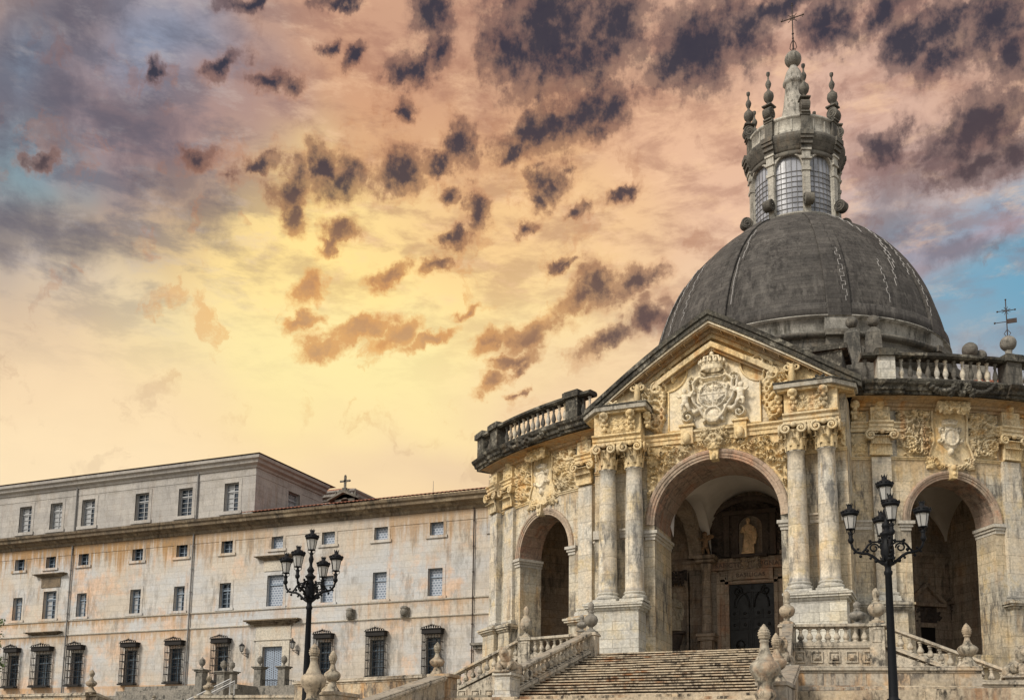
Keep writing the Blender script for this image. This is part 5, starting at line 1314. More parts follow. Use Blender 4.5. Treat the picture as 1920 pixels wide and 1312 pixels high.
m.ball((X, Y, 60.4), .10, 7, 6); m.ball((X, Y, 60.0), .09, 7, 6); m.ball((X, Y, 63.1), .06, 6, 5); m.tube([(X-.14, Y, 62.9), (X+.14, Y, 62.9)], .025, 5)
m.build('cross', ST['rust'], sp)

# ================================================================= WING
YW = 57.5
wing = thing('convent_wing', 'long pale stone wing with small square windows and iron window cages, left of the portico', 'building', (0, 0, 0))
def wrect(x0, y0, x1, y1, Y=YW):
    a = onY((x0+x1)/2, y0, Y); b = onY((x0+x1)/2, y1, Y); l = onY(x0, (y0+y1)/2, Y); r = onY(x1, (y0+y1)/2, Y)
    return float(l[0]), float(r[0]), float(b[2]), float(a[2])
def z1r(*q): return tuple((q[i]/2.78+(0, 840)[i % 2]) for i in range(4))
def z2r(*q): return tuple((q[i]/2.78+(440, 840)[i % 2]) for i in range(4))
rowB = [z1r(85, 568, 128, 638), z1r(247, 553, 290, 625), z1r(417, 538, 462, 610), z1r(697, 512, 745, 585), z1r(927, 490, 977, 567), z1r(1162, 467, 1213, 545)]
rowB2 = [z2r(200, 445, 252, 523), z2r(463, 418, 522, 500), z2r(736, 393, 798, 478), z2r(1027, 367, 1088, 453), z2r(1345, 345, 1400, 425)]
rowC = [z1r(72, 778, 113, 895), z1r(405, 757, 448, 875), z1r(683, 735, 731, 862), z1r(912, 718, 960, 847), z1r(1150, 703, 1201, 835)]
bigC = z1r(230, 745, 290, 888)
rowC2 = [z2r(458, 665, 513, 803), z2r(727, 645, 790, 788), z2r(1015, 625, 1082, 770), z2r(1340, 600, 1400, 748)]
bigC2 = z2r(175, 660, 252, 822)
rowD = [z1r(45, 1085, 90, 1248), z1r(190, 1045, 262, 1243), z1r(375, 1060, 425, 1232), z1r(655, 1050, 710, 1226), z1r(887, 1045, 945, 1222), z1r(1127, 1035, 1187, 1212)]
rowD2 = [z2r(440, 1010, 500, 1190), z2r(712, 1010, 778, 1188), z2r(1005, 995, 1072, 1174)]
doorR = z2r(150, 1033, 245, 1242)
Xl, Xr = -74.0, -20.5
rects = []     # (x0,x1,z0,z1,type)
def norm(rows, typ, zz=None):
    out = []
    rs = [wrect(*r) for r in rows]
    z0 = sum(r[2] for r in rs)/len(rs); z1 = sum(r[3] for r in rs)/len(rs)
    # reveal hides part of the left side; pad the opening
    for r in rs: out.append([r[0]-.10, r[1]+.02, z0, z1, typ])
    return out
rects += norm(rowB, 'sash')+norm(rowB2, 'lat')+norm(rowC, 'sash')+norm(rowC2, 'latbar')+norm([bigC], 'sash')+norm([bigC2], 'latbar')+norm(rowD+rowD2, 'cage')
dR = norm([doorR], 'door')[0]; rects.append(dR)
print('WIN', [[round(v, 2) if not isinstance(v, str) else v for v in r] for r in rects])
def wall_holes(mb, mp, x0, x1, z0, z1, holes, dep):
    xs = sorted(set([x0, x1]+[h[0] for h in holes]+[h[1] for h in holes])); zs2 = sorted(set([z0, z1]+[h[2] for h in holes]+[h[3] for h in holes]))
    xs = [x for x in xs if x0 <= x <= x1]; zs2 = [z for z in zs2 if z0 <= z <= z1]
    for a, b in zip(xs[:-1], xs[1:]):
        # merge vertical runs
        run = None
        for c_, d_ in zip(zs2[:-1], zs2[1:]):
            mx, mz = (a+b)/2, (c_+d_)/2
            hole = any(h[0] < mx < h[1] and h[2] < mz < h[3] for h in holes)
            if hole:
                if run: mb.face([mp(a, run, 0), mp(b, run, 0), mp(b, c_, 0), mp(a, c_, 0)], [(a, run), (b, run), (b, c_), (a, c_)]); run = None
            elif run is None: run = c_
        if run is not None: mb.face([mp(a, run, 0), mp(b, run, 0), mp(b, z1, 0), mp(a, z1, 0)], [(a, run), (b, run), (b, z1), (a, z1)])
    for a, b, c_, d_ in [h[:4] for h in holes]:
        for F in ([(a, c_, 0), (a, c_, dep), (a, d_, dep), (a, d_, 0)], [(b, c_, dep), (b, c_, 0), (b, d_, 0), (b, d_, dep)], [(a, d_, 0), (a, d_, dep), (b, d_, dep), (b, d_, 0)], [(a, c_, dep), (a, c_, 0), (b, c_, 0), (b, c_, dep)]):
            mb.face([mp(u, z, d) for u, z, d in F])
WM = lambda u, z, d: (u, YW+d, z)
m = MB(); wall_holes(m, WM, Xl, Xr, 3.0, 17.75, rects, .42)
m.face([(Xl, YW, 3), (Xl, YW+18, 3), (Xl, YW+18, 17.7), (Xl, YW, 17.7)]); m.build('wall', ST['wing'], wing)
def frame_bars(mb, mp, a, b, c, d, d0, d1, t, nx, nz, tb=.03, transom=None):
    mb.box(a, a+t, d0, d1, c, d, mp); mb.box(b-t, b, d0, d1, c, d, mp); mb.box(a+t, b-t, d0, d1, c, c+t, mp); mb.box(a+t, b-t, d0, d1, d-t, d, mp)
    for i in range(1, nx):
        u = a+(b-a)*i/nx; w_ = t*.9 if i*2 == nx else tb; mb.box(u-w_/2, u+w_/2, d0+.01, d1-.005, c+t, d-t, mp)
    for i in range(1, nz):
        z = c+(d-c)*i/nz; mb.box(a+t, b-t, d0+.014, d1-.009, z-tb/2, z+tb/2, mp)
    if transom: mb.box(a+t, b-t, d0-.02, d1, transom-.04, transom+.04, mp)
def window(parent, mp, r, mframe='blueframe', slab=False):
    a, b, c, d, typ = r
    o = MB(); 
    if typ in ('lat', 'latbar'):
        o.face([mp(a, c, .30), mp(b, c, .30), mp(b, d, .30), mp(a, d, .30)], [(a, c), (b, c), (b, d), (a, d)]); o = o.build('window', ST['lattice'], parent)
    else:
        o.face([mp(a, c, .34), mp(b, c, .34), mp(b, d, .34), mp(a, d, .34)]); o = o.build('window', ST['glass'], parent)
    f = MB()
    if typ == 'lat': frame_bars(f, mp, a, b, c, d, .24, .30, .05, 1, 1)
    elif typ == 'latbar': frame_bars(f, mp, a, b, c, d, .24, .30, .05, 1, 1, transom=c+(d-c)*.70)
    elif typ == 'cage': frame_bars(f, mp, a, b, c, d, .27, .33, .06, 2, 7, .03, c+(d-c)*.72)
    else: frame_bars(f, mp, a, b, c, d, .27, .33, .06, 2, max(3, round((d-c)/.33)), .03, c+(d-c)*.72 if d-c > 1.3 else None)
    f.build('frame', ST['darkframe' if typ == 'cage' else mframe], o)
    if typ == 'sash' and d-c > 1.2 and random.random() < .6:
        g = MB(); u0 = a+.08; u1 = a+(b-a)*random.choice((.45, .92)); g.face([mp(u0, c+.08, .335), mp(u1, c+.08, .335), mp(u1, d-.1, .335), mp(u0, d-.1, .335)]); g.build('curtain', ST['whiteframe'], o)
    return o
def surround(parent, mp, r, t=.24, sill=True, out=.025, mat='wing'):
    a, b, c, d = r[:4]; s = MB()
    s.box(a-t, a, -out, .05, c, d+t, mp); s.box(b, b+t, -out, .05, c, d+t, mp); s.box(a, b, -out, .05, d, d+t, mp)
    if sill: s.box(a-t-.08, b+t+.08, -out-.07, .05, c-t*.9, c, mp)
    else: s.box(a-t, b+t, -out, .05, c-t, c, mp)
    return s.build('surround', ST[mat], parent)
def hood(parent, mp, a, b, z, ext=.5, h=.28, out=.42, name='hood'):
    s = MB()
    for e, z0, z1, o_ in ((.0, 0, .3, .10), (.4, .3, .55, .22), (.75, .55, .8, .34), (1., .8, 1., out)): s.box(a-ext*e, b+ext*e, -o_, .03, z+h*z0, z+h*z1, mp)
    return s.build(name, ST['wingcor'], parent)
cage0 = None
def cage(parent, r):
    """projecting wrought-iron window cage"""
    a, b, c, d = r[0]-.10, r[1]+.16, r[2]-.02, r[3]+.20; o_ = .40; s = MB()
    n = 6
    for i in range(n+1):
        u = a+(b-a)*i/n; s.tube([(u, YW-o_, c), (u, YW-o_, d)], .021, 5)
    for u in (a, b):
        for q in (.14, .28): s.tube([(u, YW-q, c), (u, YW-q, d)], .021, 5)
    for z in rng(c+.05, d, 5): 
        s.box(a, b, -o_-.02, -o_+.02, z-.02, z+.02, WM); s.box(a-.015, a+.015, -o_, 0, z-.02, z+.02, WM); s.box(b-.015, b+.015, -o_, 0, z-.02, z+.02, WM)
    s.box(a-.06, b+.06, -o_-.08, 0, c-.10, c, WM)
    s.box(a-.05, b+.05, -o_-.06, -.02, d, d+.05, WM); s.box(a-.03, b+.03, -o_-.04, -.02, d+.05, d+.26, WM); s.box(a-.09, b+.09, -o_-.10, -.02, d+.26, d+.31, WM)
    for i in range(9):
        u = a+(b-a)*i/8; k = 1-abs(i-4)/4; h = .12+.22*k**1.5; s.tube([(u, YW-o_-.04, d+.3), (u, YW-o_-.04, d+.3+h)], [.04, .012], 5); s.ball((u, YW-o_-.04, d+.3+h*.55), .045+.03*k, 6, 5)
        if i < 8: s.tube([(u, YW-o_-.04, d+.33), (u+(b-a)/16, YW-o_-.04, d+.42+.16*k), (u+(b-a)/8, YW-o_-.04, d+.33)], .018, 4)
    return s.build('window_cage', ST['cage'], parent)
for r in rects:
    if r[4] == 'door': continue
    small = r[3]-r[2] < 1.4
    surround(wing, WM, r, .20, sill=True)
    o = window(wing, WM, r, 'blueframe')
    if r[4] == 'cage': cage(o, r)
for q, nm in ((bigC, 0), (bigC2, 1)):
    r = norm([q], 'x')[0]; hood(wing, WM, r[0]-.35, r[1]+.35, r[3]+1.0, .55); s = MB(); s.box(r[0]-.3, r[1]+.3, -.05, .02, r[3]+.28, r[3]+.95, WM); s.build('surround', ST['surround' if nm else 'wingcor'], wing)
r = norm([rowD[1]], 'x')[0]; hood(wing, WM, r[0]-.55, r[1]+.45, r[3]+1.0, .5, .22)
r = dR; hood(wing, WM, r[0]-.75, r[1]+.75, r[3]+1.35, .6, .42, .5)
s = MB(); s.box(r[0]-.55, r[0], -.08, .05, r[2], r[3]+.42, WM); s.box(r[1], r[1]+.55, -.08, .05, r[2], r[3]+.42, WM); s.box(r[0], r[1], -.08, .05, r[3], r[3]+.42, WM); s.box(r[0]-.75, r[1]+.75, -.14, .05, r[3]+.42, r[3]+.52, WM); s.box(r[0]-.6, r[1]+.6, -.05, .05, r[3]+.52, r[3]+1.35, WM); s.build('door_surround', ST['surround'], wing)
s = MB(); s.box(r[0], r[1], .2, .3, r[2], r[3], WM); dd = s.build('door', ST['bluedoor'], wing)
s = MB()
for i in range(9):
    for j in range(16): s.ball(WM(r[0]+.12+(r[1]-r[0]-.24)*i/8, r[2]+.15+(r[3]-r[2]-.3)*(j+.5*(i % 2))/16, .2), .035, 5, 4, sy=.5)
s.box((r[0]+r[1])/2-.01, (r[0]+r[1])/2+.01, .19, .2, r[2], r[3], WM); s.build('studs', ST['rust'], dd)
# string courses, pipes, cornice
s = MB()
for z, o_, h in ((12.15, .06, .07), (11.1, .06, .07)): s.sweep(WM, [Xl, Xr], [(.02, z-h), (-o_, z-h), (-o_-.03, z-.01), (-o_, z+.02), (.02, z+.03)])
s.build('string_course', ST['surround'], wing)
s = MB()   # flat raised panels under the cornice
s.sweep(WM, [Xl, Xr], [(.02, 16.98), (-.035, 16.98), (-.035, 17.8), (.02, 17.8)]); s.build('frieze_band', ST['wing'], wing)
s = MB(); s.sweep(WM, [Xl-.6, Xr], [(.02, 17.62), (-.12, 17.64), (-.16, 17.82), (-.34, 17.92), (-.38, 18.02), (-.70, 18.08), (-.74, 18.26), (-.86, 18.34), (-.90, 18.50), (.02, 18.54)]); s.build('cornice', ST['wingcor'], wing)
# tiled roof of the right-hand stretch
s = MB(); xs_ = rng(-44.0, Xr, 80); P = np.zeros((len(xs_)*4-3, 9, 3))
for i in range(P.shape[0]):
    x = -44.0+(Xr+44.0)*i/(P.shape[0]-1)
    for j in range(9):
        t = j/8; P[i, j] = (x, YW-.98+t*5.4, 18.56+t*1.56+.05*abs(math.sin(i*math.pi/4*1.0))+(.03 if j % 2 else 0))
s.quad_grid(P); s.build('tiled_roof', ST['tile'], wing)
s = MB(); s.face([(-44, YW+4.4, 20.1), (Xr, YW+4.4, 20.1), (Xr, YW+13, 18.6), (-44, YW+13, 18.6)]); s.build('rear_roof_slope', ST['tile'], wing)
def pipe(p0, p1, rr_=.055, Y=YW-.12, mat='pipe'):
    a = onY(*p0, Y); b = onY(*p1, Y); x = (a[0]+b[0])/2; s = MB(); s.tube([(x, Y, a[2]), (x, Y, b[2])], rr_, 8)
    for z in np.arange(b[2]+1, a[2], 1.6): s.lathe([(rr_+.02, -.04), (rr_+.025, 0), (rr_+.02, .04)], 8, (x, Y, z))
    return s.build('drain_pipe', ST[mat], wing)
pipe((135, 1023), (116, 1300)); pipe((363, 1001), (345, 1312)); pipe((890, 951), (883, 1250), .04, mat='rust')
# wall lanterns, carved heads
def wall_lamp(px, py, label):
    p = onY(px, py, YW-.35); t = thing('wall_lantern', label, 'wall lamp', (float(p[0]), YW, float(p[2])), group='wall lanterns beside the wing door')
    s = MB(); s.tube([(.28, -.02, -.35), (.28, -.02, -.05)], .03, 6); s.tube([(.28, -.02, -.1), (.12, -.2, -.05), (0, -.35, -.1), (0, -.35, .02)], .022, 6); s.tube([(.28, -.02, -.3), (.15, -.18, -.22), (.0, -.33, -.08)], .018, 5); s.build('bracket', ST['iron'], t)
    s = MB(); s.lathe([(.06, .02), (.08, .04), (.10, .06)], 6, (0, -.35, 0)); s.lathe([(.19, .40), (.21, .42), (.10, .54), (.04, .56), (.03, .62), (.01, .66)], 6, (0, -.35, 0), smooth=False)
    for i in range(6):
        a = i*math.pi/3; s.tube([(.09*math.sin(a), -.35-.09*math.cos(a), .05), (.18*math.sin(a), -.35-.18*math.cos(a), .41)], .012, 4)
    s.build('frame', ST['iron'], t); s = MB(); s.lathe([(.085, .06), (.17, .40)], 6, (0, -.35, 0), smooth=False); s.build('glass', ST['milk'], t); return t
wall_lamp(453, 1222, 'small black wall lantern on a scrolled bracket left of the blue studded door')
wall_lamp(548, 1216, 'small black wall lantern on a scrolled bracket right of the blue studded door')
for px, py in ((657, 1151), (759, 1147)):
    p = onY(px, py, YW-.15); s = MB(); x, z = float(p[0]), float(p[2])
    s.box(x-.26, x+.26, YW-.22, YW, z-.32, z+.30); s.ball((x, YW-.25, z), .25, 10, 8, sz=1.2); s.ball((x, YW-.42, z-.05), .07, 6, 5); s.ball((x-.1, YW-.42, z+.08), .05, 6, 5); s.ball((x+.1, YW-.42, z+.08), .05, 6, 5); s.ball((x, YW-.38, z-.17), .08, 6, 5); s.ball((x, YW-.22, z+.24), .27, 9, 6, sz=.6)
    s.build('carved_head', ST['urndark'], wing)
p = onY(902, 1210, YW); s = MB(); x, z = float(p[0]), float(p[2]); s.box(x-.55, x+.9, -.45, 0, z, z+.15, WM); s.box(x-.4, x+.8, -.3, 0, z-.2, z, WM); s.build('ledge', ST['urndark'], wing)

# ---- attic storey block
YB = 57.9
blk = thing('attic_block', 'taller grey stone block with tall casement windows rising above the wing at far left', 'building', (0, 0, 0))
XB = -43.85
BM = lambda u, z, d: (u, YB+d, z)
rowA = [z1r(107, 305, 162, 440), z1r(268, 287, 322, 422), z1r(433, 267, 492, 405), z1r(712, 235, 773, 373), z1r(938, 207, 1001, 347), z1r(1177, 180, 1242, 330)]
rs = [wrect(*q, Y=YB) for q in rowA]; za = sum(r[2] for r in rs)/6; zb_ = sum(r[3] for r in rs)/6
RA_ = [[r[0]-.12, r[1]+.02, za, zb_, 'sash'] for r in rs]
s = MB(); wall_holes(s, BM, -74, XB, 17.5, 22.25, RA_, .42)
SM = lambda u, z, d: (XB-d, YB+u, z)
rs2 = [2.9, 4.6, za+.1, zb_, 'sash']
pL = ray(440+277/2.78, 940); 
def onX(x, y, X): d = ray(x, y); return EYE+d*(X/d[0])
qa, qb = onX(440+277/2.78, 940, XB), onX(440+337/2.78, 945, XB)
rs2[0], rs2[1] = float(qa[1])-YB, float(qb[1])-YB
qz = onX(440+305/2.78, 840+232/2.78, XB); rs2[3] = float(qz[2]); rs2[2] = rs2[3]-1.9
qe = onX(616, 918, XB); BD = float(qe[1])-YB-.8
print('BLK', rs2, BD)
wall_holes(s, SM, 0, BD, 17.5, 22.25, [rs2], .42); s.build('wall', ST['wingtop'], blk)
for r in RA_: surround(blk, BM, r, .26, mat='wingtop'); window(blk, BM, r, 'whiteframe')
surround(blk, SM, rs2, .2, mat='wingtop'); window(blk, SM, rs2, 'whiteframe')
PRB = [(.02, 22.05), (-.12, 22.08), (-.16, 22.22), (-.40, 22.34), (-.44, 22.52), (-.62, 22.60), (-.66, 22.80), (.02, 22.84)]
s = MB(); s.sweep(BM, [-74.5, XB+.0], PRB, cap=False); s.sweep(SM, [0, BD], PRB, cap=False)
for (d0, z0), (d1, z1_) in zip(PRB, PRB[1:]+PRB[:1]): s.face([BM(XB, z0, d0), (XB-d0, YB+d0, z0), (XB-d1, YB+d1, z1_), BM(XB, z1_, d1)]); s.face([SM(0, z0, d0), (XB-d0, YB+d0, z0), (XB-d1, YB+d1, z1_), SM(0, z1_, d1)])
s.build('cornice', ST['wingtop'], blk)
s = MB(); e = .75; s.face([(-74.5, YB-e, 22.86), (XB+e, YB-e, 22.86), (XB-5, YB+BD/2, 24.0), (-74.5, YB+BD/2, 24.0)]); s.face([(XB+e, YB-e, 22.86), (XB+e, YB+BD+e, 22.86), (XB-5, YB+BD/2, 24.0)]); s.face([(XB+e, YB+BD+e, 22.86), (-74.5, YB+BD+e, 22.86), (-74.5, YB+BD/2, 24.0), (XB-5, YB+BD/2, 24.0)]); s.build('roof', ST['tile'], blk)
s = MB(); s.sweep(BM, [-74, XB], [(.02, 21.55), (-.03, 21.55), (-.03, 22.1), (.02, 22.1)]); s.sweep(SM, [0, BD], [(.02, 21.55), (-.03, 21.55), (-.03, 22.1), (.02, 22.1)]); s.build('frieze_band', ST['wingtop'], blk)
for pa, pb in (((145.7, 912), (141.3, 998)), ((372.5, 883), (368.5, 973))):
    a = onY(*pa, YB-.1); b = onY(*pb, YB-.1); s = MB(); s.tube([(a[0], YB-.1, a[2]), (a[0], YB-.1, 18.5)], .06, 8); s.build('drain_pipe', ST['pipe'], blk)

# ---- hipped roof block behind and the little bell gable
rear = thing('rear_block', 'low stone block with red hipped tile roof, behind the attic block', 'building', (0, 0, 0))
XR, YR0, ZR = -42.0, 67.6, 22.9
RM = lambda u, z, d: (u, YR0+d, z); RS = lambda u, z, d: (XR-d, YR0+u, z)
s = MB(); s.box(XR-12, XR-.5, YR0+.5, YR0+14, 15, ZR-.4); s.build('wall', ST['wingtop'], rear)
PR = [(.52, ZR-.7), (.40, ZR-.66), (.36, ZR-.5), (.16, ZR-.4), (.12, ZR-.22), (.0, ZR-.12), (-.04, ZR), (.52, ZR+.02)]
s = MB(); s.sweep(RM, [XR-12, XR], PR, cap=False); s.sweep(RS, [0, 14], PR, cap=False)
for (d0, z0), (d1, z1_) in zip(PR, PR[1:]): s.face([RM(XR, z0, d0), (XR-d0, YR0+d0, z0), (XR-d1, YR0+d1, z1_), RM(XR, z1_, d1)]); s.face([RS(0, z0, d0), (XR-d0, YR0+d0, z0), (XR-d1, YR0+d1, z1_), RS(0, z1_, d1)])
s.build('cornice', ST['wingtop'], rear)
s = MB(); ap = (XR-3.4, YR0+3.6, ZR+1.25); s.face([(XR-12, YR0+.1, ZR+.05), (XR-.1, YR0+.1, ZR+.05), ap, (XR-12, YR0+3.6, ZR+1.25)]); s.face([(XR-.1, YR0+.1, ZR+.05), (XR-.1, YR0+14, ZR+.05), (XR-3.4, YR0+10.4, ZR+1.25), ap]); s.build('roof', ST['tile'], rear)
gab = thing('bell_gable', 'small stone gable topped by a cross standing on the wing roof', 'gable', (0, 0, 0))
G = onY(646, 938, 60); gx, gz = float(G[0]), float(G[2])-.28; GM = lambda u, z, d: (gx+u*.92, 60+d, gz+z*.72)
s = MB(); arch_wall(s, GM, -.85, .85, -.6, 1.0, 0, .32, .35, .5, n=10, nu=1, zb=-.6); s.build('wall', ST['drum'], gab)
s = MB()
for q in (-1, 1): s.polybar([(q*1.35, .55), (q*1.35, .38), (0, 1.12), (0, 1.34)][::q], -.25, .6, GM)
s.polybar([(-.9, .55), (.9, .55), (0, 1.15)], 0, .5, GM); s.build('raking_cornice', ST['drum'], gab)
s = MB()
for q in (-1, 1): s.tube(spiral_pts(GM(q*.42, 1.15, -.1), .2, 1.2, (1, 0), q), .06, 5)
s.box(-.16, .16, -.14, .14, 1.2, 1.6, GM); s.box(-.08, .08, -.05, .05, 1.6, 2.75, GM); s.box(-.36, .36, -.05, .05, 2.2, 2.36, GM)
for q in (-1, 1): s.tube([GM(q*.85, .7, .1), GM(q*.85, 1.5, .1)], [.12, .03], 6)
for u, z in ((-.38, 2.28), (.38, 2.28), (0, 2.78)): s.ball(GM(u, z, 0), .08, 6, 5)
s.build('cross', ST['drum'], gab)
s = MB(); s.box(-1.0, 1.0, -.1, .9, -2.6, -.55, GM); s.build('base', ST['drum'], gab)
# bell inside? dark opening
s = MB(); s.box(-.5, .5, .3, .34, -.6, .9, GM); s.build('backing', ST['glass'], gab)
for px, py, h in ((812, 920, .9), (917, 912, 1.0)):
    p = onY(px, py+6, 61); t = thing('roof_antenna', 'thin grey rod aerial on the wing roof ridge, %s of the two' % ('left' if px < 900 else 'right'), 'aerial', (float(p[0]), 61, float(p[2])-.6), group='aerials on the wing roof')
    s = MB(); s.tube([(0, 0, 0), (0, 0, h+.6)], [.03, .012], 5); s.build('rod', ST['pipe'], t)

# ================================================================= GROUND, STAIRCASE, PARAPETS
ZL = 4.15
m = MB(); m.face([(-900, -600, 0), (900, -600, 0), (900, 1500, 0), (-900, 1500, 0)]); tag(m.build('ground', ST['grass']), kind='structure')
m = MB(); m.box(-90, -17, 37.6, 75, -.1, 4.6); tag(m.build('court', ST['grass']), kind='structure')
def seg(p0, p1):
    p0, p1 = Vector(p0), Vector(p1); L = math.hypot(p1.x-p0.x, p1.y-p0.y); tx, ty = (p1.x-p0.x)/L, (p1.y-p0.y)/L; sl = (p1.z-p0.z)/L
    return (lambda u, z, d: (p0.x+tx*u-ty*d, p0.y+ty*u+tx*d, p0.z+z+sl*u)), L
stair = thing('grand_staircase', 'broad weathered stone staircase with many worn steps climbing to the central arch', 'staircase')
# upper flight
N = 17; rr = random.Random(5)
m = MB(); m3 = MB()
for i in range(N):
    z1_ = 6.4-(6.4-ZL)*i/N; z0_ = 6.4-(6.4-ZL)*(i+1)/N
    y0 = 40.5-(40.5-33.75)*i/N; y1 = y0+.6
    hw = 3.85+(.8)*(i)/N+.05
    n = 9; xs = rng(-hw, hw, n)
    for a, b in zip(xs[:-1], xs[1:]):
        e = rr.uniform(-.012, .012); ez = rr.uniform(-.008, .006)
        m.box(XA+a, XA+b-.004, y0-.05+e, y1, z1_-.045+ez, z1_+ez)       # nosing slab
        m3.box(XA+a, XA+b, y0+.03, y1, z0_-.03, z1_-.045)
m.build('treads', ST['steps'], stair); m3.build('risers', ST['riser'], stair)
m = MB(); m.box(XA-7.2, XA+7.2, 41.35, 48.5, 2, 6.392); m.box(XA-3.8, XA+3.8, 40.6, 41.35, 2, 6.392); m.build('terrace', ST['block'], stair)
m = MB(); m.box(XA-12.8, XA+12.8, 32.9, 41.4, 1.5, ZL); m.build('landing', ST['steps'], stair)
m = MB()
for i in range(14):
    z = ZL-.13*(i+1); y = 32.9-.5*(i+1); m.box(XA-5.2-.05*i, XA+5.2+.05*i, y, 33.0, z-.13, z)
m.build('lower_steps', ST['steps'], stair)
for s in (-1, 1):      # side flights
    m = MB()
    for i in range(17):
        z = 6.4-(6.4-ZL)*(i+1)/17; x0, x1 = sorted((s*(7.2+i*.29), s*(7.2+i*.29+.29))); m.box(XA+x0, XA+x1, 41.56, 45.0, 2.5, 6.4-(6.4-ZL)*i/17)
    m.build('side_steps', ST['steps'], stair)
# sunken-panel walls below the terrace and side flights
def panelled(p0, p1, z0, zt0, zt1, step=.62, name='panelled_wall', size=.44):
    """wall from p0 to p1 (foot z0), top height zt0..zt1"""
    mp, L = seg((p0[0], p0[1], 0), (p1[0], p1[1], 0)); m = MB()
    m.polybar([(0, z0), (L, z0), (L, zt1), (0, zt0)], .0, .35, mp)
    n = max(1, int(L/step)); rows = max(1, int((max(zt0, zt1)-z0)/.56))
    for i in range(n):
        u = (i+.5)*L/n
        for j in range(rows):
            z = max(zt0, zt1)-.12-size/2-j*.56; top = zt0+(zt1-zt0)*u/L
            if z+size/2 > top-.03 or z-size/2 < z0: continue
            h = size/2
            for a, b, c, d in ((u-h, u+h, z+h-.05, z+h), (u-h, u+h, z-h, z-h+.05), (u-h, u-h+.05, z-h+.05, z+h-.05), (u+h-.05, u+h, z-h+.05, z+h-.05)): m.box(a, b, -.05, 0, c, d, mp)
            m.box(u-h*.5, u+h*.5, -.09, 0, z-h*.45, z+h*.5, mp); m.box(u-h*.3, u+h*.3, -.13, -.09, z-h*.25, z+h*.3, mp)
    m.box(-.02, L+.02, -.06, 0, max(z0, min(zt0, zt1)-.001), max(z0, min(zt0, zt1)-.001)+.05, mp) if abs(zt0-zt1) < .01 else None
    return m.build(name, ST['stairwall'], stair)
for s in (-1, 1):
    P = [(XA+s*4.0, 40.45), (XA+s*7.05, 41.2), (XA+s*12.2, 41.2)]
    if s > 0: panelled(P[0], P[1], ZL, 6.36, 6.36); panelled(P[1], P[2], ZL, 6.36, ZL+.1)
    else: panelled(P[1], P[0], ZL, 6.36, 6.36); panelled(P[2], P[1], ZL, ZL+.1, 6.36)
    # cheek of the upper flight
    a, b = (XA+s*3.95, 40.5, 0), (XA+s*4.75, 33.9, 0); mp, L = seg(a, b)
    m = MB(); m.polybar([(0, ZL), (L, ZL), (L, ZL+.12), (0, 6.42)], -.12, .12, mp); m.build('cheek_wall', ST['stairwall'], stair)

balm = MB(); balm.lathe([(r*1.05, z*.66) for r, z in bal_prof], 12); sb0 = None
def baluster(par, loc):
    global sb0
    if sb0 is None: sb0 = balm.build('baluster', ST['stairwall'], par)
    else: o = sb0.copy(); COL.objects.link(o); o.parent = par; sb_ = o; o.location = loc; return o
    sb0.location = loc; return sb0
def balustrade(label, p0, p1, group, n=None, h=.84, spacing=.36, ends=(0, 0), w_=.17):
    """p0,p1: foot points (x,y,z) of a straight run"""
    root = thing('stone_balustrade', label, 'balustrade', group=group)
    mp, L = seg(p0, p1)
    m = MB(); m.box(0, L, -w_, w_, 0, .12, mp, 6); m.box(0, L, -w_*.75, w_*.75, .12, .17, mp, 6); bevel(m.build('bottom_rail', ST['stairwall'], root), .01)
    m = MB(); m.box(0, L, -w_*.75, w_*.75, h-.16, h-.12, mp, 6); m.box(0, L, -w_-.02, w_+.02, h-.12, h, mp, 6); bevel(m.build('top_rail', ST['stairwall'], root), .02)
    n = n or int((L-.2)/spacing)
    for i in range(n): baluster(root, mp(.1+(i+.5)*(L-.2)/n, .17, 0))
    return root
GB = 'balustrades of the staircase'
balustrade('sloping balustrade down the left side of the main flight, ending at the left lion', (XA-3.95, 40.3, 6.42), (XA-4.72, 34.05, 4.28), GB, 19)
balustrade('sloping balustrade down the right side of the main flight, mostly behind the large finials', (XA+3.95, 40.3, 6.42), (XA+4.72, 34.05, 4.28), GB, 19)
balustrade('short level balustrade of the terrace between the two urns left of the steps', (XA-6.85, 41.28, 6.42), (XA-4.1, 40.6, 6.42), GB, 8)
balustrade('level terrace balustrade over carved square panels, right of the steps', (XA+4.1, 40.6, 6.42), (XA+6.85, 41.28, 6.42), GB, 8)
balustrade('long balustrade sloping down to the left from the left urn', (XA-12.1, 41.3, 4.25), (XA-7.25, 41.3, 6.4), GB, 14)
balustrade('long balustrade sloping down to the right behind the black street lamp', (XA+7.25, 41.3, 6.4), (XA+12.1, 41.3, 4.25), GB, 14)
def newel(label, x, y, z0, z1, w_=.30, panel=True):
    t = thing('stone_newel', label, 'newel post', (x, y, 0), group='newel posts of the staircase')
    m = MB(); m.box(-w_, w_, -w_, w_, z0, z1-.13)
    m2 = MB()
    for sx, sy in ((0, -1),):
        m2.box(-w_*.62, w_*.62, -w_-.02, -w_, z1-.72, z1-.66); m2.box(-w_*.62, w_*.62, -w_-.02, -w_, z1-.24, z1-.2); m2.box(-w_*.62, -w_*.5, -w_-.02, -w_, z1-.66, z1-.24); m2.box(w_*.5, w_*.62, -w_-.02, -w_, z1-.66, z1-.24)
    m.box(-w_-.05, w_+.05, -w_-.05, w_+.05, z1-.13, z1-.05); m.box(-w_-.02, w_+.02, -w_-.02, w_+.02, z1-.05, z1)
    m.box(-w_-.04, w_+.04, -w_-.04, w_+.04, z0, z0+.1)
    bevel(m.build('shaft', ST['stairwall'], t), .012); m2.build('panel', ST['stairwall'], t); return t
newel('square newel at the top left corner of the main flight', XA-3.9, 40.55, 4.15, 7.26, .27)
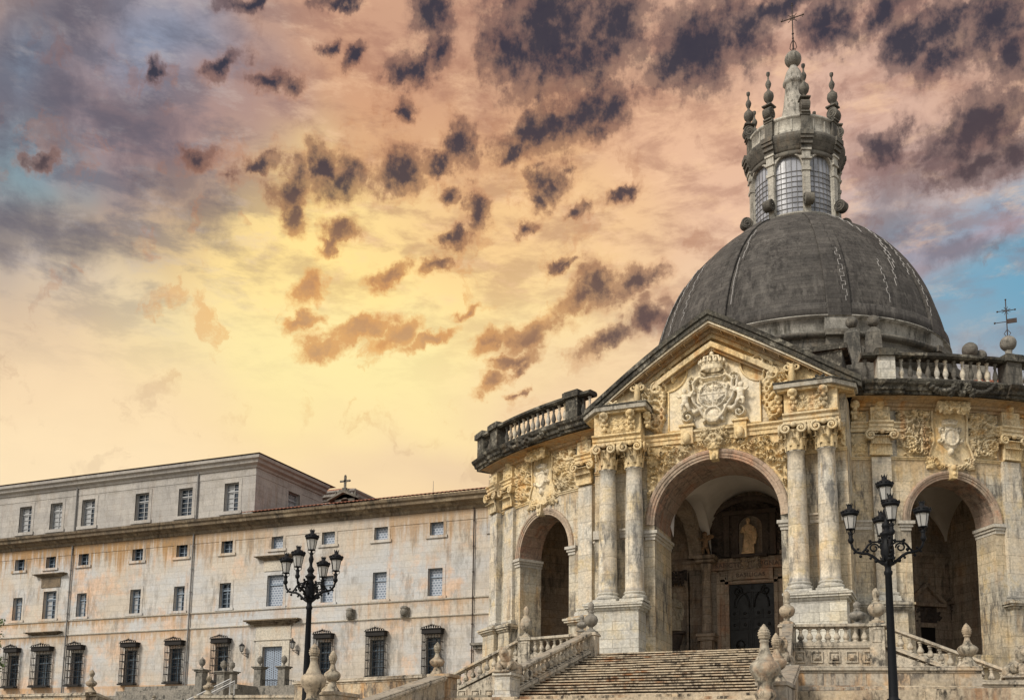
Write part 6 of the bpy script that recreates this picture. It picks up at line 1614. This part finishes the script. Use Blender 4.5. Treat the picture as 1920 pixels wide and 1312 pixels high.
newel('square newel at the top right corner of the main flight', XA+3.9, 40.55, 4.15, 7.26, .27)
newel('square newel where the left side flight starts, under the oval urn', XA-7.05, 41.3, 4.15, 7.26, .27)
newel('square newel where the right side flight starts, beside the black lamp post', XA+7.05, 41.3, 4.15, 7.26, .27)

# ---- finials and urns
def gad(n, k): return lambda a, t, z: 1+k*abs(math.cos(n*a/2))-k
def cone(n, rows): return lambda a, t, z: 1+.10*math.sin(n*a+t*40)*math.cos(t*rows)
def pine_finial(label, x, y, z0, H, Rb, group=None, mat='urn', big=False):
    t = thing('stone_finial', label, 'finial', (x, y, z0), group=group)
    r = Rb
    if big:
        m = MB(); m.lathe([(r*.95, 0), (r*.95, H*.05), (r*.62, H*.08), (r*.50, H*.13), (r*.60, H*.17), (r*.66, H*.20), (r*.60, H*.245), (r*.50, H*.27)], 28, mod=lambda a, t_, z: 1+.06*abs(math.cos(9*a))); m.build('foot', ST[mat], t)
        m = MB(); m.lathe([(r*.50, H*.27), (r*.48, H*.34), (r*.62, H*.36), (r*.66, H*.39), (r*.88, H*.43), (r*1.0, H*.485), (r*1.0, H*.52), (r*.90, H*.56), (r*.72, H*.585), (r*.60, H*.59)], 40, mod=lambda a, t_, z: 1+.035*abs(math.cos(8*a))*(z < H*.5)); m.build('bulb', ST[mat], t)
        m = MB(); m.lathe([(r*.62, H*.59), (r*.50, H*.64), (r*.38, H*.68), (r*.30, H*.74), (r*.27, H*.79), (r*.34, H*.80), (r*.30, H*.815)], 28); m.build('neck', ST[mat], t)
        z1_, z2_, rp = H*.81, H, r*.42
    else:
        m = MB(); m.lathe([(r*1.05, 0), (r*1.0, H*.04), (r*.62, H*.14), (r*.45, H*.22), (r*.42, H*.26)], 24); m.build('foot', ST[mat], t)
        m = MB(); m.lathe([(r*.42, H*.25), (r*.80, H*.30), (r*1.0, H*.38), (r*1.0, H*.43), (r*.82, H*.475), (r*.66, H*.49), (r*.70, H*.50), (r*.5, H*.51)], 36, mod=lambda a, t_, z: 1+.07*abs(math.cos(8*a))); m.build('bulb', ST[mat], t)
        m = MB(); m.lathe([(r*.60, H*.50), (r*.40, H*.56), (r*.27, H*.64), (r*.26, H*.69), (r*.40, H*.70), (r*.36, H*.72)], 20); m.build('neck', ST[mat], t)
        z1_, z2_, rp = H*.715, H, r*.52
    m = MB(); n = 18; m.lathe([(max(.004, rp*math.sin(math.pi*(.16+.84*i/n))**.8*(1-.25*i/n)*1.05), z1_+(z2_-z1_)*i/n) for i in range(n+1)], 26, mod=lambda a, t_, z: 1+.24*math.sin(6*a+t_*20)*math.sin(6*a-t_*20)); m.build('pine_cone', ST[mat], t)
    return t
def urn(label, x, y, z0, H, Rb, group=None, mat='urn', oval=False):
    t = thing('stone_urn', label, 'urn', (x, y, z0), group=group); r = Rb
    m = MB(); m.box(-r*.95, r*.95, -r*.95, r*.95, 0, H*.05); m.lathe([(r*.75, H*.05), (r*.7, H*.09), (r*.36, H*.13), (r*.30, H*.18), (r*.5, H*.21)], 20); m.build('foot', ST[mat], t)
    m = MB()
    if oval: prof = [(r*.4, H*.20), (r*.8, H*.27), (r*1.0, H*.37), (r*1.02, H*.46), (r*.9, H*.55), (r*.66, H*.62), (r*.5, H*.65), (r*.62, H*.67), (r*.4, H*.69)]
    else: prof = [(r*.4, H*.20), (r*.85, H*.27), (r*1.05, H*.37), (r*1.05, H*.44), (r*.86, H*.52), (r*.5, H*.57), (r*.34, H*.61), (r*.5, H*.64), (r*.46, H*.66)]
    m.lathe(prof, 40, mod=lambda a, t_, z: 1+.09*abs(math.cos(8*a))); m.build('bowl', ST[mat], t)
    m = MB(); m.lathe([(r*.42, H*.64), (r*.30, H*.68), (r*.42, H*.72), (r*.52, H*.80), (r*.46, H*.89), (r*.24, H*.96), (r*.02, H*1.0)], 22, mod=lambda a, t_, z: 1+.22*math.sin(5*a+t_*15)*math.sin(5*a-t_*15)); m.build('flame', ST[mat], t)
    return t
pine_finial('large pine-cone finial on a fat bulb, front right, beside the black lamp post', XA+5.88, 23.7, 2.95, 2.0, .335, None, 'urn', True)
pine_finial('large pine-cone finial on a fat bulb in front of the left black lamp post', XA-5.88, 23.7, 2.95, 2.0, .335, None, 'urn', True)
for s, lb in ((-1, 'smaller pine-cone finial just behind the large one at the left lamp post'), (1, 'smaller pine-cone finial just behind the large one at the foot of the right steps')):
    pine_finial(lb, XA+s*5.97, 24.75, 3.72, 1.16, .215)
FG = 'pine-cone finials on the parapets'
def at_z(px, py, z): p = onZ(px, py, z); return float(p[0]), float(p[1])
x, y = at_z(1816, 1251, 5.03); pine_finial('pine-cone finial on the right end of the parapet right of the lamp post', x, y, 5.02, 1.42, .29, FG)
x, y = at_z(819, 1265, 5.03); pine_finial('pine-cone finial at the top of the sloping parapet left of the staircase', x, y, 5.02, 1.20, .25, FG)
x, y = at_z(170, 1297, 5.03); pine_finial('pine-cone finial on the low wall in front of the wing, near the left edge', x, y, 5.02, 1.05, .24, FG)
p = onY(390, 1302, 34.0); pine_finial('small pine-cone finial beside the white handrails, left', float(p[0]), 34.0, float(p[2]), .78, .2, FG)
p = onY(288, 1319, 34.0); pine_finial('low pine-cone finial tip showing at the bottom edge, far left', float(p[0]), 34.0, float(p[2]), .36, .17, FG)
UG = 'urns on the staircase newels'
urn('gadrooned urn on the newel at the top left of the main flight', XA-3.9, 40.55, 7.26, 1.30, .25, UG, 'urndark')
urn('round gadrooned urn at the top right of the main flight, behind the large finial', XA+3.9, 40.55, 7.26, 1.30, .26, UG, 'urn')
urn('oval urn with a pale knob on the newel before the left arch', XA-7.05, 41.3, 7.26, 1.38, .24, UG, 'urn', True)
urn('round gadrooned urn on the right outer newel next to the black lamp post', XA+7.05, 41.3, 7.26, 1.36, .28, UG, 'urn')
p = onY(1608, 1172, 44.6); urn('small dark urn standing behind the right terrace balustrade', float(p[0]), 44.6, float(p[2]), 1.0, .3, UG, 'urndark')
p = onY(1091, 1184, 42.5); urn('small dark urn just behind the urn left of the steps', float(p[0]), 42.5, float(p[2]), .75, .2, UG, 'urndark')

# ---- lions
def lion_mesh():
    """lion couchant, facing -Y, forepaws on a ball; origin under the body"""
    m = MB(); B = lambda x, y, z, r, sx=1, sy=1, sz=1: m.ball((x, y, z), r, 14, 10, sx=sx, sy=sy, sz=sz)
    B(0, .18, .27, .22, .85, 1.6, .95); B(0, -.12, .36, .235, .95, 1.0, 1.15); B(0, .50, .26, .22, .95, 1.0, 1.05)
    B(0, -.24, .56, .22, 1, .9, 1.1); B(0, -.26, .70, .20, 1.05, .85, 1.0)                       # mane
    for i in range(16):
        a = i*math.pi*2/16; B(.20*math.sin(a), -.30, .66+.19*math.cos(a), .055, 1, 1.2, 1.3)
    for i in range(10): B(.16*math.cos(i*2.4), -.30+.02*i, .48-.03*i, .06, 1, .8, 1.5)
    B(0, -.41, .70, .125, 1, 1, 1.1); B(0, -.53, .655, .07, 1.1, 1, .8); B(0, -.50, .60, .055)     # face, muzzle, jaw
    for q in (-1, 1):
        B(q*.05, -.515, .735, .022); B(q*.13, -.36, .85, .045)
        B(q*.20, .48, .20, .155, .8, 1.3, 1.2); m.tube([(q*.22, .40, .10), (q*.24, .18, .06), (q*.23, .08, .06)], [.075, .06, .055], 8)
        m.tube([(q*.16, -.15, .38), (q*.19, -.36, .25), (q*.16, -.50, .30 if q < 0 else .06)], [.10, .075, .065], 8); B(q*.15, -.55, .30 if q < 0 else .06, .075, 1, 1.2, .7)
    m.tube([(0, .68, .2), (.2, .72, .08), (.3, .5, .06), (.3, .3, .06)], [.04, .035, .035, .05], 7)
    B(-.14, -.56, .14, .14)
    m.box(-.30, .30, -.68, .74, -.02, .045)
    return m
lm = lion_mesh()
def lion(label, x, y, z, rz=0, sc=1.0):
    o = lm.build('stone_lion', ST['urn'], None, (x, y, z), rz); o.scale = (sc, sc, sc); tag(o, label, 'lion statue', 'stone lions on pedestals'); remesh(o, .022, 1); return o
def pedestal(label, x, y, z0, z1, w_=.3, w2=.3):
    t = thing('statue_pedestal', label, 'pedestal', (x, y, 0), group='pedestals of the lions')
    m = MB(); m.box(-w_, w_, -w2, w2, z0+.12, z1-.12); m.box(-w_-.06, w_+.06, -w2-.06, w2+.06, z0, z0+.12); m.box(-w_-.07, w_+.07, -w2-.07, w2+.07, z1-.10, z1); m.box(-w_-.03, w_+.03, -w2-.03, w2+.03, z1-.14, z1-.10); bevel(m.build('block', ST['block'], t), .012); return t
pedestal('pale block pedestal under the lion at the left foot of the main steps', XA-4.68, 33.85, ZL, 5.02, .29, .45)
pedestal('block pedestal under the lion at the right foot of the main steps, behind the finials', XA+4.68, 33.85, ZL, 5.02, .29, .45)
lion('stone lion with curly mane lying on the pedestal left of the main steps', XA-4.68, 33.95, 5.04, 0, 1.0)
lion('stone lion hidden behind the large right finials at the foot of the steps', XA+4.68, 33.95, 5.04, 0, 1.0)
p = onY(1907, 1268, 39.5); lion('pale stone lion at the right edge of the picture, paw on a ball', float(p[0])+.1, 39.5, float(p[2]), R_(20), 1.12)
m = MB(); X = float(p[0])+.1; m.box(X-.5, X+.5, 38.7, 40.4, 0, float(p[2])-.1); m.box(X-.58, X+.58, 38.6, 40.5, float(p[2])-.1, float(p[2])-.03); tag(bevel(m.build('statue_pedestal', ST['parapet'])), 'low stone block under the lion at the right edge', 'pedestal', 'pedestals of the lions')

# ---- parapet walls
def parapet(label, p0, p1, h, t_=.22, z1=None, rough=True, group='parapet walls', capmat='stairwall'):
    root = thing('parapet_wall', label, 'wall', group=group); mp, L = seg(p0, p1)
    zb = -(max(p0[2], p1[2])) 
    m = MB(); n = max(2, int(L/1.0))
    def lo(u): return -(p0[2]+(p1[2]-p0[2])*u/L)
    us = rng(0, L, n)
    for a, b in zip(us[:-1], us[1:]): m.polybar([(a, lo(a)), (b, lo(b)), (b, -.12), (a, -.12)], -t_, t_, mp)
    m.build('masonry', ST['parapet'], root)
    m = MB(); m.box(-.03, L+.03, -t_-.09, t_+.09, -.12, -.03, mp, n); m.box(-.0, L, -t_-.05, t_+.05, -.03, .02, mp, n); m.box(0, L, -t_-.03, t_+.03, -.19, -.12, mp, n); bevel(m.build('coping', ST[capmat], root), .015)
    return root, mp, L
a, b = onZ(1462, 1251, 5.0), onZ(1836, 1251, 5.0)
rt_, mpw, Lw = parapet('long parapet with patchy ochre stains behind the right black lamp post', (a[0], a[1], 5.0), (b[0], b[1], 5.0), 5)
m = MB(); c = Carve(0, Lw, 0, 4.42, .09, 7); c.H = c.r.random(c.H.shape)*.6+.4; c.mesh(mpw, -.24, .16, None, None); 
mp2 = lambda u, z, d: mpw(u, z-5.0, d)
c.mesh(mp2, -.24, .18).build('rough_footing', ST['steps'], rt_)
m = MB(); m.box(0, Lw, -.40, -.2, -4.8, -.62, mpw, 8); m.build('footing', ST['parapet'], rt_)
a, b = onY(1834, 1277, 38.0), onY(1990, 1278, 38.6); parapet('lower stained parapet at the right edge below the sloping balustrade', (a[0], 38.0, a[2]), (b[0], 38.6, b[2]), 4)
a, b = onZ(560, 1278, 5.0), onZ(800, 1265, 5.0); parapet('level stained parapet behind the large left finial', (a[0], a[1], 5.0), (b[0], b[1], 5.0), 5)
a = onZ(826, 1264, 5.0); b0 = onX(686, 1313, float(a[0])-.0)
parapet('parapet with pale coping sloping down to the left of the staircase', (a[0], a[1]+.1, 5.0), (b0[0], b0[1], b0[2]), 5, .26)
m = MB(); m.box(a[0]-.36, a[0]+.36, a[1]-.1, a[1]+.62, 0, 4.9); m.box(a[0]-.45, a[0]+.45, a[1]-.2, a[1]+.72, 4.9, 5.02); tag(bevel(m.build('stone_pier', ST['parapet'])), 'square pier under the finial at the top of the sloping parapet', 'pier', 'piers of the parapets')
a, b = onZ(-60, 1304, 5.0), onZ(168, 1299, 5.0); parapet('dark-topped low wall at the bottom left corner in front of the wing', (a[0], a[1], 5.0), (b[0], b[1], 5.0), 5)
a2 = onX(214, 1315, float(b[0])+.2); parapet('short sloping parapet descending from the far left finial', (b[0]+.2, b[1], 5.0), (a2[0], a2[1], a2[2]), 5)
m = MB(); x, y = XA+5.95, 24.2; 
for s in (-1, 1):
    m = MB(); x = XA+s*5.92; m.box(x-.42, x+.42, 23.25, 24.15, 0, 2.92); m.box(x-.48, x+.48, 23.2, 24.2, 2.84, 2.95); m.box(x-.33, x+.33, 24.3, 25.5, 0, 3.62); m.box(x-.37, x+.37, 24.26, 25.55, 3.62, 3.72)
    tag(bevel(m.build('stone_pier', ST['parapet'])), 'pale pier under the pair of finials at the %s foot of the stairs' % ('left' if s < 0 else 'right'), 'pier', 'piers of the parapets')
a, b = (XA+5.0, 33.5, 5.0), (XA+5.85, 25.5, 3.55); parapet('pale sunlit parapet sloping to the large right finial', a, b, 5, .22)
for (pa, pb) in (((372, 1304), (592, 1303)),):
    a, b = onY(*pa, 40.0), onY(*pb, 40.0); parapet('low kerb wall before the steps of the blue door', (a[0], 40, a[2]), (b[0], 40, b[2]), 5, .25, capmat='stairwall')

# ---- platform and posts before the wing door
m = MB(); dx0, dx1 = dR[0]-6.5, dR[1]+4.5
for i in range(5): m.box(dx0-.35*(4-i), dR[1]+.6+.1*(4-i), 52.2-.4*(5-i)+.4, YW-.02, 4.6, 5.2+.3*i+.3)
m.box(dx0, dx1, 54.2, YW-.02, 4.6, 6.75); tag(m.build('door_platform', ST['urndark']), 'dark stepped platform in front of the blue studded door', 'platform')
PG = 'posts with urns in front of the wing door'
def urn_post(label, px, ptop, pbot, Y):
    a = onY(px, ptop, Y); b = onY(px, pbot, Y); H = float(a[2]-b[2]); x, z = float((a[0]+b[0])/2), float(b[2])-.4; H += .4
    t = thing('urn_post', label, 'gate post', (x, Y, z), group=PG)
    m = MB(); w_ = .26; m.box(-w_-.06, w_+.06, -w_-.06, w_+.06, 0, .25); m.box(-w_, w_, -w_, w_, .25, H*.64); m.box(-w_-.07, w_+.07, -w_-.07, w_+.07, H*.64, H*.675); m.box(-w_-.14, w_+.14, -w_-.14, w_+.14, H*.675, H*.705); bevel(m.build('post', ST['urndark'], t), .01)
    m = MB(); r = .19; h = H*.295; z0 = H*.705; m.lathe([(r*.7, z0), (r*.3, z0+h*.16), (r*.35, z0+h*.24), (r*.9, z0+h*.40), (r*1.05, z0+h*.58), (r*.9, z0+h*.72), (r*1.0, z0+h*.76), (r*.5, z0+h*.86), (r*.2, z0+h*.95), (.01, z0+h)], 18); m.build('urn', ST['urndark'], t); return t
urn_post('dark stone post with urn, furthest left, by the white handrails', 378, 1231, 1298, 51.5)
urn_post('thick dark stone post with urn in front of a window cage', 418.5, 1236, 1298, 50.5)
urn_post('slim stone post with urn right of the window cage', 434, 1238, 1294, 53.5)
urn_post('stone post with urn at the left jamb of the blue door', 487, 1228, 1288, 55.5)
urn_post('stone post with urn at the right jamb of the blue door', 532, 1227, 1288, 55.5)
def railing(label, pa, pb, Y, h=.75):
    a, b = onY(*pa, Y), onY(*pb, Y); t = thing('iron_railing', label, 'railing', group='iron railings before the blue door'); mp, L = seg((a[0], Y, a[2]), (b[0], Y, b[2]))
    m = MB(); m.box(0, L, -.02, .02, 0, .04, mp); m.box(0, L, -.02, .02, -h, -h+.03, mp); m.build('rails', ST['iron'], t)
    m = MB(); n = int(L/.16)
    for i in range(n+1): m.tube([mp(L*i/n, -h, 0), mp(L*i/n, .1, 0)], .013, 4)
    m.build('bars', ST['iron'], t); tag(t.children[-1], kind='stuff')
railing('low black railing across the blue door between two posts', (493, 1275), (528, 1275), 55.5); railing('low black railing running right from the blue door', (538, 1275), (600, 1283), 54.5)
t = thing('handrail', 'pair of white metal handrails climbing to the wing platform', 'handrail')
for i, (pa, pb) in enumerate((((338, 1318), (432, 1272)), ((356, 1318), (440, 1276)))):
    a, b = onY(*pa, 48), onY(*pb, 50.5); m = MB(); m.tube([a, b], .035, 6); m.tube([b, (b[0], b[1], b[2]-1.2)], .03, 6); m.tube([a*.5+b*.5, (a*.5+b*.5)-np.array([0, 0, 1.0])], .03, 6); m.tube([(a[0], a[1], a[2]-.12), (b[0], b[1], b[2]-.12)], .02, 6); m.build('rail', ST['steel'], t)

# ================================================================= STREET LAMPS
def lantern_parts(par, x, y, z, first=None):
    """lantern standing on its cup at (x,y,z), 0.86 high"""
    if first is not None:
        return copy_tree(first, par, (x, y, z), first.rotation_euler[2])
    root = part('lamp_head', par, (x, y, z))
    m = MB(); m.lathe([(.05, -.02), (.075, .02), (.05, .06), (.03, .10), (.045, .13), (.125, .145), (.13, .165), (.02, .17)], 12)
    for i in range(4):
        a = i*math.pi/2+.4; m.tube([(.04*math.sin(a), -.04*math.cos(a), .04), (.11*math.sin(a), -.11*math.cos(a), .06), (.13*math.sin(a), -.13*math.cos(a), .15)], .012, 4)
    m.build('cup', ST['lampblack'], root)
    m = MB()
    for i in range(6):
        a = i*math.pi/3; m.tube([(.115*math.sin(a), -.115*math.cos(a), .16), (.185*math.sin(a), -.185*math.cos(a), .53)], .010, 4)
    m.build('glazing_bars', ST['lampblack'], root)
    m = MB(); m.lathe([(.108, .168), (.178, .53)], 6, smooth=False); m.build('glass', ST['milk'], root)
    m = MB(); m.lathe([(.17, .515), (.20, .52), (.225, .56), (.235, .60), (.205, .605), (.205, .635), (.185, .67), (.14, .715), (.085, .735), (.07, .75), (.075, .80), (.05, .81), (.01, .81)], 20)
    for i in range(12):
        a = i*math.pi/6; m.ball((.225*math.sin(a), -.225*math.cos(a), .635), .026, 5, 4, sz=1.5)
    for i in range(6):
        a = i*math.pi/3; m.tube([(.055*math.sin(a), -.055*math.cos(a), .79), (.085*math.sin(a), -.085*math.cos(a), .88)], [.022, .010], 4)
    m.ball((0, 0, .83), .04, 6, 5); m.build('cap', ST['lampblack'], root)
    return root
def street_lamp(label, px, ptop, Y, turn, ref=None):
    p = onY(px, ptop, Y); x, y, ztop = float(p[0]), Y, 9.82
    ray_ = Vector((x, y, 0)).normalized(); right = Vector((ray_.y, -ray_.x, 0)); near = -ray_*math.cos(R_(turn))+right*math.sin(R_(turn)); rz = math.atan2(near.y, near.x)+math.pi/2
    if ref is not None:
        c = copy_tree(ref, None, (x, y, 0), rz); c['label'] = label; return c
    t = thing('street_lamp', label, 'street lamp', (x, y, 0), rz, group='five-headed cast-iron street lamps')
    m = MB(); m.lathe([(.34, 0), (.34, .25), (.26, .35), (.24, 1.1), (.17, 1.25), (.19, 1.35), (.145, 1.5), (.14, 3.55), (.175, 3.58), (.18, 3.66), (.13, 3.70), (.125, 3.74), (.088, 7.02), (.11, 7.05), (.115, 7.12), (.085, 7.16), (.085, 7.25), (.12, 7.3), (.13, 7.36), (.1, 7.4)], 24, mod=lambda a, t_, z: 1-.045*abs(math.cos(8*a)) if 3.75 < z < 7.0 else 1); m.build('pole', ST['lampblack'], t)
    m = MB(); m.lathe([(.10, 7.38), (.13, 7.5), (.17, 7.62), (.16, 7.8), (.12, 7.95), (.10, 8.05), (.16, 8.12), (.19, 8.18), (.12, 8.22), (.08, 8.28), (.11, 8.34), (.13, 8.40), (.09, 8.46), (.055, 8.52), (.05, 8.62), (.075, 8.70), (.09, 8.78), (.06, 8.86), (.05, 8.94)], 20, mod=lambda a, t_, z: 1+.10*abs(math.cos(4*a)) if z < 8.0 else 1)
    for i in range(8):
        a = i*math.pi/4; m.tube([(.1*math.sin(a), -.1*math.cos(a), 7.42), (.2*math.sin(a), -.2*math.cos(a), 7.52), (.17*math.sin(a), -.17*math.cos(a), 7.40)], [.04, .03, .02], 5)
    m.build('centre_stem', ST['lampblack'], t)
    # arm
    am = MB(); ap = [(.10, 7.32), (.24, 7.42), (.38, 7.55), (.52, 7.63), (.66, 7.64), (.80, 7.68), (.90, 7.80), (.93, 7.92), (.94, 8.02)]
    am.tube([(0, -r, z) for r, z in ap], [.05, .045, .04, .042, .04, .04, .038, .035, .03], 7)
    am.tube([(0, -r, z) for r, z in ((.12, 7.86), (.24, 7.95), (.38, 7.95), (.50, 7.86), (.58, 7.74), (.66, 7.66))], .030, 6)
    am.tube([(0, a_, b_) for a_, b_ in [(-.34+.13*math.cos(q)*(1-.6*q/7.5), 7.78+.13*math.sin(q)*(1-.6*q/7.5)) for q in rng(0, 7.5, 22)]], .026, 5)
    for r, z, s_ in ((.30, 7.42, .055), (.52, 7.72, .05), (.70, 7.56, .045), (.76, 7.76, .04), (.20, 7.98, .045), (.44, 7.98, .045), (.44, 7.50, .04), (.86, 7.66, .035)): am.ball((0, -r, z), s_, 6, 5)
    am.lathe([(.03, 7.92), (.07, 7.96), (.085, 8.03), (.05, 8.09), (.06, 8.14), (.03, 8.17)], 10, (0, -.94, 0))
    a0 = am.build('arm', ST['lampblack'], t); L0 = lantern_parts(a0, 0, -.94, 8.17)
    for k in (1, 2, 3):
        c = a0.copy(); COL.objects.link(c); c.parent = t; c.rotation_euler = (0, 0, k*math.pi/2)
        copy_tree(L0, c, (0, -.94, 8.17), 0)
    copy_tree(L0, t, (0, 0, 8.94), 0)
    return t
lamp1 = street_lamp('tall black five-headed street lamp in front of the right arch', 1665, 1060, 30.0, 8)
street_lamp('tall black five-headed street lamp in front of the pale wing, left', 583, 1060, 30.2, -27, lamp1)

# ================================================================= STATUES
ST['angel'] = stone('angel_stone', (.30, .19, .11), (.22, .14, .09), None, stain=(.2, .1, .05), stain_amt=.3, dirt=(.06, .04, .03), dirt_amt=.6, top=0)
def robed(h=1.9, arms='book', headback=False):
    m = MB(); n = 30
    prof = [(.30, 0), (.33, .05), (.30, .4), (.25, .8), (.22, 1.0), (.24, 1.2), (.26, 1.36), (.20, 1.48), (.08, 1.55), (.065, 1.62)]
    m.lathe(prof, n, sy=.78, mod=lambda a, t, z: 1+(.10*math.sin(7*a+z*2)+.05*math.sin(13*a))*max(0, 1-z/1.25))
    m.ball((0, -.02, 1.73), .115, 12, 9, sz=1.25); m.ball((0, -.12, 1.70), .045, 6, 5); m.ball((0, -.10, 1.60), .06, 7, 5, sz=1.3)
    m.tube([(.23, 0, 1.38), (.33, -.10, 1.12), (.16, -.27, 1.10), (.08, -.30, 1.16)], [.095, .085, .06, .045], 8)
    m.tube([(-.23, 0, 1.38), (-.34, -.08, 1.14), (-.24, -.26, 1.22), (-.20, -.32, 1.34)], [.095, .085, .06, .045], 8)
    m.tube([(.30, .02, 1.3), (.36, -.02, .9), (.33, -.05, .45)], [.10, .12, .06], 8)
    m.tube([(-.24, -.1, 1.2), (.0, -.26, .85), (.2, -.24, .5)], [.07, .07, .04], 7)
    m.box(-.33, .33, -.27, .27, -.08, .0)
    return m
rm = robed()
def statue(label, x, y, z, sc, mat, rz=0, book=True):
    o = rm.build('robed_statue', ST[mat], None, (x, y, z), rz); o.scale = (sc, sc, sc); tag(o, label, 'statue', 'statues of the porch'); remesh(o, .022, 1); return o
ST['statue'] = stone('statue_stone', (.82, .56, .33), (.72, .50, .30), None, stain=(.3, .15, .07), stain_amt=.3, dirt=(.16, .12, .08), dirt_amt=.3, top=0, bump=.3)
ST['statue2'] = stone('pale_statue_stone', (.50, .44, .34), (.44, .38, .28), None, stain=(.3, .15, .07), stain_amt=.3, dirt=(.10, .09, .07), dirt_amt=.5, top=0, bump=.3)
statue('golden stone robed figure in the niche above the church door', XA-.05, 54.62, 13.08, .99, 'statue')
statue('pale robed figure on a bracket in the niche left of the church door', XA-3.95, 54.42, 9.18, 1.06, 'statue2', R_(12))
statue('pale robed figure in the niche right of the church door, hidden behind the arch pier', XA+3.95, 54.42, 9.18, 1.06, 'statue2', R_(-12))
def angel(label, x, y, z, sgn):
    o = cherub(sgn).build('seated_angel', ST['angel'], None, (x, y, z)); o.scale = (.9, .9, 1.1); tag(o, label, 'statue', 'small angels above the porch columns'); remesh(o, .024, 1)
angel('small ochre angel seated on the left column beside the church door', XA-2.15, 53.85, 13.0, 1); angel('small ochre angel seated on the right column beside the church door', XA+2.3, 53.85, 13.0, -1)
m = MB()
for s in (-1, 1): pass

# weather vane with ball on the right roof balustrade
X, Y, _ = arc(ph(36.6), 0, -.72)
t = thing('weather_vane', 'iron cross weather vane with a flag on a lichen-covered ball above the right balustrade', 'weather vane', (X, Y, 20.56))
m = MB(); m.lathe([(.34, 0), (.30, .06), (.14, .16), (.16, .30), (.10, .36)], 16); m.ball((0, 0, .66), .36, 18, 12); m.build('ball', ST['urndark'], t)
m = MB(); m.tube([(0, 0, 1.0), (0, 0, 2.75)], .024, 5); m.tube([(-.36, 0, 2.25), (.36, 0, 2.25)], .02, 5)
for a in range(8): m.tube([(0, 0, 2.25), (.2*math.cos(a*math.pi/4+.4), 0, 2.25+.2*math.sin(a*math.pi/4+.4))], .014, 4)
for q in (-1, 1): m.ball((q*.37, 0, 2.25), .045, 5, 4); m.tube([(0, 0, 1.35), (q*.14, 0, 1.15), (q*.05, 0, 1.02)], .018, 4)
m.ball((0, 0, 2.78), .045, 5, 4); m.tube([(-.5, 0, 1.72), (.1, 0, 1.72)], .018, 4); m.ball((-.5, 0, 1.72), .05, 5, 4); m.box(.02, .42, -.008, .008, 1.62, 1.84); m.build('vane', ST['rust'], t)
for a_, nm in ((42.8, 0),):
    pass

# ================================================================= TREE at the left edge
tree = thing('broadleaf_tree', 'small leafy green tree at the left edge in front of the wing', 'tree', (0, 0, 0))
p = onY(-46, 1225, 42.0); tx, tz = float(p[0]), float(p[2])
ST['bark'] = plain('bark', (.09, .07, .05), .9, 0, .2, .3, bump=.8)
ST['leaf'] = plain('leaf_green', (.075, .12, .028), .6, 0, .4, .45, nsc=2.5)
m = MB(); m.tube([(tx, 42, 0), (tx+.1, 42, 3), (tx, 42.1, tz), (tx+.1, 42, tz+1.6)], [.2, .16, .11, .03], 8)
rr = random.Random(21); tips = []
for i in range(16):
    z = tz-1.6+i*.2; a = i*2.4; L = .9+.5*rr.random(); e = (tx+L*math.sin(a), 42+L*math.cos(a), z+.5); m.tube([(tx+.05, 42, z), ((tx+e[0])/2, (42+e[1])/2, z+.35), e], [.05, .03, .012], 5); tips.append(e)
m.build('trunk', ST['bark'], tree)
m = MB(); 
for i in range(70):
    e = rr.choice(tips); cx, cy, cz = e[0]+rr.gauss(0, .32), e[1]+rr.gauss(0, .32), e[2]+rr.gauss(0, .42)
    for k in range(44):
        d = Vector((rr.gauss(0, 1), rr.gauss(0, 1), rr.gauss(0, .8))); d = d.normalized()*rr.random()**.4*.30; c0 = Vector((cx, cy, cz))+d
        t1 = Vector((rr.gauss(0, 1), rr.gauss(0, 1), rr.gauss(0, .6))).normalized(); t2 = t1.orthogonal().normalized(); s_ = rr.uniform(.05, .09)
        m.face([c0-t1*s_, c0+t2*s_*.5, c0+t1*s_, c0-t2*s_*.5])
m.build('crown', ST['leaf'], tree)
